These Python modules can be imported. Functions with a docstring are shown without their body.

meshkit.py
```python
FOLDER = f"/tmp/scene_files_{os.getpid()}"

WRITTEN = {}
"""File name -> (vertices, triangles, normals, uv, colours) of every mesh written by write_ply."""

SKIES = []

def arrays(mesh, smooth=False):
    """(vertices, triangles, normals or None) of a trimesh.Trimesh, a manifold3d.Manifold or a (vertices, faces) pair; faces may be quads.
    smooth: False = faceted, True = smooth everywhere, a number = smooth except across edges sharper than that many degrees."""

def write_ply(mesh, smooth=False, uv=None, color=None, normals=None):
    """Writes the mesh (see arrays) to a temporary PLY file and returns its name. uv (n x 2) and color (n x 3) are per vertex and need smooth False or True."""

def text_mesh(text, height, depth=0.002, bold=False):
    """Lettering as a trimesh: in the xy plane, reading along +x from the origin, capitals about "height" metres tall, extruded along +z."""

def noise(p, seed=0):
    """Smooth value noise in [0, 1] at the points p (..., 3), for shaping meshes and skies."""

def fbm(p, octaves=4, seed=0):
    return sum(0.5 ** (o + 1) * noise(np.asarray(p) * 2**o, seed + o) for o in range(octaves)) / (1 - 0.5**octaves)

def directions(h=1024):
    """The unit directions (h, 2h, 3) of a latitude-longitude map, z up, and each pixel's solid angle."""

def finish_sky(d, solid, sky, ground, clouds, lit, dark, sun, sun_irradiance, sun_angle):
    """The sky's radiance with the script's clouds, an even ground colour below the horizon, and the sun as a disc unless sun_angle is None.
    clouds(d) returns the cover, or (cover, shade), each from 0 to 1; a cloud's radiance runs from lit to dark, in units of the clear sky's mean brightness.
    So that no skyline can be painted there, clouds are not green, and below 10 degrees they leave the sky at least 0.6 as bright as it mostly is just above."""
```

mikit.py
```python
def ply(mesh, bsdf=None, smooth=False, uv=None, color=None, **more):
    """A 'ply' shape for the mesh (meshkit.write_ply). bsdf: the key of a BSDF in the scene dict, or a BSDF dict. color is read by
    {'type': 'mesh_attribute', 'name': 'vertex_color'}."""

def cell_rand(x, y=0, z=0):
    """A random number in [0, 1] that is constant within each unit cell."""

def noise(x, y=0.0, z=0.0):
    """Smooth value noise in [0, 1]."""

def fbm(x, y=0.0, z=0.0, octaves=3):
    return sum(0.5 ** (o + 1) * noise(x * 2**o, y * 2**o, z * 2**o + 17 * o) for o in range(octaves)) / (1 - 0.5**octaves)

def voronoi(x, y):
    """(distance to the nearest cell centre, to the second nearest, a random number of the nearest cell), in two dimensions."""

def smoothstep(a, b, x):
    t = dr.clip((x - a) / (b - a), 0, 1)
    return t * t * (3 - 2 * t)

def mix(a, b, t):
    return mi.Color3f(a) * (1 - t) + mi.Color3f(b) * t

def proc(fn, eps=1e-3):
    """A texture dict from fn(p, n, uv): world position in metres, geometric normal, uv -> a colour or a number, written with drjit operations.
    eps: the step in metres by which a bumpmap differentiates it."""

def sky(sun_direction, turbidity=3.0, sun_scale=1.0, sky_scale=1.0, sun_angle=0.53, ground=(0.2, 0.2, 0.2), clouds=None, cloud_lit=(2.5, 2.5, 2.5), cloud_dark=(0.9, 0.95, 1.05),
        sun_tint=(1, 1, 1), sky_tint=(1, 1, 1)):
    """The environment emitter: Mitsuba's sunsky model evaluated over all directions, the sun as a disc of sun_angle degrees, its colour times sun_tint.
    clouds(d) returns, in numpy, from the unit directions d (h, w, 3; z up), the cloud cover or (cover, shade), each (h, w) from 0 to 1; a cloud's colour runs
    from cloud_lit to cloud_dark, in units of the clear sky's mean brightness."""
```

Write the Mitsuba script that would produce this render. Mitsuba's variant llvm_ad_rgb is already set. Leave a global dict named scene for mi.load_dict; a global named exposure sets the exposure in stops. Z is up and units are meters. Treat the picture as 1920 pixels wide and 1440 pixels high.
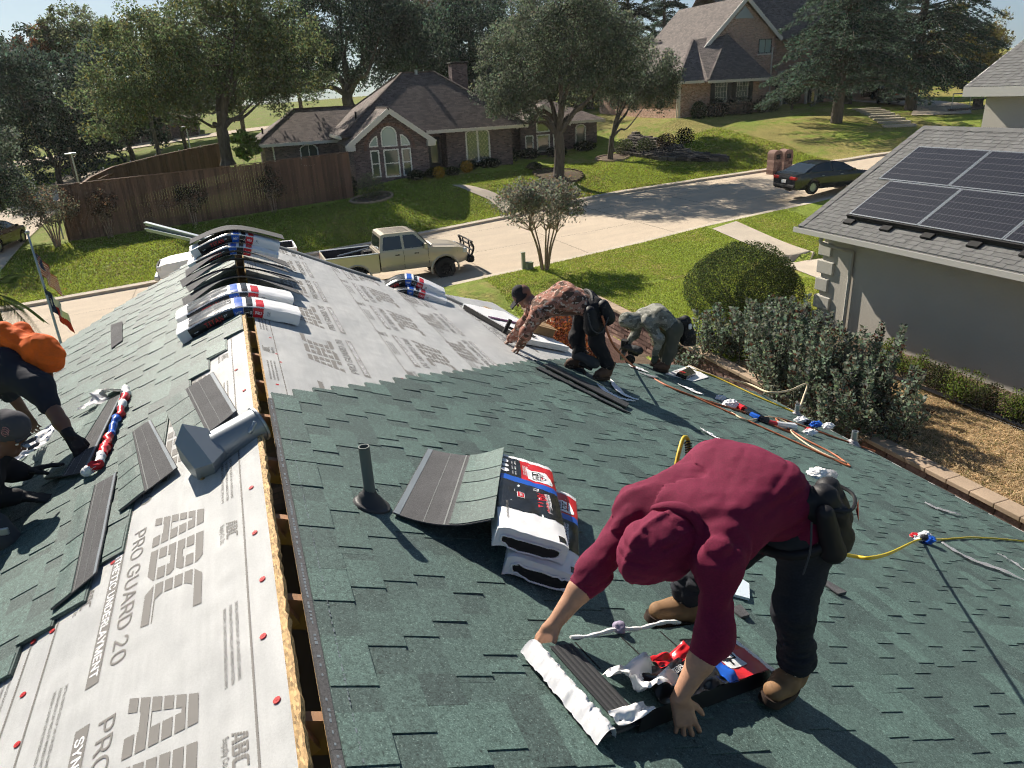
import math, numpy as np, trimesh, mitsuba as mi, drjit as dr, mikit, meshkit
import manifold3d as m3
from shapely.geometry import Polygon, Point, box as sbox
from shapely import affinity
from scipy.interpolate import RBFInterpolator
from scipy import sparse
from mikit import noise, fbm, voronoi, cell_rand, smoothstep, mix, proc
A = np.array
scene, labels = {}, {}
T = mi.ScalarTransform4f

# ---------------------------------------------------------------- camera, sky, exposure
EYE = A([0, 0, 7.0])
CAM_X, CAM_DOWN, CAM_FWD = A([0.9353, -0.3518, -0.0475]), A([-0.1722, -0.3315, -0.9277]), A([0.3110, 0.8754, -0.3702])
scene['camera'] = {'type': 'perspective', 'fov': 69.64, 'fov_axis': 'x', 'near_clip': 0.05, 'far_clip': 900.0,
                   'to_world': T().look_at(origin=EYE.tolist(), target=(EYE + CAM_FWD).tolist(), up=(-CAM_DOWN).tolist())}
SUN = A([-0.205, 0.765, 0.609])
scene['sky'] = mikit.sky(SUN.tolist(), turbidity=3.0, sun_scale=1.15, sky_scale=0.45, sun_tint=(0.90, 1.02, 1.26))
exposure = 2.6

# ---------------------------------------------------------------- helpers
def rng(seed): return np.random.default_rng(seed)
_count = {}
def numbered(name):
    n = _count.get(name, 0); _count[name] = n + 1
    return name if n == 0 else f'{name}_{n:03d}'
def thing(name, label, cat, group=None, kind=None):
    k = numbered(name); labels[k] = {'label': label, 'category': cat}
    if group: labels[k]['group'] = group
    if kind: labels[k]['kind'] = kind
    return k
def part(parent, name, mesh, mat, smooth=False, label=None, kind=None, uv=None, color=None):
    k = numbered(parent + '__' + name)
    scene[k] = mikit.ply(mesh, mat, smooth, uv, color)
    if label or kind:
        labels[k] = {}
        if label: labels[k]['label'] = label
        if kind: labels[k]['kind'] = kind
    return k
def single(name, mesh, mat, label, cat, group=None, kind=None, smooth=False, uv=None, color=None):
    k = thing(name, label, cat, group, kind); scene[k] = mikit.ply(mesh, mat, smooth, uv, color); return k
def struct(name, mesh, mat, smooth=False, uv=None, kind='structure', label=None):
    k = numbered(name); scene[k] = mikit.ply(mesh, mat, smooth, uv); labels[k] = {'kind': kind}
    if label: labels[k]['label'] = label
    return k
def cat(ms): return trimesh.util.concatenate([m for m in ms if m is not None])
def tm(v, f):
    f = np.asarray(f, int)
    if f.ndim == 2 and f.shape[1] == 4: f = np.vstack([f[:, [0, 1, 2]], f[:, [0, 2, 3]]])
    return trimesh.Trimesh(np.asarray(v, float), f, process=False)
BV = A([[x, y, z] for z in (0, 1) for y in (0, 1) for x in (0, 1)], float)
BF = A([[0, 2, 3, 1], [4, 5, 7, 6], [0, 1, 5, 4], [2, 6, 7, 3], [0, 4, 6, 2], [1, 3, 7, 5]])
def box(a, b):
    a, b = np.minimum(a, b), np.maximum(a, b); return tm(a + BV * (A(b) - a), BF)
def hexa(bottom, top):   # 4 + 4 corner points, both counter-clockwise from above
    v = np.vstack([bottom, top]); return tm(v, [[0, 3, 2, 1], [4, 5, 6, 7], [0, 1, 5, 4], [1, 2, 6, 5], [2, 3, 7, 6], [3, 0, 4, 7]])
def prism(poly, z0, z1):
    poly = poly if isinstance(poly, Polygon) else Polygon(poly)
    m = trimesh.creation.extrude_polygon(poly.buffer(0), z1 - z0, engine='earcut'); m.apply_translation([0, 0, z0]); return m
def frame(m, o, x, y, z):   # local axes to world
    M = np.eye(4); M[:3, 0], M[:3, 1], M[:3, 2], M[:3, 3] = x, y, z, o
    m = m.copy(); m.apply_transform(M); return m
def beam(a, b, w, h, up=(0, 0, 1)):   # rectangular bar from a to b
    a, b = A(a, float), A(b, float); d = b - a; L = np.linalg.norm(d); d /= L
    s = np.cross(d, up); s /= np.linalg.norm(s); u = np.cross(s, d)
    return frame(box([0, -w / 2, -h / 2], [L, w / 2, h / 2]), a, d, -s, u) if False else frame(box([0, -w / 2, -h / 2], [L, w / 2, h / 2]), a, d, np.cross(u, d), u)
def curve(pts, n):   # Catmull-Rom
    p = A(pts, float); p = np.vstack([2 * p[0] - p[1], p, 2 * p[-1] - p[-2]]); out = []
    m = len(p) - 3
    for t in np.linspace(0, m - 1e-9, n):
        i = int(t); f = t - i; a, b, c, d = p[i:i + 4]
        out.append(0.5 * (2 * b + (c - a) * f + (2 * a - 5 * b + 4 * c - d) * f * f + (3 * b - a - 3 * c + d) * f ** 3))
    return A(out)
def tube(p, r, sides=8, cap=True):
    p = A(p, float); r = np.broadcast_to(r, (len(p),)); t = np.gradient(p, axis=0); t /= np.linalg.norm(t, axis=1, keepdims=True) + 1e-12
    n = np.cross(t[0], [0, 0, 1.0] if abs(t[0, 2]) < .9 else [1.0, 0, 0]); n /= np.linalg.norm(n); N = []
    for k in t:
        n = n - k * (n @ k); n /= np.linalg.norm(n); N.append(n)
    N = A(N); B = np.cross(t, N); a = np.arange(sides) * 2 * np.pi / sides
    v = (p[:, None] + r[:, None, None] * (np.cos(a)[None, :, None] * N[:, None] + np.sin(a)[None, :, None] * B[:, None])).reshape(-1, 3)
    i, j = np.meshgrid(np.arange(len(p) - 1), np.arange(sides), indexing='ij'); j2 = (j + 1) % sides
    f = np.stack([i * sides + j, i * sides + j2, (i + 1) * sides + j2, (i + 1) * sides + j], -1).reshape(-1, 4)
    f = np.vstack([f[:, [0, 1, 2]], f[:, [0, 2, 3]]])
    if cap:
        v = np.vstack([v, p[:1], p[-1:]]); k = len(p) * sides; j = np.arange(sides); j2 = (j + 1) % sides; e = (len(p) - 1) * sides
        f = np.vstack([f, np.stack([j2, j, j * 0 + k], 1), np.stack([e + j, e + j2, j * 0 + k + 1], 1)])
    return tm(v, f)
def cyl(a, b, r, sides=16): return tube([a, (A(a) + A(b)) / 2, b], r, sides)
def grid_sheet(P, thick=None):   # P (n, m, 3) -> surface
    n, m = P.shape[:2]; i, j = np.meshgrid(np.arange(n - 1), np.arange(m - 1), indexing='ij')
    f = np.stack([i * m + j, (i + 1) * m + j, (i + 1) * m + j + 1, i * m + j + 1], -1).reshape(-1, 4)
    return tm(P.reshape(-1, 3), f)
def solid_sheet(P, Q):   # closed body between two grids of the same shape (P above)
    n, m = P.shape[:2]; a, b = grid_sheet(P), grid_sheet(Q); k = n * m
    f = [a.faces, b.faces[:, ::-1] + k]
    ring = [(i, 0) for i in range(n)] + [(n - 1, j) for j in range(1, m)] + [(i, m - 1) for i in range(n - 2, -1, -1)] + [(0, j) for j in range(m - 2, 0, -1)]
    r = A([i * m + j for i, j in ring]); r2 = np.roll(r, -1)
    f += [np.stack([r, r + k, r2 + k], 1), np.stack([r, r2 + k, r2], 1)]
    return tm(np.vstack([a.vertices, b.vertices]), np.vstack(f))
def surfnets(F, lo, h):   # naive surface nets of F < 0
    s = F < 0; nx, ny, nz = F.shape; V = np.zeros((nx - 1, ny - 1, nz - 1, 3)); cnt = np.zeros((nx - 1, ny - 1, nz - 1))
    for ax in range(3):
        o = [a for a in range(3) if a != ax]
        for d0 in (0, 1):
            for d1 in (0, 1):
                sl = [None] * 3; sl2 = [None] * 3
                for a, dd in zip(o, (d0, d1)): sl[a] = sl2[a] = slice(dd, F.shape[a] - 1 + dd)
                sl[ax], sl2[ax] = slice(0, F.shape[ax] - 1), slice(1, None)
                f0, f1 = F[tuple(sl)], F[tuple(sl2)]; x = (f0 < 0) != (f1 < 0); t = np.where(x, f0 / np.where(x, f0 - f1, 1), 0)
                cnt += x; V[..., ax] += t; V[..., o[0]] += x * d0; V[..., o[1]] += x * d1
    on = cnt > 0; idx = -np.ones(on.shape, int); idx[on] = np.arange(on.sum())
    g = np.stack(np.nonzero(on), -1); v = A(lo) + h * (g + V[on] / cnt[on][:, None]); faces = []
    for ax in range(3):
        o = [(ax + 1) % 3, (ax + 2) % 3]; sl = [slice(1, -1)] * 3; sl[ax] = slice(0, -1); sl2 = list(sl); sl2[ax] = slice(1, None)
        a, b = s[tuple(sl)], s[tuple(sl2)]; e = np.stack(np.nonzero(a != b), -1)
        if not len(e): continue
        flip = a[tuple(e.T)]; e = e + 1; e[:, ax] -= 1; q = []
        for du, dv in ((1, 1), (0, 1), (0, 0), (1, 0)):
            c = e.copy(); c[:, o[0]] -= du; c[:, o[1]] -= dv; q.append(idx[tuple(c.T)])
        q = np.stack(q, 1); q[~flip] = q[~flip][:, ::-1]; faces.append(q)
    return tm(v, np.vstack(faces))
def rc(p, a, b, ra, rb):
    a, b = A(a, float), A(b, float); ba = b - a; t = np.clip(((p - a) @ ba) / max(ba @ ba, 1e-9), 0, 1)
    return np.linalg.norm(p - a - t[..., None] * ba, axis=-1) - (ra + t * (rb - ra))
def smin(a, b, k):
    hh = np.clip(0.5 + 0.5 * (b - a) / k, 0, 1); return b * (1 - hh) + a * hh - k * hh * (1 - hh)
def smoothed(m, n=3):
    e = m.edges_unique; k = len(m.vertices); W = sparse.coo_matrix((np.ones(2 * len(e)), (np.r_[e[:, 0], e[:, 1]], np.r_[e[:, 1], e[:, 0]])), (k, k)).tocsr(); dg = np.maximum(np.asarray(W.sum(1)), 1); v = np.array(m.vertices)
    for _ in range(n):
        for s in (.5, -.52): v = v + s * (W @ v / dg - v)
    return tm(v, m.faces)
def body(prims, h=0.012, k=0.03, disp=None, cuts=(), sub=None):
    """One continuous skin round tapered bones (a, b, ra, rb[, k]); disp(p) is added to the distance; cuts are (point, normal) half-spaces cut off."""
    P = np.vstack([np.vstack([A(q[0]) - q[2], A(q[0]) + q[2], A(q[1]) - q[3], A(q[1]) + q[3]]) for q in prims])
    lo, hi = P.min(0) - 3.5 * h, P.max(0) + 3.5 * h; n = np.ceil((hi - lo) / h).astype(int) + 1
    g = np.stack(np.meshgrid(*[lo[i] + h * np.arange(n[i]) for i in range(3)], indexing='ij'), -1); d = np.full(g.shape[:3], .12)
    for q in prims:
        kk = q[4] if len(q) > 4 else k; m = kk + .03; a, b = np.minimum(A(q[0]) - q[2], A(q[1]) - q[3]) - m, np.maximum(A(q[0]) + q[2], A(q[1]) + q[3]) + m
        i0, i1 = np.maximum(((a - lo) / h).astype(int), 0), np.minimum(((b - lo) / h).astype(int) + 2, n); s = tuple(slice(i, j) for i, j in zip(i0, i1)); d[s] = smin(d[s], rc(g[s], *q[:4]), kk)
    near = np.abs(d) < .06
    if disp is not None: d[near] += disp(g[near])
    for c, nn in cuts: d = np.maximum(d, (g - A(c)) @ (A(nn) / np.linalg.norm(nn)))
    if sub: d = sub(g, d)
    return smoothed(surfnets(d, lo, h))
def mnoise(p, s, seed=0): return meshkit.noise(A(p) * s, seed)
def mfbm(p, s, o=3, seed=0): return meshkit.fbm(A(p) * s, o, seed)
def hull(pts, r=None):
    return trimesh.Trimesh(*(lambda m: (m.vert_properties[:, :3], m.tri_verts))(m3.Manifold.hull_points(A(pts, float)).to_mesh()), process=False)
def rounded(a, b, r, seg=8):   # rounded box
    a, b = np.minimum(a, b), np.maximum(a, b); s = m3.Manifold.sphere(r, seg)
    m = m3.Manifold.batch_hull([s.translate([float(x), float(y), float(z)]) for x in (a[0] + r, b[0] - r) for y in (a[1] + r, b[1] - r) for z in (a[2] + r, b[2] - r)]).to_mesh()
    return trimesh.Trimesh(m.vert_properties[:, :3], m.tri_verts, process=False)

# ---------------------------------------------------------------- materials (each defined once)
def rgb(c): return {'type': 'rgb', 'value': list(map(float, c))}
def mat(name, color, rough=0.6, two=True, **more):
    d = {'type': 'principled', 'base_color': color if isinstance(color, dict) else rgb(color), 'roughness': rough, 'specular': 0.35, **more}
    scene[name] = {'type': 'twosided', 'bsdf': d} if two else d
def bumped(name, color, height, rough=0.8, scale=1.0, eps=2e-3, **more):
    scene[name] = {'type': 'twosided', 'bsdf': {'type': 'bumpmap', 'arbitrary': proc(height, eps), 'scale': scale,
                   'bsdf': {'type': 'principled', 'base_color': proc(color), 'roughness': rough, 'specular': 0.3, **more}}}
def C3(r, g, b): return mi.Color3f(r, g, b)

def shingle_col(p, n, uv):
    g = noise(p.x * 260, p.y * 260, p.z * 260); g2 = noise(p.x * 95 + 7, p.y * 95, p.z * 95); big = noise(p.x * 1.7, p.y * 1.7, p.z * 1.7)
    c = mix((0.031, 0.042, 0.042), (0.072, 0.118, 0.104), uv.x)
    k = 0.12 + 1.15 * g + 0.62 * g2 + 0.10 * big
    return c * k + mi.Color3f(0.10, 0.11, 0.10) * smoothstep(0.80, 0.95, g)
mat('mat_shingle', proc(shingle_col), 0.62)
def headlap_col(p, n, uv):
    g = noise(p.x * 260, p.y * 260, p.z * 260); big = noise(p.x * 9, p.y * 9, p.z * 9)
    return mi.Color3f(0.065, 0.065, 0.068) * (0.45 + 0.8 * g + 0.3 * big)
mat('mat_headlap', proc(headlap_col), 0.9)
def felt_col(p, n, uv):
    w = noise(p.x * 60, p.y * 5, p.z * 60); w2 = noise(p.x * 14, p.y * 14, p.z * 14); fine = noise(p.x * 300, p.y * 300, p.z * 300)
    return mi.Color3f(0.37, 0.375, 0.37) * (0.78 + 0.10 * w + 0.16 * w2 + 0.16 * fine)
def felt_h(p, n, uv): return noise(p.x * 14, p.y * 5, p.z * 14) * 0.006 + noise(p.x * 3, p.y * 2.2, p.z * 3) * 0.03
bumped('mat_underlayment', felt_col, felt_h, 0.6, eps=4e-3)
mat('mat_print', (0.155, 0.147, 0.137), 0.7)
def wood_col(p, n, uv):
    g = fbm(p.x * 9 + uv.y * 7, p.y * 9, p.z * 1.4, 3)
    return mi.Color3f(0.30, 0.17, 0.10) * (0.45 + 0.5 * uv.x + 0.5 * g)
mat('mat_fence', proc(lambda p, n, uv: mi.Color3f(0.118, 0.066, 0.045) * (0.4 + 0.75 * uv.x + 0.75 * fbm(p.x * 16, p.y * 16, p.z * 1.2, 3))), 0.85)
mat('mat_wood', proc(wood_col), 0.8)
def osb_col(p, n, uv):
    a, b, r = voronoi(p.y * 60 + p.z * 25, p.x * 130 + p.z * 170)
    return mi.Color3f(0.48, 0.31, 0.14) * (0.45 + 0.8 * r) * (0.75 + 0.5 * noise(p.x * 90, p.y * 90, p.z * 90))
mat('mat_osb', proc(osb_col), 0.8)
def brick(c1, c2, mortar, bw=0.21, bh=0.076, soft=0.012):
    def fn(p, n, uv):
        h = dr.select(dr.abs(n.x) > dr.abs(n.y), p.y, p.x); row = dr.floor(p.z / bh); x = h / bw + 0.5 * (row - 2 * dr.floor(row / 2)); col = dr.floor(x)
        fx, fz = (x - col) * bw, p.z - row * bh; r = cell_rand(col, row, 3); edge = dr.minimum(dr.minimum(fx, bw - fx), dr.minimum(fz, bh - fz))
        c = mix(c1, c2, r) * (0.62 + 0.5 * cell_rand(col, row, 9) + 0.25 * noise(p.x * 0.8, p.y * 0.8, p.z * 0.8))
        return mix(mortar, c, smoothstep(0.004, soft, edge))
    return proc(fn)
mat('mat_brick_brown', brick((0.075, 0.052, 0.055), (0.215, 0.155, 0.145), (0.14, 0.12, 0.115)), 0.9)
mat('mat_brick_pink', brick((0.30, 0.155, 0.115), (0.50, 0.325, 0.25), (0.46, 0.38, 0.32)), 0.9)
mat('mat_brick_piece', proc(lambda p, n, uv: mix((0.13, 0.07, 0.055), (0.34, 0.22, 0.18), uv.x) * (0.6 + 0.6 * noise(p.x * 60, p.y * 60, p.z * 60))), 0.9)
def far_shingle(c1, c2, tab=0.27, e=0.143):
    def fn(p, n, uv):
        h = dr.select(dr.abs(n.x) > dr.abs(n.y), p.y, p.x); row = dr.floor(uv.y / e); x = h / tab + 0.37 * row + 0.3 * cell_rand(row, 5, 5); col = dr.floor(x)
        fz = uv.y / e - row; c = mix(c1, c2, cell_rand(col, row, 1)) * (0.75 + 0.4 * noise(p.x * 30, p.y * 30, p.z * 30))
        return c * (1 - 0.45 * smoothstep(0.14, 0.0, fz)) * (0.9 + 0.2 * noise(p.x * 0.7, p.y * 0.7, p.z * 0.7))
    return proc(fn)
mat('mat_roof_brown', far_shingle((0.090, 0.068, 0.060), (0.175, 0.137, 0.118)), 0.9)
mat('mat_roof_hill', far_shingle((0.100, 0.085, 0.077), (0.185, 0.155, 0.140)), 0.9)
mat('mat_grey_shingle', proc(lambda p, n, uv: mi.Color3f(0.118, 0.118, 0.115) * (0.55 + 0.45 * uv.x + 0.35 * noise(p.x * 120, p.y * 120, p.z * 120) + 0.15 * noise(p.x * 8, p.y * 8, p.z * 8))), 0.9)
def lawn_col(p, n, uv):
    a = noise(p.x * 0.55, p.y * 0.55); b = fbm(p.x * 2.6, p.y * 2.6, 0, 3); f = noise(p.x * 22, p.y * 22); g = noise(p.x * 55, p.y * 31)
    dry = smoothstep(0.50, 0.85, 0.5 * a + 0.55 * b + uv.x)
    return mix((0.19, 0.245, 0.03), (0.25, 0.215, 0.06), dry) * (0.48 + 0.4 * b + 0.45 * f + 0.3 * g)
bumped('mat_lawn', lawn_col, lambda p, n, uv: noise(p.x * 26, p.y * 26) * 0.035 + noise(p.x * 9, p.y * 9) * 0.04, 0.9, eps=8e-3)
def concrete_col(p, n, uv):
    jx, jy = p.x / 4.6, (p.y - 27.4) / 4.75; fx, fy = dr.abs(jx - dr.round(jx)) * 4.6, dr.abs(jy - dr.round(jy)) * 4.75
    joint = smoothstep(0.035, 0.012, dr.minimum(fx, fy)); slab = cell_rand(dr.round(jx - 0.5), dr.round(jy - 0.5), 2)
    k = 0.80 + 0.20 * fbm(p.x * 0.9, p.y * 2.2, 0, 3) + 0.14 * noise(p.x * 30, p.y * 30) + 0.08 * slab
    return mix(mi.Color3f(0.42, 0.345, 0.255) * k, (0.13, 0.10, 0.075), joint * 0.75)
mat('mat_concrete', proc(concrete_col), 0.9)
mat('mat_kerb', proc(lambda p, n, uv: mi.Color3f(0.43, 0.37, 0.29) * (0.75 + 0.3 * fbm(p.x * 2, p.y * 2, p.z * 2, 2) + 0.15 * noise(p.x * 40, p.y * 40, p.z * 40))), 0.9)
mat('mat_soil', proc(lambda p, n, uv: mix((0.05, 0.033, 0.022), (0.16, 0.115, 0.075), fbm(p.x * 9, p.y * 9, p.z * 9, 3)) * (0.6 + 0.7 * noise(p.x * 60, p.y * 60, p.z * 60))), 0.95)
mat('mat_drylawn', proc(lambda p, n, uv: mix((0.36, 0.26, 0.14), (0.26, 0.23, 0.09), smoothstep(0.45, 0.75, fbm(p.x * 1.6, p.y * 1.6, 0, 3))) * (0.55 + 0.6 * noise(p.x * 30, p.y * 30))), 0.95)
mat('mat_bark', proc(lambda p, n, uv: mi.Color3f(0.105, 0.085, 0.07) * (0.4 + 1.1 * fbm(p.x * 14, p.y * 14, p.z * 3, 3))), 0.95)
mat('mat_bark_pale', proc(lambda p, n, uv: mi.Color3f(0.26, 0.19, 0.14) * (0.5 + 0.9 * fbm(p.x * 18, p.y * 18, p.z * 4, 3))), 0.9)
VC = {'type': 'mesh_attribute', 'name': 'vertex_color'}
scene['mat_leaf'] = {'type': 'principledthin', 'base_color': VC, 'roughness': 0.42, 'diff_trans': 1.0, 'spec_trans': 0.0, 'eta': 1.45}
scene['mat_leaf_gloss'] = {'type': 'principledthin', 'base_color': VC, 'roughness': 0.27, 'diff_trans': 1.1, 'spec_trans': 0.0, 'eta': 1.6}
scene['mat_leaf_dry'] = {'type': 'principledthin', 'base_color': VC, 'roughness': 0.8, 'diff_trans': 0.9, 'spec_trans': 0.0, 'eta': 1.3}
mat('mat_stucco', proc(lambda p, n, uv: mi.Color3f(0.40, 0.375, 0.325) * (0.90 + 0.12 * fbm(p.x * 1.4, p.y * 1.4, p.z * 1.4, 3) + 0.10 * noise(p.x * 70, p.y * 70, p.z * 70))), 0.9)
mat('mat_stucco_pale', (0.40, 0.385, 0.34), 0.85)
mat('mat_trim', (0.62, 0.58, 0.52), 0.6)
mat('mat_trim_grey', (0.45, 0.44, 0.41), 0.5)
mat('mat_white_frame', (0.74, 0.72, 0.68), 0.5)
mat('mat_shutter', (0.022, 0.026, 0.032), 0.5)
mat('mat_pane', (0.05, 0.075, 0.065), 0.06, specular=0.9)
mat('mat_pane_pale', (0.32, 0.40, 0.36), 0.12, specular=0.8)
mat('mat_dark', (0.012, 0.012, 0.013), 0.8)
mat('mat_metal_grey', (0.25, 0.28, 0.30), 0.42, metallic=0.5)
mat('mat_galv', (0.36, 0.39, 0.41), 0.35, metallic=0.7)
mat('mat_drip', (0.20, 0.21, 0.215), 0.4, metallic=0.4)
mat('mat_pvc', (0.10, 0.118, 0.11), 0.6)
mat('mat_rubber', (0.035, 0.036, 0.038), 0.55)
mat('mat_lead', (0.30, 0.29, 0.30), 0.5, metallic=0.3)
mat('mat_white_wrap', (0.72, 0.72, 0.72), 0.35)
mat('mat_black_wrap', (0.010, 0.010, 0.012), 0.25)
mat('mat_red_wrap', (0.52, 0.018, 0.025), 0.3)
mat('mat_blue_wrap', (0.012, 0.085, 0.42), 0.3)
mat('mat_red', (0.42, 0.02, 0.02), 0.45)
mat('mat_yellow_hose', (0.50, 0.36, 0.02), 0.45)
mat('mat_orange_hose', (0.40, 0.12, 0.05), 0.5)
mat('mat_pale_hose', (0.55, 0.45, 0.30), 0.5)
scene['mat_film'] = {'type': 'principledthin', 'base_color': rgb((0.75, 0.75, 0.77)), 'roughness': 0.25, 'diff_trans': 1.0, 'spec_trans': 0.45, 'eta': 1.35}

# ---------------------------------------------------------------- the ground
STX = A([-140, -60, -9, -4, 0, 7, 12, 16, 20, 26, 31, 36, 60, 120, 260.]); STZ = A([-7, -2.6, -.45, -.2, -.1, 0.03, .3, .52, .82, 1.25, 1.75, 2.3, 4.0, 6.5, 9.])
def zs(x): return np.interp(x, STX, STZ)
FKX = A([-140, -10, -4.2, 2.8, 8.8, 14.4, 18.6, 22, 26.6, 31.7, 34.4, 45, 70, 260.]); FKY = A([34.5, 35.4, 35.7, 37.2, 38.5, 39.3, 40.3, 40.4, 39.6, 37.8, 36.0, 33, 30, 28.])
def yfar(x): return np.interp(x, FKX, FKY)
def ynear(x): return np.interp(x, [-140, 6, 12, 20, 27, 34, 45, 70, 260], [26.4, 26.6, 27.2, 28.2, 28.4, 27.0, 23, 20, 18.])
CTRL = A([[-60, 60, -1.5], [-30, 50, -.4], [-30, 80, .4], [-9, 46, .55], [-9, 60, 1.0], [-10, 75, 1.6], [0, 46, 1.05], [7, 46, 1.5], [10, 47, 2.15], [16, 48, 2.3], [24, 53, 2.55], [14, 43.5, 1.6], [19.5, 45, 1.95],
          [26, 49.5, 2.25], [30, 52.5, 3.6], [33, 52, 4.35], [40, 52.5, 4.4], [40.8, 43.8, 4.0], [47, 50, 4.5], [41.6, 39.5, 3.5], [35, 45, 3.6], [34, 40.5, 2.9], [51, 46.5, 4.1], [60, 47, 4.2], [60, 60, 4.6],
          [26, 44, 1.75], [30, 44.5, 2.5], [22, 58, 3.2], [12, 60, 2.9], [12, 80, 4.0], [0, 80, 3.4], [40, 70, 5.0], [40, 100, 6.0], [90, 60, 6.5], [100, 100, 8.0], [0, 120, 4.5], [-60, 120, 1.5], [160, 100, 10], [-120, 80, -4], [0, 220, 6.0], [150, 220, 11], [-150, 220, -2]])
_rbf = RBFInterpolator(CTRL[:, :2], CTRL[:, 2], kernel='linear', smoothing=0.02)
def ground(x, y):
    x, y = np.broadcast_arrays(A(x, float), A(y, float)); s = zs(x); yf, yn = yfar(x), ynear(x)
    z = s + 0.0
    far = y > yf; P = np.stack([x, y], -1)
    if far.any():
        r = _rbf(P[far]); d = (y - yf)[far]; t = np.clip((d - .4) / 4.5, 0, 1); t = t * t * (3 - 2 * t)
        z = z.copy(); z[far] = (s[far] + 0.14) * (1 - t) + r * t
    near = y < yn; d = yn - y
    lawn = s + 0.14 + (0.32 - s - .14) * np.clip(d / 9, 0, 1) * (x > -2)
    low = -0.55 + (lawn + .55) * np.clip((y - 21.5) / 3.5, 0, 1)
    q = np.where(x < 11.0, low, lawn); q = np.where(x > 11.0, np.where(y < 22.6, np.minimum(lawn, .36), lawn), q)
    return np.where(near, q, z)
def gz(x, y): return float(ground(A([x]), A([y]))[0])

def lawn_mesh(x0, x1, y0, y1, step, keep):
    xs, ys = np.arange(x0, x1 + step / 2, step), np.arange(y0, y1 + step / 2, step); X, Y = np.meshgrid(xs, ys, indexing='ij')
    m = grid_sheet(np.stack([X, Y, ground(X, Y)], -1)); c = m.vertices[m.faces].mean(1)
    m.update_faces(keep(c[:, 0], c[:, 1])); m.remove_unreferenced_vertices(); return m
def const_uv(m, u=0.0, v=0.0): return np.tile([u, v], (len(m.vertices), 1)).astype(float)
def strip(xs, ya, yb, za, zb): return grid_sheet(np.stack([np.stack([xs, ya, za], -1), np.stack([xs, yb, zb], -1)], 1))
XS = np.concatenate([np.arange(-140, -20, 6.), np.arange(-20, 60, .5), np.arange(60, 200, 6.)])
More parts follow.
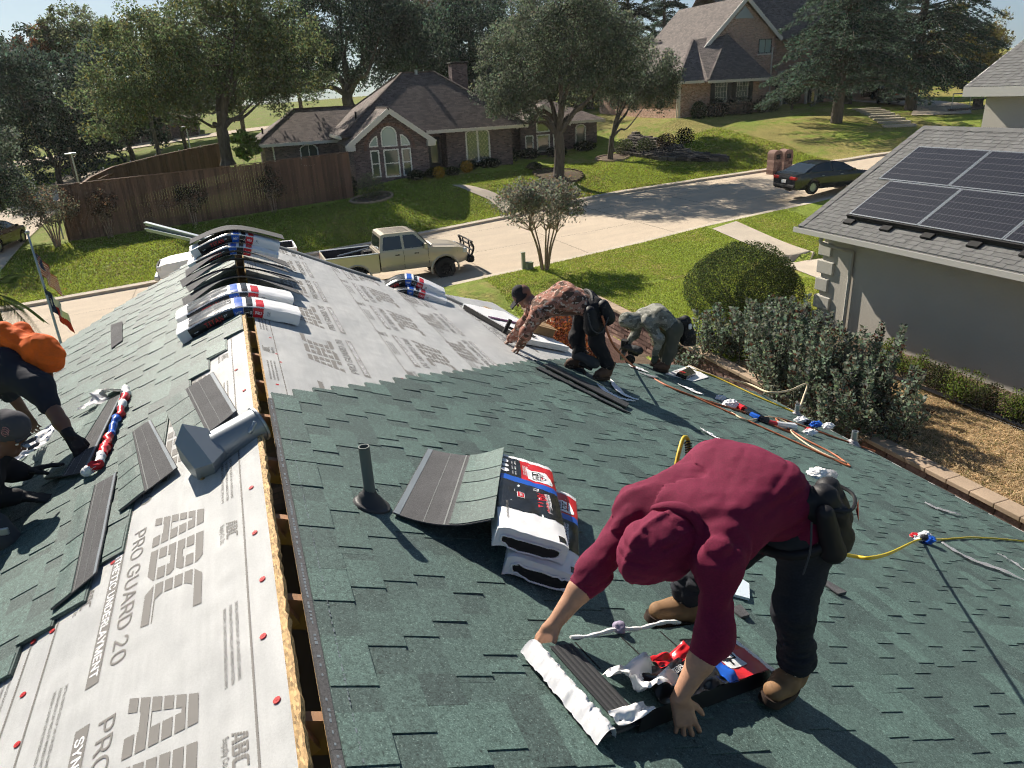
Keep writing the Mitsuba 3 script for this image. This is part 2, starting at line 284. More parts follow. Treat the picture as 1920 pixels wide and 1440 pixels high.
# far side lawns: fine near, coarse beyond; the sheet joins the kerb line vertex by vertex
def band(xs, yfun, offs, extra=0.0):
    P = [np.stack([xs, yfun(xs) + o, ground(xs, yfun(xs) + o + 1e-3 * np.sign(o)) if o else zs(xs) + .14], -1) for o in offs]
    return grid_sheet(np.stack(P, 1))
fl = band(XS, yfar, np.concatenate([[0.01], np.linspace(.3, 40, 90), [45, 52, 60, 75, 95, 130, 180, 300, 500.]]))
u = np.where(fl.vertices[:, 0] > 29, 0.17, 0.0) + 0.05
struct('lawn', fl, 'mat_lawn', True, uv=np.stack([u, u * 0], 1))
nx_ = np.concatenate([np.arange(-140, -20, 6.), np.arange(-20, 10.6, .6), [10.9, 11.02, 11.3], np.arange(11.6, 60, .5), np.arange(60, 200, 6.)])
no = -np.concatenate([[0.01], np.linspace(.25, 14, 50), [16, 20, 26, 34, 45, 70, 120.]])
Pn = np.stack([np.stack([nx_, ynear(nx_) + o, ground(nx_, ynear(nx_) + o)], -1) for o in no], 1)[:, ::-1]
nl = grid_sheet(Pn); c = nl.vertices[nl.faces].mean(1); nl.update_faces(~((c[:, 0] > 11.0) & (c[:, 0] < 15.3) & (c[:, 1] < 14.2)))
struct('lawn', nl, 'mat_lawn', True, uv=const_uv(nl, 0.0))
# street and kerbs
st = strip(XS, ynear(XS) + .15, yfar(XS) - .15, zs(XS), zs(XS)); struct('street', st, 'mat_concrete', True)
def kerb(yf, side):   # a kerb stone 0.3 wide, 0.14 high, run along the street edge
    y = yf(XS); z = zs(XS); a, b = y - side * .0, y - side * .42
    return cat([strip(XS, *(sorted([0, 1]) and ((b, a) if side > 0 else (a, b))), *((z + .12, z + .14) if side > 0 else (z + .14, z + .12))),
                strip(XS, *((b, b) if side > 0 else (b, b)), *((z - .1, z + .12) if side > 0 else (z + .12, z - .1)))])
struct('kerb', kerb(yfar, 1), 'mat_kerb'); struct('kerb', kerb(ynear, -1), 'mat_kerb')
# driveway / walk of the neighbour and the path to the house opposite
PATHS = []
def path_sheet(pts_l, pts_r, lift, n=60):
    a, b = curve(pts_l, n), curve(pts_r, n); P = np.stack([a * (1 - t) + b * t for t in np.linspace(0, 1, 6)], 1)
    P[..., 2] = ground(P[..., 0], P[..., 1]) + lift; m = (a + b) / 2; PATHS.append(np.column_stack([m[:, 0], m[:, 1], np.linalg.norm((a - b)[:, :2], axis=1) / 2])); return grid_sheet(P)
def flat2(l): return [[p[0], p[1], 0] for p in l]
struct('garden_path', path_sheet(flat2([[19.534,27.582,0.84], [19.16,23.311,0.558], [18.666,19.963,0.333]]), flat2([[21.06,27.956,0.982], [20.691,23.932,0.613], [20.887,21.751,0.347]]), .03), 'mat_kerb', True)
struct('garden_path', path_sheet(flat2([[12.609,44.705,1.74], [13.281,43.213,1.48], [14.119,41.827,0.933], [14.232,39.91,0.546]]), flat2([[13.407,44.417,1.73], [14.213,43.474,1.528], [15.066,42.116,1.06], [15.394,40.383,0.615]]), .03), 'mat_kerb', True)
struct('side_street', path_sheet(flat2([[-10.5, 36.5], [-11.2, 50], [-11, 64], [-9, 80]]), flat2([[-15, 36.5], [-15.5, 50], [-15.5, 64], [-14, 80]]), .05), 'mat_concrete', True)
struct('hill_driveway', path_sheet(flat2([[46.5, 42.5], [52, 48], [54.5, 56], [55, 64]]), flat2([[50.5, 41], [57, 47], [60, 56], [61, 64]]), .05), 'mat_concrete', True)
struct('far_road', path_sheet(flat2([[-30, 93], [2, 95], [16, 92], [30, 90]]), flat2([[-30, 99], [2, 101], [16, 98], [30, 96]]), .08), 'mat_concrete', True)
# the strip between the two houses: dry grass, black edging, mulch bed
def yard(x0, x1, y0, y1, lift, n=40):
    X, Y = np.meshgrid(np.linspace(x0, x1, n), np.linspace(y0, y1, n), indexing='ij'); Z = ground(X, Y) + lift
    Z += 0.05 * (mfbm(np.stack([X, Y, X * 0], -1), 1.2, 2) - .5); return grid_sheet(np.stack([X, Y, Z], -1))
struct('dry_lawn', yard(11.05, 13.75, 2, 14.6, .0), 'mat_drylawn', True, uv=None)
struct('mulch_bed', yard(13.7, 15.3, 2, 16.6, .03), 'mat_soil', True)
struct('bare_ground', yard(6.6, 10.9, 2, 22, .01), 'mat_soil', True)
ed = curve([[13.78, 2, .42], [13.7, 8, .42], [13.62, 11, .42], [13.5, 14.6, .4]], 30)
single('lawn_edging', cat([tube(ed, .05, 6)]), 'mat_black_wrap', 'black lawn edging strip between the dry grass and the mulch bed', 'edging', smooth=40)

# ---------------------------------------------------------------- the roof being shingled (u down the slope, v away along the ridge, h off the plane)
TH = math.atan(5 / 12); CT, ST = math.cos(TH), math.sin(TH); RX, RZ = -0.107, 5.38
def RP(u, v, h=0.0, side=1):
    u, v, h = np.broadcast_arrays(A(u, float), A(v, float), A(h, float))
    return np.stack([RX + side * (u * CT + h * ST), v, RZ - u * ST + h * CT], -1)
def onroof(m, side=1):   # a mesh in (u, v, h) -> world
    v = RP(m.vertices[:, 0], m.vertices[:, 1], m.vertices[:, 2], side); return tm(v, m.faces if side > 0 else m.faces[:, ::-1])
def RF(side=1): return RP(0, 0, 0, side), A([side * CT, 0, -ST]), A([0, 1.0, 0]), A([side * ST, 0, CT])
house = thing('house', 'house with a green shingle roof being laid over white underlayment, open slot along its ridge', 'house')
EXPO = 0.143
RAKE_R = A([[0, 10.95], [2, 10.35], [3.0, 10.62], [4.15, 11.2], [4.38, 9.2], [4.55, 8.5], [4.9, 8.35], [7.25, 9.84], [8.36, 8.95]])
def rake_r(u): return np.interp(u, RAKE_R[:, 0], RAKE_R[:, 1])
def rake_l(u): return np.interp(u, [0, .82, 1.52, 2.16, 5], [10.8, 10.2, 9.88, 9.56, 8.3])
def zig_r(u): return np.interp(u, [0, .2, .46, .69, 1.08, 1.49, 1.95, 3.23, 4.6, 5.2], [4.42, 4.45, 4.7, 4.88, 5.22, 5.66, 6.04, 7.25, 8.35, 99])
def zig_l(u): return np.interp(u, [0, .03, .2, .45, .66, .8, 1.01, 1.23, 1.6], [6.5, 6.3, 5.75, 5.35, 5.0, 3.5, 3.12, 3.05, 2.2])
# sheathing and structure
for side, rk in ((1, RAKE_R), (-1, [[0, 10.8], [.82, 10.2], [1.52, 9.88], [2.16, 9.56], [5, 8.3]])):
    poly = Polygon([(0.12 if side > 0 else -.012, -4)] + [(max(a, .12 if side > 0 else -.012), b) for a, b in rk] + [(8.36 if side > 0 else 5, -4)]).buffer(0)
    part(house, 'roof_deck', onroof(prism(poly, -.052, -.036), side), 'mat_osb')
gd = rng(11)
for k, v in enumerate(np.arange(0.55, 6.6, .61)):   # rafters in the ridge slot
    for s in (-1, 1):
        dv = .0 if s < 0 else .035
        part(house, 'rafter', onroof(hexa([[-.0, v + dv - .02, -.18], [.5, v + dv - .02, -.18], [.5, v + dv + .02, -.18], [0, v + dv + .02, -.18]], [[.0, v + dv - .02, -.054], [.5, v + dv - .02, -.054], [.5, v + dv + .02, -.054], [.0, v + dv + .02, -.054]]), s), 'mat_wood', uv=np.tile([gd.uniform(.5, 1), gd.uniform(0, 1)], (8, 1)))
part(house, 'ridge_board', box([RX - .02, -3, RZ - .50], [RX + .012, 10.5, RZ - .28]), 'mat_wood', uv=np.tile([.3, .2], (8, 1)))
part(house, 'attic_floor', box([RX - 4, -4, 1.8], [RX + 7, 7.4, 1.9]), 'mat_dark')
# raw edge of the OSB at the left lip of the slot, ragged
g = rng(5); vv = np.arange(-1, 6.45, .03); jj = g.normal(0, .003, len(vv))
P = np.stack([RP(-.030 + jj, vv, -.020, -1), RP(-.004 + jj * 0, vv, -.016, -1)], 1); Q = np.stack([RP(-.026 + jj, vv, -.052, -1), RP(-.004, vv, -.052, -1)], 1)
part(house, 'sheathing_edge', solid_sheet(P[:, ::-1], Q[:, ::-1]), 'mat_osb')

# underlayment: sheets with soft wrinkles; the print is laid on the same wrinkles
def wrinkle(u, v, side):
    p = np.stack([u, v, u * 0 + side * 3.3], -1)
    return 0.006 * (mfbm(p * [3, 1.3, 1], 1.6, 3, 4) - .45) + 0.010 * np.clip(mnoise(p * [6, .9, 1], 1.0, 8) - .62, 0, 1)
def felt(u0, u1, v0f, v1f, side, lift):
    us = np.linspace(u0, u1, max(6, int((u1 - u0) / .035))); n = 150; P = []
    for u_ in us:
        a, b = v0f(u_), v1f(u_); v = np.linspace(a, b, n); P.append(RP(np.full(n, u_), v, -.024 + lift + wrinkle(np.full(n, u_), v, side), side))
    P = A(P); return grid_sheet(P if side > 0 else P[:, ::-1])
sheetL = [part(house, 'underlayment_sheet', felt(a, b, lambda u: -1.5, lambda u: zig_l(u) + .12, -1, l), 'mat_underlayment', True) for a, b, l in ((-.006, 1.07, .004), (1.05, 1.5, .0))]
sheetR = [part(house, 'underlayment_sheet', felt(a, b, lambda u: zig_r(min(u, 4.55)) - .12, rake_r, 1, l), 'mat_underlayment', True) for a, b, l in ((.118, 1.24, .008), (1.16, 2.14, .005), (2.06, 3.1, .002), (3.02, 5.3, .0))]
def stripes(poly, pitch=.04, gap=.006):   # cut a letter into the slices of the wordmark
    x0, y0, x1, y1 = poly.bounds; out = []
    for y in np.arange(y0, y1, pitch): out.append(poly.intersection(sbox(x0 - 1, y + gap / 2, x1 + 1, y + pitch - gap / 2)))
    return out
def ring_arc(cx, cy, ro, ri, a0, a1):
    a = np.radians(np.linspace(a0, a1, 20)); return Polygon(np.vstack([np.stack([cx + ro[0] * np.cos(a), cy + ro[1] * np.sin(a)], 1), np.stack([cx + ri[0] * np.cos(a[::-1]), cy + ri[1] * np.sin(a[::-1])], 1)]))
def wordmark(W, H):   # the three sliced letters A B C, reading along +x, W long, H tall, leaning
    h = 1.0; lw = .17
    a = Polygon([(0, 0), (.20, 0), (.25, .2), (.50, .2), (.53, 0), (.78, 0), (.66, h), (.30, h)]).difference(Polygon([(.30, .36), (.5, .36), (.46, .76), (.40, .76)]))
    b = Polygon([(.88, 0), (1.42, 0), (1.58, .12), (1.58, .42), (1.48, .51), (1.56, .6), (1.56, .88), (1.42, h), (.88, h)]).difference(sbox(1.12, .17, 1.33, .40)).difference(sbox(1.12, .62, 1.31, .84))
    c = Polygon([(1.86, 0), (2.44, 0), (2.44, .2), (2.0, .2), (1.92, .3), (1.92, .72), (2.0, .82), (2.44, .82), (2.44, h), (1.86, h), (1.68, .84), (1.68, .16)])
    g = []
    for L in (a, b, c):
        for s in stripes(L, 1 / 6, .034):
            for q in getattr(s, 'geoms', [s]):
                if q.area > 1e-4: g.append(affinity.scale(affinity.skew(q, xs=14, origin=(0, 0)), W / 2.6, H, origin=(0, 0)))
    return g
def tiled(q, step=.07):   # flat print as small triangles, so that it follows the wrinkles
    x0, y0, x1, y1 = q.bounds; V, F, k = [], [], 0
    for x in np.arange(x0, x1, step):
        for y in np.arange(y0, y1, step):
            c = q.intersection(sbox(x, y, x + step, y + step))
            for h in getattr(c, 'geoms', [c]):
                if h.geom_type == 'Polygon' and h.area > 1e-8:
                    v, f = trimesh.creation.triangulate_polygon(h, engine='earcut'); V.append(np.column_stack([v, np.zeros(len(v))])); F.append(f + k); k += len(v)
    return tm(np.vstack(V), np.vstack(F))
def lay(parent_sheet, polys, u0, v0, side, read, up, lift=.0022, name='print', extra=0.0):
    """read: +1 reads away from the camera along the ridge, -1 towards it; up: -1 letter tops point to the ridge, +1 to the eave."""
    ms = []
    for q in polys:
        ms.append(q if isinstance(q, trimesh.Trimesh) else tiled(q))
    m = cat(ms); x, y, z = m.vertices.T; uu, vv = u0 + up * y, v0 + read * x
    P = RP(uu, vv, -.024 + lift + extra + z + wrinkle(uu, vv, side), side); n = tm(P, m.faces)
    if n.face_normals[:, 2].sum() < 0: n = tm(P, m.faces[:, ::-1])
    return n
_TX = {}
def txt(s, h, w=None, bold=False):   # capitals h tall, w long
    if (s, bold) not in _TX: _TX[s, bold] = meshkit.text_mesh(s, 1.0, .01, bold)
    m = _TX[s, bold].copy(); m.vertices *= [h, h, .04]
    if w: m.vertices[:, 0] *= w / m.vertices[:, 0].max()
    return m
def bar_text(s, L, H):   # light words left out of a dark bar
    t = txt(s, H * .62, L * .92, True); t.vertices[:, 0] += L * .04; t.vertices[:, 1] += H * .2; return sbox(0, 0, L, H), t
PRINTS = []
def roll_print(side, sheet, extra, ua, vstart, read, n, pitch=1.24, W=1.06, H=.27, flip=False):
    """one row of the roll's print: wordmark, PRO GUARD 20, the dark bar; ua = u of the wordmark's foot, the rest lies beyond its foot"""
    up = 1 if flip else -1; dn = -up; dark, light = [], []
    for k in range(n):
        v = vstart + read * pitch * k
        if not (-1.6 < v < 11): continue
        e = .9 if read < 0 else -.9
        dark.append(lay(sheet, wordmark(W * .86, H), ua, v, side, read, up, extra=extra))
        dark.append(lay(sheet, [txt('PRO GUARD 20', .062, W * .92)], ua + dn * .105, v + read * .02, side, read, up, extra=extra))
        b, t = bar_text('SYNTHETIC UNDERLAYMENT', W * .98, .052); dark.append(lay(sheet, [b], ua + dn * .195, v, side, read, up, extra=extra)); light.append(lay(sheet, [t], ua + dn * .195, v, side, read, up, lift=.0032, extra=extra))
    return dark, light
def small_print(side, sheet, extra, u0, vs, read, up):
    dark = []
    for k, v in enumerate(vs):
        if k % 2 == 0:
            dark.append(lay(sheet, wordmark(.15, .055), u0, v, side, read, up, extra=extra)); dark.append(lay(sheet, [txt('Supply Co. Inc.', .020, .16)], u0 - up * .028, v, side, read, up, extra=extra))
        else:
            for j, s in enumerate(('INSTALL PRINTED SIDE UP  LAP 4 IN SIDES 6 IN ENDS', 'FASTEN WITH CAP NAILS AT MARKED PATTERN', 'VERSION 2  DO NOT LEAVE EXPOSED OVER 60 DAYS')):
                dark.append(lay(sheet, [txt(s, .011, .42)], u0 - up * (.024 * j - .03), v, side, read, up, extra=extra))
    return dark
def keep(m, fn, side):   # drop the print that would lie past the sheet or under the shingles
    c = m.vertices[m.faces].mean(1); u = side * (c[:, 0] - RX) / CT; m = m.copy(); m.update_faces(fn(u, c[:, 1])); return m if len(m.faces) else None
okL = lambda u, v: (v < np.minimum(6.55, rake_l(u))) & (v > -1.4)
okR = lambda u, v: (v < rake_r(u) - .03) & (v > zig_r(u) - .4)
d1, l1 = roll_print(-1, sheetL[0], .004, .565, 3.53, -1, 5); d2, l2 = roll_print(-1, sheetL[0], .004, .565, 3.53 + 1.24, -1, 1); d2b, l2b = roll_print(-1, sheetL[0], .004, .565, 3.53 + 2.48, -1, 1)
sm = small_print(-1, sheetL[0], .004, .19, [2.46 + .62 * k for k in range(-5, 7)], -1, -1) + small_print(-1, sheetL[0], .004, .885, [2.60 + .62 * k for k in range(-5, 5)], -1, -1)
lines = lambda side, sheet, e, us, v0, v1, wd=.008: [lay(sheet, [sbox(0, -wd / 2, v1 - v0, wd / 2)], u_, v0, side, 1, 1, extra=e) for u_ in us]
sm += lines(-1, sheetL[0], .004, (.107, .985), -1.3, 6.5)
ds = [keep(m, okL, -1) for m in d1 + d2 + d2b + sm]; part(sheetL[0], 'print', cat(ds), 'mat_print', kind='stuff'); part(sheetL[0], 'lettering', cat([keep(m, okL, -1) for m in l1 + l2 + l2b]), 'mat_white_wrap', kind='stuff')
sm2 = small_print(-1, sheetL[1], .0, 1.16, [1.9 + .62 * k for k in range(-4, 5)], 1, 1) + lines(-1, sheetL[1], 0, (1.10,), -1.3, 5)
part(sheetL[1], 'print', cat([keep(m, okL, -1) for m in sm2]), 'mat_print', kind='stuff')
for i, (ua, v0, flip, sx) in enumerate(((.745, 5.33, False, .10), (1.66, 6.98, True, 1.29), (2.37, 6.62, False, 2.14), (3.35, 8.9, True, 3.14))):
    read = -1 if flip else 1; e = (.008, .005, .002, 0)[i]
    dd, ll = roll_print(1, sheetR[i], e, ua, v0 + (3 * 1.24 if flip else -1.24), read, 7, W=1.02, H=.27, flip=flip)
    dd += small_print(1, sheetR[i], e, sx + .09, [4.2 + .62 * k + .2 * i for k in range(12)], 1, -1) + lines(1, sheetR[i], e, (sx + (.14 if i == 0 else .03),), 4, 11, .007)
    dd = [keep(m, okR, 1) for m in dd]; ll = [keep(m, okR, 1) for m in ll]
    if any(m is not None for m in dd): part(sheetR[i], 'print', cat(dd), 'mat_print', kind='stuff')
    if any(m is not None for m in ll): part(sheetR[i], 'lettering', cat(ll), 'mat_white_wrap', kind='stuff')
def cap_nail(u, v, side):
    m = cat([cyl([0, 0, 0], [0, 0, .004], .0125, 12), cyl([0, 0, .004], [0, 0, .0055], .004, 6)]); m.apply_translation([u, v, float(-.019 + wrinkle(A([u]), A([v]), side)[0])]); return onroof(m, side)
for px in ([0.062,2.175], [0.037,1.852], [0.045,2.499], [0.059,2.857], [0.056,3.266], [0.763,3.34], [1.003,3.054], [1.049,2.709], [1.002,2.424], [1.091,3.062], [0.042,4.578], [0.085,5.052]): part(house, 'cap_nail', cap_nail(px[0], px[1], -1), 'mat_red')
for px in ([0.217,5.862], [0.237,5.448], [0.25,5.261], [0.22,4.522], [0.189,4.737], [1.232,5.51]): part(house, 'cap_nail', cap_nail(px[0], px[1], 1), 'mat_red')

# shingles: every one a piece of its own (base sheet with raised random tabs)
def shingle_mesh(u1, va, vb, g, side, lift=0.0, e=EXPO, headlap=.016):
    """u1: the butt; spans va..vb; raised tabs of random width on a thinner base."""
    V, F, UV = [], [], []
    def slab(a, b, ua, ub, h0, h1, tone):
        k = len(V) * 8; V.append(A([[ua, a, h0 - .014], [ub, a, h1 - .012], [ub, b, h1 - .012], [ua, b, h0 - .014], [ua, a, h0], [ub, a, h1], [ub, b, h1], [ua, b, h0]]))
        F.append(A([[0, 3, 2], [0, 2, 1], [4, 5, 6], [4, 6, 7], [0, 1, 5], [0, 5, 4], [1, 2, 6], [1, 6, 5], [2, 3, 7], [2, 7, 6], [3, 0, 4], [3, 4, 7]]) + k); UV.append(np.tile([tone, 0], (8, 1)))
    slab(va + .0008, vb - .0008, u1 - e - headlap, u1 - .001, -.0062 + lift, -.0010 + lift, g.uniform(.38, .66))
    v = va + g.uniform(-.06, .06)
    while v < vb - .05:
        w = g.uniform(.15, .33); a, b = max(v, va + .001), min(v + w, vb - .001)
        if b - a > .03: slab(a, b, u1 - e - headlap * .5, u1 + g.uniform(0, .003), -.0020 + lift, .0036 + lift + (g.uniform(.001, .004) if g.random() < .2 else 0), (g.uniform(.6, 1) if g.random() < .8 else g.uniform(.3, .6)))
        v += w + g.uniform(.08, .22)
    m = tm(np.vstack(V), np.vstack(F)); return onroof(m, side), np.vstack(UV)
g = rng(21); pieces = []
for side, U0, n in ((1, .10, 58), (-1, .012, 30)):
    for k in range(n):
        u1 = U0 + EXPO * (k + 1) + (.05 if side > 0 else 0)
        if side > 0: v0, v1 = -1.2, min(zig_r(u1), rake_r(u1) - .02)
        else: v0, v1 = max(zig_l(u1), -1.0), rake_l(u1) - .02
        if u1 > (8.36 if side > 0 else 4.3): continue
        s = v1 if side > 0 else v0; off = g.choice([0, .25, .5, .75]) if False else 0
        edges = [s]
        while (edges[-1] > v0 if side > 0 else edges[-1] < v1): edges.append(edges[-1] - 1.0 if side > 0 else edges[-1] + 1.0)
        edges = sorted(np.clip(edges, v0, v1)); 
        for a, b in zip(edges[:-1], edges[1:]):
            if b - a < .04: continue
            c = RP(u1, (a + b) / 2, 0, side); q = c - EYE; dep = q @ CAM_FWD
            if dep < .6 and dep > -9: 
                if dep < -.5: continue
            px = q @ CAM_X / max(dep, .2), q @ CAM_DOWN / max(dep, .2); vis = dep > .5 and abs(px[0]) < .95 and abs(px[1]) < .8
            pieces.append((0 if vis else 1, max(dep, .5), side, u1, a, b))
vis = sorted([p for p in pieces if p[0] == 0], key=lambda p: p[1]); rest = [p for p in pieces if p[0] == 1]; ms, us = [], []
for i, p in enumerate(vis + rest):
    m, uv = shingle_mesh(*p[3:], g, p[2])
    if i < 298 and p[0] == 0: part(house, 'shingle', m, 'mat_shingle', uv=uv)
    else: ms.append(m); us.append(uv)
part(house, 'shingle_courses', cat(ms), 'mat_shingle', uv=np.vstack(us), kind='stuff')
# starter row at the right lip of the slot: cut shingles show their grey headlap, blue sealant line, chalk lines
for a, b in zip(np.arange(-1.2, 4.4, .94), np.arange(-.26, 5, .94)):
    b = min(b, 4.42)
    part(house, 'starter_strip', onroof(hexa([[.108, a, -.02], [.137, a, -.02], [.137, b - .002, -.02], [.108, b - .002, -.02]], [[.108, a, -.004], [.137, a, -.002], [.137, b - .002, -.002], [.108, b - .002, -.004]]), 1), 'mat_headlap')
g = rng(3); dash = []
for v in np.arange(-.5, 4.4, .022):
    for u_, w_ in ((.122, .006), (.190, .003)):
        if g.random() < .7: dash.append(onroof(box([u_ - w_ * g.uniform(.3, 1), v, (-.0028 if u_ < .15 else .0)], [u_ + w_ * g.uniform(.3, 1), v + g.uniform(.008, .02), (-.0018 if u_ < .15 else .0012)]), 1))
part(house, 'sealant_line', cat(dash), mat('mat_sealant', (0.13, 0.155, 0.175), .6) or 'mat_sealant', kind='stuff')
# eave trim, drip edge, walls
part(house, 'gutter', onroof(hexa([[8.33, -3, -.10], [8.42, -3, -.10], [8.42, 8.9, -.10], [8.33, 8.9, -.10]], [[8.33, -3, -.016], [8.42, -3, -.016], [8.42, 8.9, -.016], [8.33, 8.9, -.016]]), 1), 'mat_trim_grey')
def drip(pts, w=.10): 
    ms = []
    for (a, b) in zip(pts[:-1], pts[1:]): ms.append(onroof(hexa([[a[0], a[1] - w * .6, -.02], [b[0], b[1] - w * .6, -.02], [b[0], b[1] + w * .4, -.02], [a[0], a[1] + w * .4, -.02]], [[a[0], a[1] - w * .6, .012], [b[0], b[1] - w * .6, .012], [b[0], b[1] + w * .4, .012], [a[0], a[1] + w * .4, .012]]), 1))
    return cat(ms)
part(house, 'drip_edge', drip([[0.335,10.836], [0.907,10.679], [1.476,10.419], [2.004,10.248]]), 'mat_drip', label='grey metal drip edge along the far rake')
part(house, 'drip_edge', drip([[2.864,10.479], [3.063,10.278], [3.252,10.009]]), 'mat_drip')
wallp = [[RX - 3.6, -3], [RX + 7.3, -3], [RX + 7.3, 8.0], [RX + 6.2, 8.6], [RX + 4.3, 7.6], [RX + 3.6, 7.8], [RX + 3.5, 9.8], [RX - 3.6, 8.2]]
part(house, 'wall', prism(wallp, -.6, 2.05), 'mat_brick_brown')
gab = [[RX - 3.4, 8.3, 2.0], [RX + 3.5, 9.9, 2.0], [RX + 3.5, 10.3, 3.7], [RX + 1.9, 10.1, 4.3], [RX, 10.4, RZ - .2], [RX - 2.0, 9.4, 4.35]]
gv = A(gab); part(house, 'gable', tm(np.vstack([gv, gv - [0, .15, 0]]), [[0, 1, 2], [0, 2, 3], [0, 3, 4], [0, 4, 5], [6, 8, 7], [6, 9, 8], [6, 10, 9], [6, 11, 10]]), 'mat_brick_brown')

# ---------------------------------------------------------------- houses: helpers
def roof_part(parent, name, pts, matname, th=.10, z0=None):
    """one roof face: a coplanar polygon (counter-clockwise from above) with thickness; uv.y runs up the slope"""
    p = A(pts, float); n = np.cross(p[1] - p[0], p[2] - p[0]); n /= np.linalg.norm(n)
    if n[2] < 0: p = p[::-1]; n = -n
    s = max(math.sqrt(max(1 - n[2] ** 2, 0)), 1e-3); k = len(p); q = p - [0, 0, th]; zz = p[:, 2].min() if z0 is None else z0
    f = [[0, i, i + 1] for i in range(1, k - 1)] + [[k, k + i + 1, k + i] for i in range(1, k - 1)]
    for i in range(k): j = (i + 1) % k; f += [[i, i + k, j + k], [i, j + k, j]]
    uv = np.stack([np.zeros(2 * k), np.concatenate([(p[:, 2] - zz) / s + .02] * 2)], 1)
    return part(parent, name, tm(np.vstack([p, q]), f), matname, uv=uv)
def facing(poly, y, t=.18):   # polygon in (x, z) -> wall facing -y, its face at y
    return cat([frame(prism(g, 0, t), [0, y + t, 0], [1, 0, 0], [0, 0, 1], [0, -1, 0]) for g in getattr(poly, 'geoms', [poly])])
def facing_x(poly, x, t=.18):   # polygon in (y, z) -> wall facing -x
    return cat([frame(prism(g, 0, t), [x + t, 0, 0], [0, 1, 0], [0, 0, 1], [1, 0, 0] if False else [1, 0, 0]) for g in getattr(poly, 'geoms', [poly])]) if False else cat([tm(m.vertices[:, [2, 0, 1]] + [x, 0, 0], m.faces) for m in [prism(g, 0, t) for g in getattr(poly, 'geoms', [poly])]])
def arch(x0, x1, z0, z1, rise):   # rectangle with a round head
    a = np.linspace(0, np.pi, 17); return Polygon([(x0, z0), (x1, z0)] + [((x0 + x1) / 2 + (x1 - x0) / 2 * math.cos(t), z1 - rise + rise * math.sin(t)) for t in a])
def window(parent, poly, y, fw=.07, frame_mat='mat_white_frame', pane='mat_pane', bars=(), proud=.03, recess=.06):
    ring = poly.difference(poly.buffer(-fw, join_style=2)); k = part(parent, 'window', facing(ring, y - proud, .09), frame_mat)
    part(k, 'pane', facing(poly.buffer(-fw + .005, join_style=2), y + recess - .04, .02), pane)
    for b in bars: part(k, 'muntin', facing(b.intersection(poly), y - proud + .012 + .02, .03), frame_mat)
    return k
def grid_bars(x0, x1, z0, z1, nx, nz, w=.025):
    return [sbox(x0 + (x1 - x0) * i / nx - w / 2, z0, x0 + (x1 - x0) * i / nx + w / 2, z1) for i in range(1, nx)] + [sbox(x0, z0 + (z1 - z0) * i / nz - w / 2, x1, z0 + (z1 - z0) * i / nz + w / 2) for i in range(1, nz)]
def fascia(parent, a, b, h=.2, matname='mat_trim', w=.05): return part(parent, 'fascia', beam(A(a) - [0, 0, h / 2 + .005], A(b) - [0, 0, h / 2 + .005], w, h), matname)
def cap(parent, pts, matname, w=.16, uvv=0.0):   # ridge or hip cap
    ms = [beam(a, b, w, .06) for a, b in zip(pts[:-1], pts[1:])]; m = cat(ms); return part(parent, 'ridge_cap', m, matname, uv=np.tile([0, .08], (len(m.vertices), 1)))

# ---------------------------------------------------------------- brown brick house across the street
H = thing('brick_house', 'brown brick house across the street with arched windows in its front gable', 'house')
GB, GR = 'mat_brick_brown', 'mat_roof_brown'
yw, yg = 49.1, 47.4
# front gable wing
top = Polygon([(7.35, 1.7), (12.05, 1.7), (12.05, 4.35), (9.68, 6.12), (7.35, 4.35)])
ARCHES = [arch(9.12, 10.12, 4.12, 5.33, .5), Polygon([(8.33, 4.16), (8.90, 4.16), (8.90, 4.82), (8.72, 4.76), (8.52, 4.58), (8.38, 4.36)]), Polygon([(10.32, 4.12), (10.92, 4.12), (10.87, 4.34), (10.72, 4.6), (10.5, 4.78), (10.32, 4.84)])]
LOWS = [sbox(8.36, 2.35, 8.92, 3.98), sbox(9.18, 2.3, 10.16, 3.98), sbox(10.32, 2.32, 10.92, 3.98)]
hol = top
for w_ in ARCHES + LOWS: hol = hol.difference(w_)
part(H, 'wall', facing(hol, yg), GB)
part(H, 'wall', box([7.35, yg + .18, 1.7], [7.53, 54, 4.35]), GB); part(H, 'wall', box([11.87, yg + .18, 1.7], [12.05, 49.1, 4.35]), GB)
for w_ in ARCHES: window(H, w_, yg, .07, pane='mat_pane_pale')
for w_ in LOWS:
    x0, z0, x1, z1 = w_.bounds; window(H, w_, yg, .08, bars=[sbox(x0, (z0 + z1) / 2 - .03, x1, (z0 + z1) / 2 + .03)])
ps = []
for i in range(34):   # soldier-course arch over the windows
    a = math.pi * (i + .5) / 34; ps.append(Polygon([(9.62 + (r) * math.cos(a + d) * 1.0, 3.95 + r * .98 * math.sin(a + d)) for r, d in ((1.42, -.035), (1.62, -.035), (1.62, .035), (1.42, .035))]))
for q in ps: part(H, 'arch_brick', facing(q, yg - .025, .05), 'mat_brick_piece', uv=None if False else np.tile([.1 + .5 * ((len(labels) * 7 + int(q.centroid.x * 100)) % 10) / 10, 0], (len(facing(q, yg - .025, .05).vertices), 1)))
ze, zr = 4.42, 6.38
P_ = lambda x, y, z: [x, y, z]
roof_part(H, 'roof', [P_(6.95, 46.95, ze - .05), P_(9.68, 46.95, zr), P_(9.68, 51.2, zr), P_(6.95, 51.2, ze - .05)], GR)
roof_part(H, 'roof', [P_(9.68, 46.95, zr), P_(12.42, 46.95, ze - .05), P_(12.42, 49.5, ze - .05), P_(9.68, 51.2, zr)], GR)
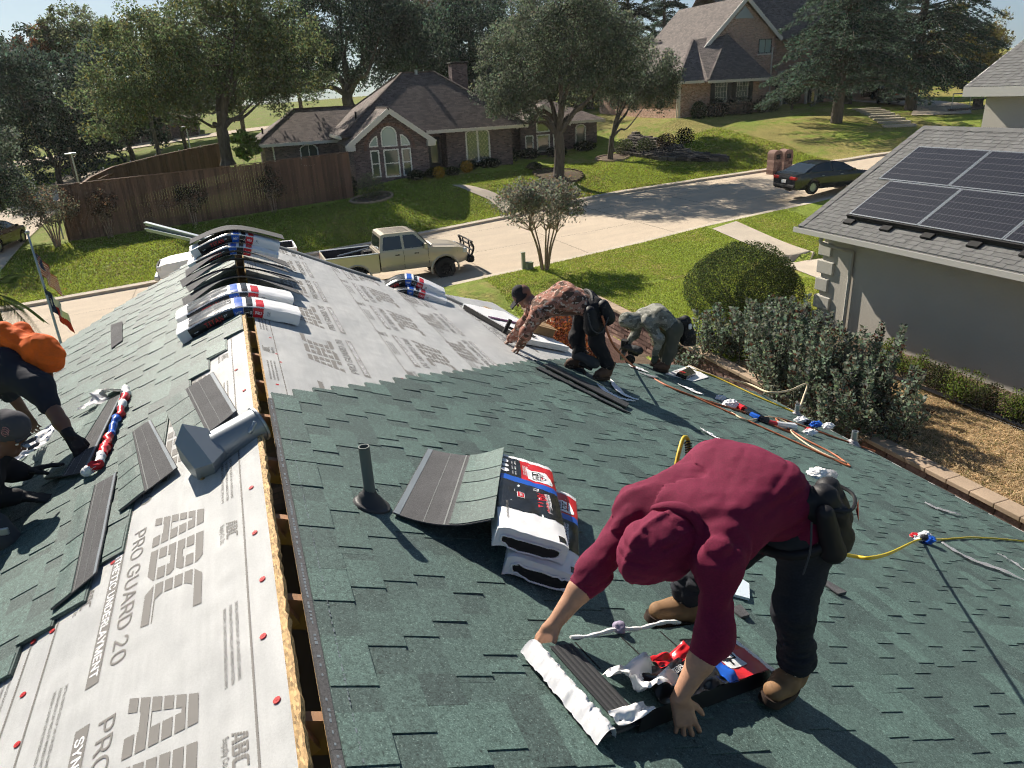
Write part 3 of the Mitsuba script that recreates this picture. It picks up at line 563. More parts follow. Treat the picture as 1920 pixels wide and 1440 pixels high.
for a, b in (((6.93, 46.93, ze - .04), (9.68, 46.93, zr)), ((9.68, 46.93, zr), (12.44, 46.93, ze - .04))): part(H, 'barge_board', beam(A(a) - [0, 0, .16], A(b) - [0, 0, .16], .05, .30), 'mat_trim')
part(H, 'eave_return', rounded([6.9, 46.92, 4.02], [7.45, 47.4, 4.36], .03), 'mat_trim'); part(H, 'eave_return', rounded([11.95, 46.92, 4.02], [12.46, 47.4, 4.36], .03), 'mat_trim')
# main body with its hip roof
WB = arch(15.05, 16.75, 2.62, 4.78, .32)
main = Polygon([(12.05, 1.8), (18.35, 1.8), (18.35, 4.72), (12.05, 4.72)]).difference(WB).difference(sbox(12.35, 2.2, 13.75, 4.72))
part(H, 'wall', facing(main, yw), GB)
part(H, 'wall', box([18.17, yw + .18, 1.8], [18.35, 58, 4.72]), GB); part(H, 'wall', box([7.5, 57.9, 1.8], [18.3, 58.05, 4.7]), GB)
k = window(H, WB, yw, .09, bars=[sbox(15.85, 2.6, 15.96, 4.8)])
for s in (0, 1):   # leaded diamond panes
    x0 = 15.12 + s * .83
    for j in range(-4, 9):
        for d in (-1, 1):
            a = (x0, 2.6 + .33 * j) if d > 0 else (x0 + .75, 2.6 + .33 * j); b = (x0 + .75, 2.6 + .33 * j + 1.0) if d > 0 else (x0, 2.6 + .33 * j + 1.0)
            q = Polygon([(a[0], a[1]), (b[0], b[1]), (b[0], b[1] + .022), (a[0], a[1] + .022)]).intersection(WB.buffer(-.09))
            if not q.is_empty and q.area > .002: part(k, 'muntin', facing(q, yw + .0, .015), 'mat_trim')
part(H, 'porch_recess', cat([box([12.3, yw + 1.3, 2.1], [13.8, yw + 1.45, 4.72]), box([12.28, yw + .18, 2.1], [12.35, yw + 1.3, 4.72]), box([13.75, yw + .18, 2.1], [13.82, yw + 1.3, 4.72])]), GB)
dr_ = part(H, 'door', rounded([12.75, yw + 1.18, 2.22], [13.6, yw + 1.3, 4.3], .02), 'mat_wood', uv=None) if False else part(H, 'door', box([12.75, yw + 1.2, 2.22], [13.6, yw + 1.3, 4.35]), 'mat_shutter')
part(dr_, 'door_glass', box([12.95, yw + 1.17, 2.7], [13.4, yw + 1.2, 4.1]), 'mat_pane')
X0, X1, Y0, Y1, ZE, ZR, PI_ = 6.9, 19.3, 48.5, 58.7, 4.86, 8.45, .7
rl, rr = 12.2, 14.45; ym = 53.6
roof_part(H, 'roof', [P_(X0, Y0, ZE), P_(X1, Y0, ZE), P_(rr, ym, ZR), P_(rl, ym, ZR)], GR); roof_part(H, 'roof', [P_(X1, Y0, ZE), P_(X1, Y1, ZE), P_(rr, ym, ZR)], GR)
roof_part(H, 'roof', [P_(X1, Y1, ZE), P_(X0, Y1, ZE), P_(rl, ym, ZR), P_(rr, ym, ZR)], GR); roof_part(H, 'roof', [P_(X0, Y1, ZE), P_(X0, Y0, ZE), P_(rl, ym, ZR)], GR)
fascia(H, P_(12.3, Y0 - .03, ZE), P_(X1, Y0 - .03, ZE), .2); fascia(H, P_(X1 + .03, Y0, ZE), P_(X1 + .03, Y1, ZE)); fascia(H, P_(X0 - .03, Y0, ZE), P_(X0 - .03, Y1, ZE))
for c in ([P_(X0, Y0, ZE + .03), P_(rl, ym, ZR + .03), P_(rr, ym, ZR + .03), P_(X1, Y0, ZE + .03)], [P_(X0, Y1, ZE + .03), P_(rl, ym, ZR + .03)], [P_(9.68, 46.95, zr + .02), P_(9.68, 51, zr + .02)]): cap(H, c, GR)
ch = part(H, 'chimney', box([16.66, 56.6, 4.5], [17.86, 57.5, 9.0]), GB); part(ch, 'chimney_cap', rounded([16.58, 56.52, 9.0], [17.94, 57.58, 9.13], .03), 'mat_dark')
part(H, 'roof_vent', cyl([8.3, 50.7, 5.6], [8.3, 50.7, 6.2], .06), 'mat_dark'); part(H, 'roof_vent', tube([[13.2, 53.4, 8.3], [13.2, 53.4, 8.6], [13.2, 53.4, 8.62]], [.12, .12, .2], 10), 'mat_galv')
part(H, 'gutter', beam([6.86, 48.5, 4.72], [6.86, 58, 4.72], .12, .12), 'mat_trim')
# left wing
part(H, 'wall', facing(Polygon([(2.5, .8), (8, .8), (8, 4.4), (2.5, 4.4)]).difference(arch(4.75, 5.95, 2.9, 4.3, .35)), 53.5), GB); window(H, arch(4.75, 5.95, 2.9, 4.3, .35), 53.5, .07, bars=[sbox(5.32, 2.9, 5.38, 4.3)])
part(H, 'wall', box([2.5, 53.6, .8], [2.68, 60.5, 4.4]), GB)
roof_part(H, 'roof', [P_(1.9, 53, 4.5), P_(9.5, 53, 4.5), P_(9.5, 56.8, 6.5), P_(5.0, 56.8, 6.5)], GR); roof_part(H, 'roof', [P_(1.9, 60.6, 4.5), P_(1.9, 53, 4.5), P_(5.0, 56.8, 6.5)], GR)
roof_part(H, 'roof', [P_(9.5, 60.6, 4.5), P_(1.9, 60.6, 4.5), P_(5.0, 56.8, 6.5), P_(9.5, 56.8, 6.5)], GR); cap(H, [P_(1.9, 53, 4.53), P_(5, 56.8, 6.53), P_(9.3, 56.8, 6.53)], GR)
fascia(H, P_(1.9, 52.97, 4.5), P_(7.6, 52.97, 4.5)); part(H, 'downspout', cyl([3.05, 53.4, 2], [3.05, 53.4, 4.4], .05, 8), 'mat_trim'); part(H, 'roof_vent', cyl([2.7, 56.5, 4.8], [2.7, 56.5, 5.4], .06), 'mat_dark')
# right wing with its own little arched gable
AW = arch(21.45, 22.5, 4.05, 5.32, .52); LW = [sbox(20.55, 2.75, 21.2, 3.9), sbox(21.45, 2.7, 22.5, 3.9), sbox(22.75, 2.75, 23.3, 3.9)]; QW = Polygon([(22.75, 4.05), (23.35, 4.05), (23.3, 4.3), (23.1, 4.6), (22.75, 4.75)])
wing = Polygon([(20.2, 2.2), (23.7, 2.2), (23.7, 4.6), (21.9, 5.75), (20.2, 4.6)]); hw = wing
for w_ in LW + [AW, QW]: hw = hw.difference(w_)
part(H, 'wall', facing(hw, 52.3), GB)
for w_ in LW + [AW, QW]: window(H, w_, 52.3, .08)
sd = [arch(19.2, 19.75, 2.95, 4.3, .3), arch(25.0, 25.85, 2.75, 4.4, .25)]
rw = Polygon([(18.3, 2.2), (26.8, 2.2), (26.8, 4.6), (18.3, 4.6)])
for w_ in sd: rw = rw.difference(w_)
part(H, 'wall', facing(rw, 53.2), GB); part(H, 'wall', box([26.62, 53.4, 2.0], [26.8, 60, 4.6]), GB)
for w_ in sd: window(H, w_, 53.2, .07)
roof_part(H, 'roof', [P_(18.2, 52.8, 4.68), P_(27.3, 52.8, 4.68), P_(24.4, 56.8, 6.2), P_(18.2, 56.8, 6.2)], GR); roof_part(H, 'roof', [P_(27.3, 52.8, 4.68), P_(27.3, 60.8, 4.68), P_(24.4, 56.8, 6.2)], GR); roof_part(H, 'roof', [P_(27.3, 60.8, 4.68), P_(18.2, 60.8, 4.68), P_(18.2, 56.8, 6.2), P_(24.4, 56.8, 6.2)], GR)
roof_part(H, 'roof', [P_(19.8, 51.95, 4.6), P_(21.9, 51.95, 5.98), P_(21.9, 56, 5.98), P_(19.8, 54, 4.6)], GR); roof_part(H, 'roof', [P_(21.9, 51.95, 5.98), P_(24.0, 51.95, 4.6), P_(24.0, 54, 4.6), P_(21.9, 56, 5.98)], GR)
for a, b in (((19.75, 51.93, 4.62), (21.9, 51.93, 5.98)), ((21.9, 51.93, 5.98), (24.05, 51.93, 4.62))): part(H, 'barge_board', beam(A(a) - [0, 0, .13], A(b) - [0, 0, .13], .05, .24), 'mat_trim')
fascia(H, P_(24.0, 52.77, 4.68), P_(27.3, 52.77, 4.68)); fascia(H, P_(18.4, 52.77, 4.68), P_(19.9, 52.77, 4.68))

# ---------------------------------------------------------------- pink brick house up on the hill
H2 = thing('hill_house', 'two storey pink brick house on the hill with steep gable and black window shutters', 'house')
PB, PR = 'mat_brick_pink', 'mat_roof_hill'
WN = [(36.75, 37.85), (38.75, 39.85)]
lw = Polygon([(33.55, 3.6), (40.9, 3.6), (40.9, 6.95), (33.55, 6.95)])
for a, b in WN: lw = lw.difference(sbox(a, 5.3, b, 6.88))
part(H2, 'wall', facing(lw, 52.5), PB)
for a, b in WN:
    window(H2, sbox(a, 5.3, b, 6.88), 52.5, .05, 'mat_white_frame', 'mat_pane', bars=grid_bars(a, b, 5.3, 6.88, 4, 4))
    part(H2, 'curtain', box([a + .55, 52.66, 5.35], [a + .75, 52.68, 6.8]), 'mat_white_wrap')
    for x in (a - .42, b + .02): part(H2, 'shutter', box([x, 52.42, 5.25], [x + .4, 52.49, 6.9]), 'mat_shutter')
part(H2, 'wall', facing_x(Polygon([(52.68, 3.2), (66, 3.2), (66, 6.9), (52.68, 6.9)]), 33.55), PB)
part(H2, 'corner_trim', box([33.45, 52.4, 4.2], [33.6, 52.5, 6.9]), 'mat_trim'); part(H2, 'downspout', cyl([33.42, 52.6, 4.2], [33.42, 52.6, 6.9], .06, 8), 'mat_trim')
GW = sbox(42.75, 8.85, 44.05, 9.95)
gp = Polygon([(37.9, 3.6), (44.4, 3.6), (44.4, 10.2), (41.15, 12.75), (37.9, 9.9)]).difference(GW)
part(H2, 'wall', facing(gp, 55.3), PB); window(H2, GW, 55.3, .06, 'mat_shutter', 'mat_pane_pale', bars=[sbox(43.38, 8.8, 43.44, 10)]); part(H2, 'sill', box([42.65, 55.2, 8.72], [44.15, 55.3, 8.84]), 'mat_trim')
part(H2, 'wall', box([44.22, 55.5, 3.6], [44.4, 63, 10.2]), PB); part(H2, 'curtain', box([42.95, 55.45, 8.95], [43.3, 55.47, 9.9]), 'mat_white_wrap')
part(H2, 'gable_vent', facing(Polygon([(40.2, 11.5), (42.1, 11.5), (41.15, 12.4)]), 55.22, .06), 'mat_galv')
roof_part(H2, 'roof', [P_(37.3, 55, 9.45), P_(41.15, 55, 13.1), P_(41.15, 65, 13.1), P_(37.3, 65, 9.45)], PR); roof_part(H2, 'roof', [P_(41.15, 55, 13.1), P_(44.75, 55, 10.0), P_(44.75, 60, 10.0), P_(41.15, 65, 13.1)], PR)
for a, b in (((37.25, 54.96, 9.42), (41.15, 54.96, 13.1)), ((41.15, 54.96, 13.1), (44.8, 54.96, 10.0))): part(H2, 'barge_board', beam(A(a) - [0, 0, .15], A(b) - [0, 0, .15], .06, .3), 'mat_trim')
roof_part(H2, 'roof', [P_(44.2, 57.2, 10.0), P_(60, 57.2, 10.0), P_(60, 61.5, 14.4), P_(41.15, 61.5, 14.4)], PR); roof_part(H2, 'roof', [P_(60, 66, 10), P_(41, 66, 10), P_(41.15, 61.5, 14.4), P_(60, 61.5, 14.4)], PR)
wl = Polygon([(44.4, 3.4), (60, 3.4), (60, 9.9), (44.4, 9.9)]); dw = [(45.2, 46.3), (47.2, 48.3), (51, 52), (54, 55.2)]
for a, b in dw: wl = wl.difference(sbox(a, 4.6, b, 6.4))
part(H2, 'wall', facing(wl, 58), PB)
for a, b in dw:
    window(H2, sbox(a, 4.6, b, 6.4), 58, .06, bars=grid_bars(a, b, 4.6, 6.4, 2, 3))
    for x in (a - .42, b + .02): part(H2, 'shutter', box([x, 57.9, 4.5], [x + .4, 57.98, 6.5]), 'mat_shutter')
for x in (46.6, 49.3, 50.4, 53.1): part(H2, 'porch_post', cyl([x, 56.7, 4.0], [x, 56.7, 7.2], .14, 10), 'mat_trim')
part(H2, 'porch_beam', box([46.2, 56.5, 7.15], [53.5, 56.9, 7.45]), 'mat_trim')
ztop = 10.1
roof_part(H2, 'roof', [P_(33.0, 52, 7.02), P_(36.2, 52, 7.02), P_(40, 56.2, 10.1), P_(37.0, 56.2, 10.1)], PR); roof_part(H2, 'roof', [P_(33.0, 66, 7.02), P_(33.0, 52, 7.02), P_(37.0, 56.2, 10.1), P_(37.0, 66, 10.1)], PR)
roof_part(H2, 'roof', [P_(37.0, 66, 10.1), P_(37.0, 56.2, 10.1), P_(38, 56.2, 10.1), P_(38, 66, 10.1)], PR)
roof_part(H2, 'roof', [P_(35.4, 51.5, 6.98), P_(41.4, 51.5, 6.98), P_(39.6, 55.25, 10.4)], PR); roof_part(H2, 'roof', [P_(35.4, 51.5, 6.98), P_(39.6, 55.25, 10.4), P_(37.2, 56.2, 10.1), P_(35.4, 53.0, 6.98)], PR); roof_part(H2, 'roof', [P_(41.4, 51.5, 6.98), P_(41.4, 55.25, 6.98), P_(39.6, 55.25, 10.4)], PR)
for c in ([P_(33, 52, 7.05), P_(37, 56.2, 10.13)], [P_(35.4, 51.5, 7.02), P_(39.6, 55.25, 10.43)]): cap(H2, c, PR)
fascia(H2, P_(33, 51.97, 7.02), P_(35.4, 51.97, 7.02)); fascia(H2, P_(35.4, 51.47, 6.98), P_(41.4, 51.47, 6.98)); fascia(H2, P_(32.97, 52, 7.02), P_(32.97, 66, 7.02))
g = rng(4)
for i in range(24):   # stepped brick course along the lower roof
    t = i / 23; x, z = 39.75 + t * 2.7, 10.35 - t * 4.0; part(H2, 'step_brick', box([x, 55.2, z - .05], [x + .22, 55.32, z + .14]), 'mat_brick_piece', uv=np.tile([g.uniform(.8, 1), 0], (8, 1)))
for i in range(17): z = 4.3 + i * .34; part(H2, 'quoin', box([44.3, 55.2, z], [44.52 + .1 * (i % 2), 55.32, z + .22]), 'mat_brick_piece', uv=np.tile([g.uniform(.7, 1), 0], (8, 1)))
part(H2, 'downspout', cyl([44.1, 55.2, 4.0], [44.1, 55.2, 9.3], .06, 8), 'mat_trim')
part(H2, 'chimney', box([44.2, 66.2, 9], [45.2, 67.2, 13.6]), PB)

# ---------------------------------------------------------------- dim brick house far left
H3 = thing('brick_house', 'low dark brick house half hidden behind the trees at far left', 'house')
part(H3, 'wall', box([-18, 101, 1.5], [-2.5, 101.3, 5.8]), GB); part(H3, 'wall', box([-2.8, 101.3, 1.5], [-2.5, 112, 5.8]), GB)
roof_part(H3, 'roof', [P_(-19, 100.3, 5.75), P_(-2, 100.3, 5.75), P_(-2, 107, 7.2), P_(-19, 107, 7.2)], GR)
for x in (-12.5, -9.0): 
    k = window(H3, sbox(x, 2.9, x + 1.1, 4.7), 101, .08, bars=grid_bars(x, x + 1.1, 2.9, 4.7, 2, 2))

# ---------------------------------------------------------------- grey stucco house next door
N = thing('stucco_house', 'grey stucco house next door with grey shingle roof and solar panels', 'house')
GS = 'mat_stucco'
part(N, 'wall', box([15.2, 1.5, -.2], [15.45, 16.2, 3.02]), GS); part(N, 'wall', box([15.45, 16.0, -.2], [21.8, 16.2, 3.0]), GS)
part(N, 'gable', tm(A([[14.9, 16.15, 3.0], [22.1, 16.15, 3.0], [18.49, 16.15, 5.35], [14.9, 16.05, 3.0], [22.1, 16.05, 3.0], [18.49, 16.05, 5.35]]), [[0, 1, 2], [5, 4, 3]]), GS)
for i, z in enumerate(np.arange(.30, 2.9, .50)): part(N, 'quoin', rounded([15.13, 15.72 if i % 2 else 15.86, z], [15.6, 16.33, z + .36], .02), 'mat_stucco_pale')
for i, z in enumerate(np.arange(.05, 2.6, .50)): part(N, 'quoin', rounded([15.15, 15.98, z], [15.5, 16.30, z + .12], .01), GS)
NP = math.atan(7 / 12); NC, NS = math.cos(NP), math.sin(NP)
def NR(u, v, h=0.0): u, v, h = np.broadcast_arrays(A(u, float), A(v, float), A(h, float)); return np.stack([14.45 + u * NC - h * NS, v, 3.15 + u * NS + h * NC], -1)   # u up the slope
NL = (18.49 - 14.45) / NC
def nroof(m): return tm(NR(m.vertices[:, 0], m.vertices[:, 1], m.vertices[:, 2]), m.faces[:, ::-1])
part(N, 'roof_deck', nroof(box([0, 1.5, -.12], [NL, 16.42, -.02])), 'mat_trim_grey')
part(N, 'roof_back', tm(A([[18.49, 1.5, 5.46], [18.49, 16.42, 5.46], [22.5, 16.42, 3.1], [22.5, 1.5, 3.1]]), [[0, 2, 1], [0, 3, 2]]), 'mat_grey_shingle', uv=np.tile([.4, 0], (4, 1)))
g = rng(8); many, mu = [], []
def grey_shingle(u, a, b, frm):
    V, F, UV = [], [], []; v = a
    def slab(x0, x1, u0, u1, h0, h1, t):
        k = len(V) * 8; V.append(A([[u0, x0, h0 - .012], [u1, x0, h1 - .012], [u1, x1, h1 - .012], [u0, x1, h0 - .012], [u0, x0, h0], [u1, x0, h1], [u1, x1, h1], [u0, x1, h0]])); F.append(BF6 + k); UV.append(np.tile([t, 0], (8, 1)))
    slab(a, b - .002, u + .002, u + .16, -.002, -.009, g.uniform(.3, .5))
    while v < b - .04:
        w_ = min(g.uniform(.16, .24), b - v); slab(v + .002, v + w_ - .002, u, u + .155, .007, -.004, g.uniform(.35, 1)); v += w_ + g.choice([.004, .06, .12])
    m = tm(np.vstack(V), np.vstack(F)); return frm(m), np.vstack(UV)
BF6 = A([[0, 3, 2], [0, 2, 1], [4, 5, 6], [4, 6, 7], [0, 1, 5], [0, 5, 4], [1, 2, 6], [1, 6, 5], [2, 3, 7], [2, 7, 6], [3, 0, 4], [3, 4, 7]])
cand = []
for k in range(int(NL / .14)):
    u = .0 + k * .14; e = 16.42 - (k * .37 % 1.0); bs = [16.42] + [x for x in np.arange(e, 9.0, -1.0) if x < 16.4] + [8.6]
    for b, a in zip(bs[:-1], bs[1:]): cand.append((u, a, b))
inpan = lambda u, a, b: .55 < u < 2.95 * 1.0 and b < 15.4 and b > -9
nS = 0
for u, a, b in cand:
    c = NR(u, (a + b) / 2); q = c - EYE; d_ = q @ CAM_FWD; seen = d_ > 0 and (q @ CAM_X) / d_ < .73 and not inpan(u, a, b)
    m, uv = grey_shingle(u, a, b, nroof)
    if seen and nS < 280: part(N, 'shingle', m, 'mat_grey_shingle', uv=uv); nS += 1
    else: many.append(m); mu.append(uv)
part(N, 'shingle_courses', cat(many), 'mat_grey_shingle', uv=np.vstack(mu), kind='stuff')
for k in range(26): a = 16.4 - .3 * k; part(N, 'ridge_cap', cat([nroof(hexa([[NL - .16, a - .33, -.01], [NL + .01, a - .33, -.01], [NL + .01, a, -.01], [NL - .16, a, -.01]], [[NL - .16, a - .33, .012], [NL + .01, a - .33, .018], [NL + .01, a, .026], [NL - .16, a, .020]]))]), 'mat_grey_shingle', uv=np.tile([g.uniform(.4, .9), 0], (8, 1)))
for k in range(16): u = NL * k / 16; part(N, 'rake_cap', nroof(hexa([[u, 16.25, -.01], [u + .30, 16.25, -.01], [u + .30, 16.45, -.01], [u, 16.45, -.01]], [[u, 16.25, .022], [u + .30, 16.25, .012], [u + .30, 16.45, .012], [u, 16.45, .022]])), 'mat_grey_shingle', uv=np.tile([g.uniform(.5, .9), 0], (8, 1)))
part(N, 'rake_board', nroof(box([0, 16.42, -.22], [NL, 16.46, .0])), 'mat_trim_grey')
part(N, 'gutter', cat([box([14.33, 1.5, 3.0], [14.36, 16.5, 3.13]), box([14.33, 1.5, 3.0], [14.46, 16.5, 3.02]), box([14.33, 16.48, 3.0], [14.46, 16.5, 3.13])]), 'mat_trim_grey'); part(N, 'soffit', box([14.46, 1.5, 2.98], [15.3, 16.4, 3.02]), 'mat_trim_grey')
part(N, 'downspout', tube(curve([[14.5, 15.55, 2.98], [14.5, 15.55, 2.82], [14.85, 15.22, 2.68], [15.1, 15.1, 2.6], [15.13, 15.08, 2.4], [15.13, 15.08, 1.2], [15.13, 15.08, .2]], 40), .05, 8), 'mat_stucco_pale', smooth=50)
# solar panels
def solar(u0, u1, v0, v1):
    p = part(N, 'solar_panel', nroof(box([u0, v0, .13], [u1, v1, .165])), 'mat_solar_back'); cells = []
    part(p, 'frame', nroof(cat([box([u0, v0, .128], [u0 + .025, v1, .172]), box([u1 - .025, v0, .128], [u1, v1, .172]), box([u0 + .025, v0, .128], [u1 - .025, v0 + .025, .172]), box([u0 + .025, v1 - .025, .128], [u1 - .025, v1, .172])])), 'mat_galv')
    nu, nv = 6, 20
    for i in range(nu):
        for j in range(nv):
            a = u0 + .035 + (u1 - u0 - .07) * i / nu; b = v0 + .035 + (v1 - v0 - .07) * j / nv; cells.append(nroof(box([a + .010, b + .006, .1655], [a + (u1 - u0 - .07) / nu - .010, b + (v1 - v0 - .07) / nv - .006, .1675])))
    part(p, 'cell', cat(cells), 'mat_solar', kind='stuff')
mat('mat_solar_back', (0.075, 0.075, 0.085), 0.4); mat('mat_solar', (0.014, 0.015, 0.021), 0.3, specular=0.4)
for r in range(2):
    u0 = .62 + r * 1.485
    for c in range(4): solar(u0, u0 + 1.45, 15.15 + (.45 if False else .1 * 0) - 2.13 * (c + 1) + (.42 if r == 1 else .0) * 1 + .0, 15.15 - 2.13 * c - .025 + (.42 if r == 1 else 0))
part(N, 'panel_rail', nroof(box([.58, 6, .02], [.64, 15.2, .15])), 'mat_dark')
for v in np.arange(6.5, 15.2, 1.2): part(N, 'panel_foot', nroof(box([.40, v, -.01], [.62, v + .28, .06])), 'mat_dark')
# taller part behind
UW = [20.6,16.348,5.341]; UE = [20,16.597,6.477]
part(N, 'wall', box([20.6, 1.0, 3.0], [20.85, [20.6,16.333,5.921][1], UE[2] - .1]), 'mat_stucco_pale' if False else GS); part(N, 'wall', box([20.85, [20.6,16.333,5.921][1] - .2, 3.0], [27, [20.6,16.333,5.921][1], UE[2] - .1]), GS)
def UR(u, v, h=0.0): u, v, h = np.broadcast_arrays(A(u, float), A(v, float), A(h, float)); return np.stack([UE[0] + u * NC - h * NS, v, UE[2] + u * NS + h * NC], -1)
def uroof(m): return tm(UR(m.vertices[:, 0], m.vertices[:, 1], m.vertices[:, 2]), m.faces[:, ::-1])
part(N, 'roof_deck', uroof(box([0, 4, -.15], [5, UE[1], -.02])), 'mat_trim_grey'); part(N, 'fascia', box([UE[0] - .03, 4, UE[2] - .26], [UE[0], UE[1], UE[2] - .01]), 'mat_trim_grey'); part(N, 'soffit', box([UE[0], 4, UE[2] - .27], [20.7, UE[1] - .02, UE[2] - .22]), 'mat_trim_grey')
part(N, 'rake_board', uroof(box([0, UE[1] - .02, -.25], [5, UE[1] + .02, .0])), 'mat_trim_grey')
many, mu = [], []
for k in range(34):
    u = k * .14; e = UE[1] + .02; off = (k * .37) % 1.0
    bs = [e] + [x for x in np.arange(e - off, e - 4, -1.0) if x < e - .02]
    for b, a in zip(bs[:-1], bs[1:]): m, uv = grey_shingle(u, a, b, uroof); many.append(m); mu.append(uv)
for m, uv in list(zip(many, mu))[:120]: part(N, 'shingle', m, 'mat_grey_shingle', uv=uv) if nS < 298 else None
part(N, 'upper_shingle_courses', cat(many), 'mat_grey_shingle', uv=np.vstack(mu), kind='stuff')

# ---------------------------------------------------------------- board fence
def fence(name, label, pts, h, n, g):
    k = thing(name, label, 'fence'); p = A(pts, float); s = np.concatenate([[0], np.cumsum(np.linalg.norm(np.diff(p[:, :2], axis=0), axis=1))]); L = s[-1]
    at = lambda d: A([np.interp(d, s, p[:, i]) for i in range(3)])
    for i in range(n):
        a, b = at(L * i / n + .004), at(L * (i + 1) / n - .004); d = (b - a) / np.linalg.norm(b - a); nn = A([d[1], -d[0], 0]); nn /= np.linalg.norm(nn); j = nn * g.uniform(-.008, .008); hh = h + g.uniform(-.03, .03); z0 = min(a[2], b[2]) - .15; t = nn * .02
        q = lambda c, z, o: [*(c[:2] + j[:2] + o[:2]), z]
        part(k, 'board', hexa([q(a, z0, t), q(b, z0, t), q(b, z0, -t), q(a, z0, -t)], [q(a, a[2] + hh, t), q(b, b[2] + hh, t), q(b, b[2] + hh, -t), q(a, a[2] + hh, -t)]), 'mat_fence', uv=np.tile([g.uniform(0, 1), g.uniform(0, 1)], (8, 1)))
    for zz in ((.35, h * .5, h - .3)): part(k, 'rail', cat([beam(at(L * i / 6) + [0, .05, zz], at(L * (i + 1) / 6) + [0, .05, zz], .05, .09) for i in range(6)]), 'mat_fence', uv=np.tile([.8, 0], (48, 1)))
    part(k, 'cap_rail', cat([beam(at(L * i / 6) + [0, 0, h + .04], at(L * (i + 1) / 6) + [0, 0, h + .04], .14, .035) for i in range(6)]), 'mat_fence', uv=np.tile([1, 0], (48, 1)))
    return k
g = rng(31); f0, f1 = [-8.578,45.741,0.75], [6.819,45.837,1.35]
fence('wooden_fence', 'tall stained board fence along the lawn across the street', [f0, [(f0[0] + f1[0]) / 2, (f0[1] + f1[1]) / 2, 1.0], f1], 2.72, 112, g)
k = fence('wooden_fence', 'board fence with pale rails climbing the side street behind the tall fence', [[f0[0] - .1, f0[1], .7], [-7.5, 54, 1.6], [-3.5, 57, 2.2], [0.2, 60.5, 2.5]], 1.95, 90, g)
p_ = A([[f0[0] - .25, f0[1] + .3, .7], [-7.7, 54, 1.6], [-3.7, 57, 2.2], [0.0, 60.5, 2.5]])
for a in np.linspace(0, 2.99, 9): i = int(a); c = p_[i] + (p_[i + 1] - p_[i]) * (a - i); part(k, 'post', cyl(c + [-.1, -.1, 0], c + [-.1, -.1, 2.05], .04, 8), 'mat_galv')

# ---------------------------------------------------------------- trees and plants
def leaf_mesh(c, size, g, col, var=.3, up=.35, aspect=.5, axis=None, yellow=0.0, ycol=(.20, .17, .03)):
    """one small folded leaf per centre; returns mesh and colours"""
    n = len(c); a = g.normal(size=(n, 3)) if axis is None else axis + .45 * g.normal(size=(n, 3)); a /= np.linalg.norm(a, axis=1, keepdims=True)
    b = g.normal(size=(n, 3)); b[:, 2] *= (1 - up); b = np.cross(a, b); b /= np.linalg.norm(b, axis=1, keepdims=True) + 1e-9
    s = size * g.uniform(.6, 1.35, (n, 1)); L, W = a * s * .5, b * s * aspect * .5
    v = np.stack([c - L, c + W - L * .1, c + L, c - W - L * .1], 1).reshape(-1, 3); k = np.arange(n)[:, None] * 4
    f = np.concatenate([k + [0, 1, 2], k + [0, 2, 3]], 0)
    t = np.clip(1 + var * g.normal(size=(n, 1)), .35, 2.0); cc = A(col) * t * (1 + .10 * g.normal(size=(n, 3)))
    if yellow: y = g.random(n) < yellow; cc[y] = A(ycol) * g.uniform(.6, 1.4, (y.sum(), 1))
    return tm(v, f), np.repeat(np.clip(cc, .003, .8), 4, 0)
def in_blobs(blobs, n, g, shell=.55):   # points in ellipsoids (centre, radii), more of them near the skin
    w = A([np.prod(b[1]) ** .67 for b in blobs]); k = g.choice(len(blobs), n, p=w / w.sum()); d = g.normal(size=(n, 3)); d /= np.linalg.norm(d, axis=1, keepdims=True)
    r = (g.random((n, 1)) ** shell) ** .6; C, R = A([b[0] for b in blobs], float)[k], A([b[1] for b in blobs], float)[k]
    return C + d * r * R * (1 + .16 * (mfbm(d + k[:, None] * 7.7, 2.2, 2)[:, None] - .5) * 2)
def crown_points(blobs, clumps, per, cr, g, flat=.7, shell=.55):
    c = in_blobs(blobs, clumps, g, shell); r = cr * g.uniform(.55, 1.3, clumps); k = np.repeat(np.arange(clumps), per)
    o = g.normal(size=(len(k), 3)) * [1, 1, flat]; o *= (g.random((len(k), 1)) ** .4) / (np.linalg.norm(o, axis=1, keepdims=True) + 1e-9) * 1.2
    return c, c[k] + o * r[k, None]
def limbs(base, fork, targets, r0, g, n_main=7, subs=5):
    ms = []; base, fork = A(base, float), A(fork, float); p = curve([base - [0, 0, .3], base * .5 + fork * .5 + g.normal(0, .06, 3), fork], 8)
    ms.append(tube(p, np.interp(np.linspace(0, 1, 8), [0, .12, 1], [r0 * 1.45, r0 * 1.02, r0 * .85]), 12)); T_ = A(targets); idx = g.permutation(len(T_))
    main = []
    for i in idx:
        if len(main) >= n_main: break
        if all(np.linalg.norm(T_[i] - T_[j]) > .8 for j in main): main.append(i)
    used = set(main); ends = []
    for i in main:
        t = T_[i]; L = np.linalg.norm(t - fork); mid = fork + (t - fork) * .45 + [0, 0, -.06 * L] + g.normal(0, .05 * L, 3); q = curve([fork - [0, 0, r0 * .6], fork + (mid - fork) * .5 + [0, 0, .03 * L], mid, t], 12)
        ms.append(tube(q, np.linspace(r0 * .55, r0 * .10, 12), 7)); ends.append(q)
    allp = np.vstack([q[4:] for q in ends])
    for i in idx[:n_main * subs]:
        if i in used: continue
        t = T_[i]; d = np.linalg.norm(allp - t, axis=1); s = allp[d.argmin()]; L = np.linalg.norm(t - s)
        ms.append(tube(curve([s, (s + t) / 2 + g.normal(0, .1 * L, 3), t], 6), np.linspace(r0 * .16, r0 * .04, 6), 5))
    return cat(ms)
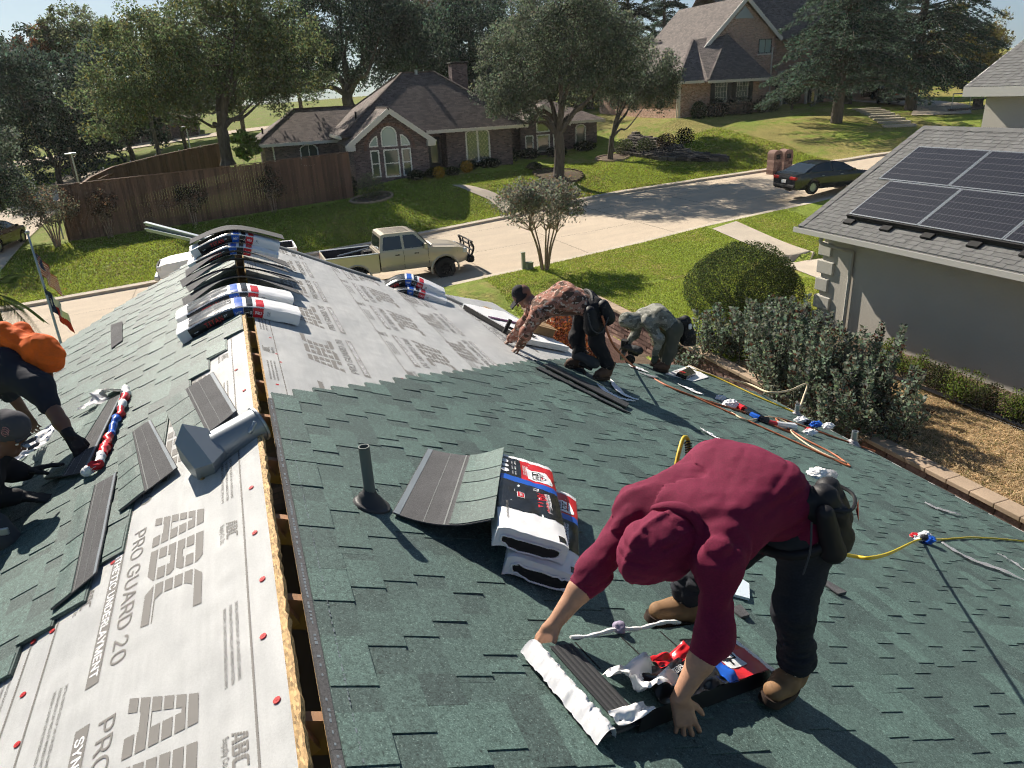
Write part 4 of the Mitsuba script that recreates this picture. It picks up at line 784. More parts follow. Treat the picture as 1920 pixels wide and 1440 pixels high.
def tree(name, label, cat_, base, fork_h, blobs, clumps, per, cr, leaf, col, seed, r0=.25, group=None, n_main=7, subs=5, yellow=0.0, ycol=(.20, .17, .03), var=.3, flat=.7, bark='mat_bark', lm='mat_leaf', aspect=.5, shell=.55, up=.35):
    g = rng(seed); k = thing(name, label, cat_, group); b = A([base[0], base[1], gz(base[0], base[1])]) if len(base) == 2 else A(base, float)
    leaf *= 1.3; c, P = crown_points(blobs, clumps, int(per * 1.25), cr, g, flat, shell); lo = np.mean([q[0] for q in blobs], 0)
    part(k, 'trunk', limbs(b, [b[0] + g.normal(0, .1), b[1] + g.normal(0, .1), b[2] + fork_h], c, r0, g, n_main, subs), bark, smooth=60)
    m, cc = leaf_mesh(P, leaf, g, col, var, up, aspect, yellow=yellow, ycol=ycol); part(k, 'crown', m, lm, color=cc); return k
OAK = (.125, .150, .105)
tree('live_oak', 'large round grey-green live oak standing on the front lawn of the brown brick house', 'tree', [19.512,44.193,1.95][:2], 2.7,
     [([20.3, 45, 9.2], [4.9, 4.3, 3.3]), ([17.4, 45, 7.4], [2.6, 2.4, 1.9]), ([23.6, 45.2, 8.6], [2.9, 2.6, 2.7]), ([20.4, 44.6, 10.8], [3.4, 3, 2.2]), ([16.2, 44.6, 6.6], [1.3, 1.3, 1.0])], 420, 125, .62, .12, OAK, 101, r0=.34, n_main=9, subs=10)
tree('live_oak', 'smaller live oak in a stone ring beside the stacked stone retaining wall', 'tree', [25.334,48.302,2.25][:2], 1.6,
     [([28.2, 49.5, 7.6], [2.9, 2.4, 2.2]), ([29.8, 49.6, 6.9], [1.7, 1.6, 1.6]), ([25.8, 49.4, 6.9], [1.4, 1.4, 1.2])], 190, 110, .5, .12, OAK, 102, r0=.2, n_main=6, subs=7)
tree('pin_oak', 'big spreading yellow-green oak rising behind the left end of the board fence', 'tree', [0.086,52,3.751], 2.0,
     [([.5, 54, 10.2], [5.0, 4.5, 3.6]), ([-3.6, 54, 9.4], [3.6, 3.2, 3.3]), ([-6.0, 54, 7.2], [2.2, 2.1, 2.0]), ([4.6, 55, 9.6], [3.2, 3.4, 3.2]), ([-1.5, 53, 7.6], [4, 3, 1.8]), ([1.5, 54, 13], [3.2, 3, 1.6])], 520, 105, .68, .15, (.135, .170, .085), 103, r0=.36, n_main=11, subs=8, yellow=.10, ycol=(.19, .17, .05))
tree('live_oak', 'wide dark live oak behind the brown brick house, its black limbs showing above the roof', 'tree', [11.023,70,6.515], 1.0,
     [([12.5, 71, 12.2], [7.2, 5, 4.0]), ([7.0, 71, 10.8], [4, 3.6, 3.2]), ([17.5, 72, 11.4], [4.2, 3.6, 3.8]), ([12.5, 71, 15.5], [5.0, 4, 2.4])], 420, 115, .85, .20, (.085, .118, .085), 104, r0=.5, n_main=11, subs=6)
BG = 'trees in the dark belt behind the houses'
def bgtree(name, label, x, y, z, r, col, seed, yellow=0.0, leaf=.24, n=150, per=90, r0=.25, lm='mat_leaf', ycol=(.2, .17, .03), var=.32, rz=None):
    rz = rz or r * 1.15; bz = gz(x, y)
    tree(name, label, 'tree', (x, y), max(1.5, z - rz - bz + .5), [([x, y, z], [r, r, rz]), ([x - r * .45, y - .3, z - rz * .3], [r * .7, r * .7, rz * .7]), ([x + r * .5, y, z - rz * .15], [r * .65, r * .65, rz * .65])], n, per, r * .17, leaf, col, seed, r0=r0, n_main=5, subs=3, yellow=yellow, lm=lm, ycol=ycol, var=var)
DK = (.062, .090, .068)
bgtree('dense_tree', 'dark dense tree behind the chimney of the brown brick house', 24, 76, 11.5, 5.8, DK, 201, rz=7.0, n=210)
bgtree('dense_tree', 'dark dense tree filling the gap left of the pink brick house', 33, 78, 11.0, 5.5, DK, 202, rz=7.5, n=200)
bgtree('bare_brown_tree', 'brown-leaved thin tree above the ridge of the brown brick house', 21.5, 86, 15.5, 5.0, (.115, .082, .058), 203, n=130, per=80, lm='mat_leaf_dry')
bgtree('dense_tree', 'tall dark tree between the brown-leaved tree and the big live oak', 28.5, 88, 15.5, 5.2, DK, 204, rz=6.5)
bgtree('dense_tree', 'tall dark tree at the far left edge of the picture', -13.5, 74, 7.4, 5.2, (.062, .088, .068), 205, rz=5.8, n=190)
bgtree('dense_tree', 'dark tree behind the street lamp at left', -8.2, 80, 8.0, 4.8, (.062, .088, .068), 206, rz=5.2, n=180)
bgtree('dense_tree', 'dark green tree left of the spreading yellow-green oak', -19, 84, 9, 5.5, (.06, .088, .066), 207, rz=6, n=170)
bgtree('autumn_tree', 'rust-coloured autumn tree at the top left', -16.4, 97, 13.4, 3.2, (.19, .085, .045), 208, rz=2.6, lm='mat_leaf_dry', n=110)
bgtree('round_tree', 'pale green round-topped tree against the sky at top left', -12.2, 97, 14.2, 4.2, (.14, .165, .085), 209, rz=3.2)
bgtree('round_tree', 'yellowish tree against the sky left of the spreading oak', -5.6, 99, 13.4, 4.0, (.16, .16, .09), 210, rz=3.4)
bgtree('dense_tree', 'dim tree behind the spreading yellow-green oak', 2.5, 96, 12.0, 5.5, (.08, .10, .07), 211, rz=5.0)
bgtree('dense_tree', 'dim tree behind the wide dark live oak', 9.5, 98, 12.5, 5.0, (.08, .10, .07), 212, rz=5.0)
for i, (x, y, hgt) in enumerate(((-5.2, 73, 4.5), (-3.4, 82, 4.5), (-10.4, 64, 3.6), (.6, 84, 4.4))):
    g = rng(300 + i); z = gz(x, y); single('tree_trunk', tube(curve([[x, y, z - .2], [x - .15, y, z + hgt * .5], [x - .1 + g.normal(0, .2), y, z + hgt]], 8), np.linspace(.2, .13, 8), 8), 'mat_bark', ('slim tree trunk standing on the sunny strip of far lawn', 'slim tree trunk in front of the low dark brick house', 'tree trunk in shade at the left beyond the side street', 'thin tree trunk before the end of the low dark brick house')[i], 'tree trunk', smooth=60)
# conifers: whorls of drooping sprays
def conifer(name, label, base, z0, z1, rad, n_br, col, seed, r0=.35, leaf=.26, per=46, lean=(0, 0)):
    g = rng(seed); k = thing(name, label, 'tree'); b = A([base[0], base[1], gz(*base)]); top = A([base[0] + lean[0], base[1] + lean[1], z1]); ms = [tube(curve([b - [0, 0, .3], (b + top) / 2, top], 10), np.linspace(r0 * 1.1, .05, 10), 10)]; C, AX = [], []
    for i in range(n_br):
        t = (g.random() ** 1.15); z = z0 + (z1 - z0) * t; a = g.uniform(0, 2 * np.pi); L = rad * (1 - t) ** .62 * g.uniform(.55, 1.12) + .5; d = A([math.cos(a), math.sin(a), 0]); s = b + (top - b) * ((z - b[2]) / (z1 - b[2]))
        q = curve([s, s + d * L * .5 + [0, 0, .06 * L], s + d * L + [0, 0, -.16 * L + g.normal(0, .1)]], 7); ms.append(tube(q, np.linspace(.06, .012, 7), 4))
        n = int(per * L); u = g.random(n) ** .75; p = A([np.interp(u, np.linspace(0, 1, 7), q[:, j]) for j in range(3)]).T; side = np.cross(d, [0, 0, 1]); w = .30 * L * (1.05 - u)[:, None] + .15
        o = side * g.normal(0, .55, (n, 1)) * w + A([0, 0, 1]) * g.normal(-.04, .09, (n, 1)); C.append(p + o); AX.append(d * .8 + side * np.sign((o @ side))[:, None] * .6 + [0, 0, -.12])
    part(k, 'trunk', cat(ms), 'mat_bark', smooth=60); m, cc = leaf_mesh(np.vstack(C), leaf, g, col, .28, .75, .30, axis=np.vstack(AX)); part(k, 'crown', m, 'mat_leaf', color=cc)
CD = (.066, .098, .074)
conifer('cedar_tree', 'big dark cedar with layered drooping branches in front of the pink brick house', [40.12,42.887,3.98][:2], 6.0, 15.5, 5.4, 190, CD, 401, r0=.38)
conifer('cedar_tree', 'tall dark cedar beside the hill driveway, behind the concrete steps', [50.03,45.915,4.1][:2], 5.8, 18.5, 6.6, 230, CD, 402, r0=.42)
conifer('cedar_tree', 'dark cedar crown between the two big cedars on the hill', (51.5, 54), 6.2, 17.5, 6.0, 160, CD, 403, r0=.35)
conifer('cedar_tree', 'dark conifer behind the left roof of the pink brick house', (42.5, 77), 6.5, 19, 5.0, 140, (.040, .052, .030), 404, leaf=.32)
conifer('cedar_tree', 'yellowish dark conifer next to the pale round crown of the live oak', (35.5, 72), 5.5, 17.5, 4.4, 130, (.050, .058, .028), 405, leaf=.32)
conifer('cedar_tree', 'tall conifer just left of the steep gable of the pink brick house', (50, 82), 6.5, 19.5, 4.6, 130, CD, 406, leaf=.34)
bgtree('yellow_tree', 'yellow-leaved tree peeping over the grey roof at right', 78, 66, 9.0, 4.6, (.16, .135, .04), 213, n=150, rz=4.6)
bgtree('dense_tree', 'dark tree behind the hill driveway', 66, 72, 9.5, 5.5, DK, 214, rz=6)
bgtree('dense_tree', 'dark tree above the parked cars at the top right', 74, 82, 11.5, 6, DK, 215, rz=6.5)

# left edge tree, crape myrtles, palm
tree('glossy_tree', 'tree with shiny pale leaves at the left edge beside the side street', 'tree', (-12.6, 48.5), 1.6, [([-12.2, 48, 5.2], [1.9, 1.9, 2.9]), ([-11.2, 47.5, 3.0], [1.2, 1.2, 1.3])], 130, 90, .45, .13, (.13, .16, .125), 105, r0=.16, n_main=5)
def myrtle(label, base, h, spread, blobs, n, per, cr, leaf, col, seed, stems=7, r0=.045, yellow=.0):
    g = rng(seed); k = thing('crape_myrtle', label, 'small tree'); b = A([base[0], base[1], gz(*base)]); c, P = crown_points(blobs, n, per, cr, g); ms = []
    for i in range(stems):
        a = 2 * np.pi * (i + g.uniform(-.3, .3)) / stems; d = A([math.cos(a), math.sin(a), 0]); s = b + d * .12; f = b + d * spread * g.uniform(.35, .6) + [0, 0, h * g.uniform(.42, .55)]
        q = curve([s - [0, 0, .1], (s + f) / 2 - d * .06, f], 7); ms.append(tube(q, np.linspace(r0, r0 * .6, 7), 7))
        for t in c[np.argsort(np.linalg.norm(c - f, axis=1))[:7]]: ms.append(tube(curve([f - [0, 0, .05], (f + t) / 2 + g.normal(0, .04, 3), t], 6), np.linspace(r0 * .5, r0 * .15, 6), 5))
    part(k, 'trunk', cat(ms), 'mat_bark_pale', smooth=60); m, cc = leaf_mesh(P, leaf, g, col, .35, .2, .5, yellow=yellow, ycol=(.22, .12, .07)); part(k, 'crown', m, 'mat_leaf', color=cc)
myrtle('multi-stemmed crape myrtle with bare pale stems on the near lawn by the kerb', [11.017,26.431,0.22][:2], 3.2, 1.2, [([10.95, 26.5, 3.0], [1.85, 1.5, .72]), ([10.2, 26.3, 3.3], [.7, .7, .5]), ([11.8, 26.6, 3.25], [.7, .7, .5])], 200, 60, .28, .10, (.19, .20, .155), 501, yellow=.08)
myrtle('crape myrtle at the corner of the board fence by the side street', (-9.0, 44.6), 2.6, 1.0, [([-9.0, 44.3, 2.7], [1.5, 1.2, 1.0])], 90, 55, .28, .11, (.14, .145, .10), 502, yellow=.15)
myrtle('thin young crape myrtle against the middle of the board fence', (-2.2, 45.0), 2.3, .6, [([-2.2, 44.9, 2.4], [.8, .7, .8])], 40, 30, .22, .09, (.045, .05, .035), 503, stems=5, r0=.03)
myrtle('thin young crape myrtle against the board fence, second from the house', (2.1, 45.1), 2.4, .6, [([2.1, 45.0, 2.8], [.8, .7, .9])], 40, 30, .22, .09, (.045, .05, .035), 504, stems=5, r0=.03)
myrtle('thin crape myrtle by the board fence nearest its left end', (-6.5, 44.9), 2.2, .6, [([-6.5, 44.8, 2.5], [.8, .7, .8])], 40, 30, .22, .09, (.06, .05, .035), 505, stems=5, r0=.03, yellow=.2)
def fronds(k, c, n, L, g, leafw=.035, up=(.1, 1.1)):
    ms, cc = [], []
    for i in range(n):
        a = g.uniform(0, 2 * np.pi); e = g.uniform(*up); d = A([math.cos(a) * math.cos(e), math.sin(a) * math.cos(e), math.sin(e)]); q = curve([c, c + d * L * .55, c + d * L + [0, 0, -.3 * L]], 12); ms.append(tube(q, np.linspace(.014, .004, 12), 4)); cc.append(np.tile((.10, .11, .04), (len(ms[-1].vertices), 1)))
        s = np.cross(d, [0, 0, 1.0]); s /= np.linalg.norm(s) + 1e-9
        for j in range(26):
            t = .25 + .75 * j / 25; p = A([np.interp(t, np.linspace(0, 1, 12), q[:, m]) for m in range(3)])
            for sg in (-1, 1):
                o = d * .55 + s * sg * .75 + [0, 0, -.25]; l = .42 * L * (1.05 - .6 * t); w = leafw * .5 * d; v = A([p - w, p + w, p + o * l * .6 + w * .6, p + o * l + [0, 0, -.12 * l]]); ms.append(tm(v, [[0, 1, 2], [0, 2, 3]])); cc.append(np.tile(A((.050, .075, .03)) * g.uniform(.7, 1.3), (4, 1)))
    part(k, 'fronds', cat(ms), 'mat_leaf', color=np.vstack(cc))
g = rng(77); pc = [-5.854,20.441,3.138]; k = thing('palm_tree', 'palm with spiky fronds cut off by the left edge of the picture', 'palm'); part(k, 'trunk', tube([[pc[0], pc[1], -.6], [pc[0], pc[1], pc[2] - .5], pc], [.16, .14, .09], 10), 'mat_bark'); fronds(k, A(pc), 20, 1.15, g, up=(-.7, 1.1))
# clipped boxwood ball
def shrub(name, label, cat_, blobs, n, leaf, col, seed, group=None, yellow=0.0, ycol=(.16, .17, .03), skin=.10, stem=True, lm='mat_leaf', var=.35, up=.2, aspect=.55, core=.86):
    g = rng(seed); k = thing(name, label, cat_, group); w = A([np.prod(b[1]) ** .67 for b in blobs]); idx = g.choice(len(blobs), n, p=w / w.sum()); d = g.normal(size=(n, 3)); d /= np.linalg.norm(d, axis=1, keepdims=True); C, R = A([b[0] for b in blobs], float)[idx], A([b[1] for b in blobs], float)[idx]
    r = 1 - skin * np.abs(g.normal(size=(n, 1))) + .10 * (mfbm(d * 1 + idx[:, None], 3.2, 3)[:, None] - .5); P = C + d * r * R; ok = P[:, 2] > ground(P[:, 0], P[:, 1]) - .02; P, d = P[ok], d[ok]
    if stem:
        ms = []
        for c, rr in blobs:
            b = A([c[0], c[1], gz(c[0], c[1]) - .1])
            for j in range(9): t = A(c) + g.normal(0, .42, 3) * rr; ms.append(tube(curve([b + [g.normal(0, .05), g.normal(0, .05), 0], (b + t) / 2, t], 5), np.linspace(.02, .005, 5), 4))
        part(k, 'stems', cat(ms), 'mat_bark')
    m, cc = leaf_mesh(P, leaf, g, col, var, up, aspect, yellow=yellow, ycol=ycol); part(k, 'leaves', m, lm, color=cc); return k
shrub('boxwood', 'huge clipped round boxwood beside the corner of the grey stucco house', 'bush', [([14.05, 18.3, 1.05], [1.72, 1.6, 1.25]), ([14.2, 18.2, 1.35], [1.5, 1.4, 1.10]), ([14.9, 17.9, .8], [1.05, 1.0, .95])], 46000, .052, (.062, .085, .032), 601, skin=.09, yellow=.06, ycol=(.11, .11, .03))
# tangled glossy shrubs between the retaining wall and our eave
def upright(label, x, y, h, r, seed, col=(.155, .19, .14), n_st=16, leaf=.098, red=.10, z0=None):
    g = rng(seed); k = thing('glossy_shrub', label, 'shrub', None); b = A([x, y, (gz(x, y) if z0 is None else z0)]); ms, C, AX = [], [], []
    for i in range(n_st):
        a = g.uniform(0, 2 * np.pi); rr = r * math.sqrt(g.random()); H_ = h * g.uniform(.55, 1.05); t = b + [rr * math.cos(a), rr * math.sin(a), H_]; s = b + [rr * .5 * math.cos(a), rr * .5 * math.sin(a), 0]; q = curve([s, (s + t) / 2 + g.normal(0, .05, 3), t], 9); ms.append(tube(q, np.linspace(.016, .004, 9), 4))
        n = int(115 * H_); u = np.linspace(.12, 1, n); p = A([np.interp(u, np.linspace(0, 1, 9), q[:, j]) for j in range(3)]).T; ph = np.arange(n) * 2.4; o = np.stack([np.cos(ph), np.sin(ph), .55 + 0 * ph], 1); L = (.05 + .26 * (1 - u) * g.random(n))[:, None]; C.append(p + o * L); AX.append(o + [0, 0, .2])
    part(k, 'stems', cat(ms), 'mat_bark'); C, AX = np.vstack(C), np.vstack(AX); m, cc = leaf_mesh(C, leaf, g, col, .35, .4, .55, axis=AX, yellow=red, ycol=(.09, .045, .03)); part(k, 'leaves', m, 'mat_leaf_gloss', color=cc)
SH = [([10.799,16.066,0.5], 1.0, .9, 'left end of the shrub row, beside the grey-hooded worker'), ([11.159,15.369,0.5], 1.2, .7, 'arching shoots near the end of the stone wall cap'), ([11.617,14.644,0.5], 1.5, .7, 'below the round boxwood'), ([11.283,13.105,0.5], 1.7, .75, 'right of the white scraps at the roof corner'), ([10.999,11.957,0.5], 1.9, .75, 'tallest shoots in front of the stucco corner'), ([11.358,11.366,0.4], 1.8, .75, 'in front of the downspout'), ([10.779,10.295,0.4], 1.6, .8, 'beside the far vent pipe at the eave'), ([11.128,9.942,0.3], 1.3, .75, 'at the right end of the row by the dry grass'), ([12.173,11.451,0.4], 1.5, .6, 'behind the row against the stucco wall'), ([12.615,15.069,0.5], 1.3, .7, 'dark one tucked under the boxwood'), ([12.501,13.714,0.5], 1.4, .6, 'between the boxwood and the stucco corner')]
for i, (p, h, r, lb) in enumerate(SH): upright('glossy upright shrub ' + lb, p[0], p[1], h * 1.1, r * 1.45, 620 + i, n_st=21 if h > 1.2 else 16, z0=.25 if p[0] > 11 else -.1)
for i, (p, h) in enumerate((([14.097,11.886,0.25], .62), ([14.006,11.087,0.25], .6), ([13.798,10.287,0.25], .72), ([13.84,9.769,0.25], .62), ([13.943,9.077,0.25], .65), ([14.18,12.725,0.25], .6))):
    g = rng(650 + i); upright(('small bright green shrub by the stucco wall, nearest the glossy row', 'sparse small shrub second along the stucco wall', 'fuller yellow-green shrub third along the stucco wall', 'narrow thin shrub fourth along the stucco wall', 'bright shrub at the right edge along the stucco wall', 'small shrub half hidden at the foot of the stucco wall')[i], p[0], p[1], h * 1.0, .30 if i in (1, 3) else .40, 660 + i, col=(.12, .165, .035) if i not in (1, 3) else (.06, .07, .03), n_st=26, leaf=.05, red=.04)
# planting at the brown house, hill hedge, red shrub
g = rng(9)
for i, (x, y, r, h, col, lb) in enumerate((([7.624,44.363,1.468][0], [7.624,44.363,1.468][1], .85, 1.25, (.13, .16, .085), 'feathery pale green shrub in the ring planter before the arched windows'), (6.7, 46.3, .55, 1.0, (.03, .042, .024), 'dark rounded shrub where the fence meets the brown house'), (10.9, 46.6, .6, .5, (.035, .05, .028), 'low dark shrub under the arched windows'), (12.0, 46.8, .5, .5, (.04, .055, .03), 'low shrub at the right corner of the front gable'), (14.9, 48.2, .7, .5, (.04, .056, .034), 'dark hedge piece under the diamond-pane window'), (16.4, 48.3, .8, .5, (.04, .056, .034), 'right-hand hedge piece under the diamond-pane window'), (18.4, 50.2, .9, .8, (.035, .05, .03), 'dark shrub in the inner corner of the brown house'), (20.4, 51.3, .9, .6, (.035, .05, .03), 'dark shrub under the small arched gable'), (22.6, 51.4, .9, .6, (.035, .05, .03), 'dark shrub below the right windows of the small gable'), (25.2, 52.0, .9, .6, (.03, .04, .024), 'dark shrub by the right end window of the brown house'), (18.9, 46.6, .5, .4, (.08, .10, .05), 'pale grassy clump near the oak trunk'), (13.4, 47.0, .5, .45, (.05, .065, .03), 'green shrub beside the first yellow flowers'))):
    z = gz(x, y); shrub('garden_shrub', lb, 'shrub', [([x, y, z + h * .55], [r, r * .8, h * .7])], 2600 if i == 0 else 1500, .10 if i else .07, col, 700 + i, skin=.3, up=0.0)
for i, (x, y) in enumerate(([12.371,46.6,1.944][:2], [14.496,47.4,1.967][:2])): z = gz(x, y); shrub('yellow_flowers', ('mound of yellow flowers nearest the front gable', 'mound of yellow flowers below the diamond-pane window')[i], 'flowers', [([x, y, z + .35], [.42, .4, .4])], 1500, .075, (.42, .25, .02), 720 + i, skin=.2, lm='mat_leaf_dry')
for i, (x0, r, h, lb) in enumerate(((34.6, .62, .75, 'round pale topiary bush at the left corner of the pink house'), (36.2, .9, .8, 'dark clipped hedge left of the shuttered windows'), (38.4, 1.5, .8, 'long dark hedge under the shuttered windows'), (41.0, 1.2, .8, 'dark hedge right of the shuttered windows'), (43.4, .62, .7, 'round green topiary on a thin trunk by the gable corner'))):
    z = gz(x0, 51.4) + (.55 if i == 4 else 0); shrub('clipped_bush', lb, 'bush', [([x0, 51.4, z + h * .7], [r, .6, h])], 1700, .10, (.06, .085, .04) if i in (0, 4) else (.022, .032, .02), 730 + i, skin=.15)
    if i == 4: part('clipped_bush_004', 'trunk', tube([[x0, 51.4, z - .8], [x0 + .05, 51.4, z - .2], [x0, 51.4, z + .4]], .05, 6), 'mat_bark_pale')
rp = [7.958,18.44,0.5]; shrub('red_shrub', 'rust-red leaved shrub behind the camouflage worker beside the brick planter', 'shrub', [([rp[0], rp[1], .25], [.75, .9, .95]), ([rp[0] + .3, rp[1] - 1.0, .1], [.6, .8, .8])], 5200, .085, (.20, .06, .03), 741, skin=.35, lm='mat_leaf_dry', yellow=.2, ycol=(.36, .13, .03))
vp = [9.749,18.334,0]; upright('thin creeper hanging on the block retaining wall between the two far workers', 10.72, 15.9, 1.0, .35, 745, n_st=12, leaf=.06, z0=-.7, col=(.07, .09, .03))
for i, (x, y) in enumerate(((27.8, 47.6), (29.2, 47.2), (30.6, 47.0), (26.9, 49.0))): z = gz(x, y); shrub('garden_shrub', ('green shrub at the foot of the stacked stone wall', 'reddish shrub in the middle of the stacked stone wall', 'dark round shrub before the right half of the stone wall', 'light green shrub at the left end of the stone wall')[i], 'shrub', [([x, y, z + .45], [.75, .6, .6])], 1500, .10, ((.05, .07, .03), (.085, .06, .035), (.03, .04, .022), (.07, .09, .035))[i], 750 + i, skin=.3)

tree('banana_shrub', 'bright yellow-green broad-leaved shrub behind the fence beside the brown house', 'shrub', [1.212,51,3.73][:2], .4, [([[1.365,51,4.614][0], 51, [1.365,51,4.614][2]], [.8, .7, .8])], 24, 24, .3, .30, (.20, .27, .06), 760, r0=.05, n_main=4, subs=2)
# grass: standing blades over the lawns (cannot be counted)
def blades(n, xy, h, col, seed, w=.012, lean=.5, var=.3, dry=0.0, dcol=(.2, .16, .05), zfun=ground, zoff=0.0):
    g = rng(seed); x, y = xy(g, n); z = zfun(x, y) + zoff; b = np.stack([x, y, z], 1); a = g.uniform(0, 2 * np.pi, n); d = np.stack([np.cos(a), np.sin(a), 0 * a], 1); hh = h * g.uniform(.5, 1.3, (n, 1)); t = b + A([0, 0, 1]) * hh + np.stack([g.normal(0, 1, n), g.normal(0, 1, n), 0 * a], 1) * hh * lean
    v = np.stack([b - d * w, b + d * w, t], 1).reshape(-1, 3); f = np.arange(3 * n).reshape(-1, 3); cc = A(col) * np.clip(1 + var * g.normal(size=(n, 1)), .4, 1.9); q = g.random(n) < dry; cc[q] = A(dcol) * g.uniform(.6, 1.4, (q.sum(), 1)); return tm(v, f), np.repeat(cc, 3, 0)
def off_path(x, y):   # grass keeps off the paths
    ok = np.ones(len(x), bool)
    for P in PATHS: d = np.hypot(x[:, None] - P[:, 0], y[:, None] - P[:, 1]); j = d.argmin(1); ok &= d[np.arange(len(x)), j] > P[j, 2]
    return ok
def near_lawn(g, n):
    x = g.uniform(8.5, 24, n); y = g.uniform(14.4, 28.6, n); ok = (y < ynear(x) - .02) & ((x > 11.1) | (y > 22.8)) & (y > 14.5) & off_path(x, y); return x[ok][:n], y[ok][:n]
def sized(fn, g, n):
    X, Y = [], []; k = 0
    while k < n: x, y = fn(g, n); X.append(x); Y.append(y); k += len(x)
    return np.concatenate(X)[:n], np.concatenate(Y)[:n]
m, cc = blades(120000, lambda g, n: sized(near_lawn, g, n), .06, (.27, .335, .05), 801, w=.011, dry=.10)
single('grass', m, 'mat_leaf_dry', 'short mown grass of the near lawn', 'grass', kind='stuff', color=cc)
def far_lawn(g, n):
    x = g.uniform(-11, 34, n); y = g.uniform(35.5, 48, n); ok = (y > yfar(x) + .03) & (y < np.where(x < 7, 45.2, np.where(x < 18.5, 46.8, 50))) & (g.random(n) < 1.1 - (y - 35) / 22) & off_path(x, y); return x[ok], y[ok]
m, cc = blades(110000, lambda g, n: sized(far_lawn, g, n), .085, (.27, .33, .05), 802, w=.024, dry=.14)
single('grass', m, 'mat_leaf_dry', 'mown grass of the lawn across the street', 'grass', kind='stuff', color=cc)
m, cc = blades(60000, lambda g, n: (g.uniform(11.1, 13.65, n), g.uniform(4, 14.5, n)), .055, (.60, .46, .28), 803, w=.012, lean=1.6, var=.35, dry=.13, dcol=(.15, .15, .04))
single('dry_grass', m, 'mat_leaf_dry', 'straw-coloured dry grass between the block wall and the black edging', 'dry grass', kind='stuff', color=cc)
g = rng(804); n = 6000; x, y = g.uniform(13.75, 15.18, n), g.uniform(4, 16.3, n); P = np.stack([x, y, ground(x, y) + .05], 1); m, cc = leaf_mesh(P, .075, g, (.14, .105, .08), .5, .9, .35, yellow=.2, ycol=(.40, .33, .26)); single('wood_chips', m, 'mat_leaf_dry', 'pale and dark bark chips on the mulch bed', 'mulch', kind='stuff', color=cc)

# ---------------------------------------------------------------- block retaining wall between the yards
g = rng(41); W = thing('retaining_wall', 'split-face block retaining wall with smooth cap stones between our yard and the next lawn', 'wall')
for k in range(46):
    y = 22.2 - .445 * k; part(W, 'cap_stone', rounded([10.72, y - .437, .30 + g.uniform(-.004, .004)], [11.06, y, .39], .012), 'mat_capstone', uv=None)
mat('mat_capstone', proc(lambda p, n, uv: mi.Color3f(0.34, 0.255, 0.18) * (0.7 + 0.35 * noise(p.x * 3, p.y * 2.3, p.z * 3) + 0.25 * noise(p.x * 70, p.y * 70, p.z * 70))), 0.9)
mat('mat_block', proc(lambda p, n, uv: mix((0.10, 0.055, 0.045), (0.25, 0.155, 0.125), uv.x) * (0.5 + 0.9 * fbm(p.x * 22, p.y * 22, p.z * 22, 2))), 0.95)
n = 0; rest = []
for r in range(6):
    for k in range(46):
        y = 22.2 - .445 * k - (.22 if r % 2 else 0); z = .155 - .147 * r; f = g.uniform(-.015, .02, 2)
        m = hexa([[10.77, y - .432, z], [10.99, y - .432, z], [10.99, y, z], [10.77, y, z]], [[10.78 + f[0], y - .432, z + .128], [10.99, y - .432, z + .128], [10.99, y, z + .128], [10.78 + f[1], y, z + .128]]); uv = np.tile([g.uniform(0, 1), 0], (8, 1))
        if 12.5 < y < 22.3 and n < 130: part(W, 'block', m, 'mat_block', uv=uv); n += 1
        else: rest.append((m, uv))
part(W, 'lower_blocks', cat([m for m, _ in rest]), 'mat_block', uv=np.vstack([u for _, u in rest]), kind='stuff')
part(W, 'mortar_core', box([10.82, 2, -.7], [11.0, 22.2, .29]), 'mat_kerb')
PL = thing('brick_planter', 'low brick planter wall with pale coping behind the camouflage worker', 'planter'); c0 = [9.218,20.157,0.25]
part(PL, 'wall', box([8.35, 19.9, -.7], [8.55, 22.0, .28]), 'mat_brick_pink'); part(PL, 'wall', box([8.55, 21.8, -.7], [10.72, 22.0, .28]), 'mat_brick_pink'); part(PL, 'wall', box([9.6, 17.2, -.7], [9.8, 19.9, .1]), 'mat_block', uv=np.tile([.5, 0], (8, 1)))
for k in range(5): part(PL, 'cap_stone', rounded([8.28, 19.9 + .42 * k, .28], [8.62, 20.31 + .42 * k, .36], .012), 'mat_capstone')
for k in range(5): part(PL, 'cap_stone', rounded([8.62 + .42 * k, 21.72, .28], [9.03 + .42 * k, 22.06, .36], .012), 'mat_capstone')
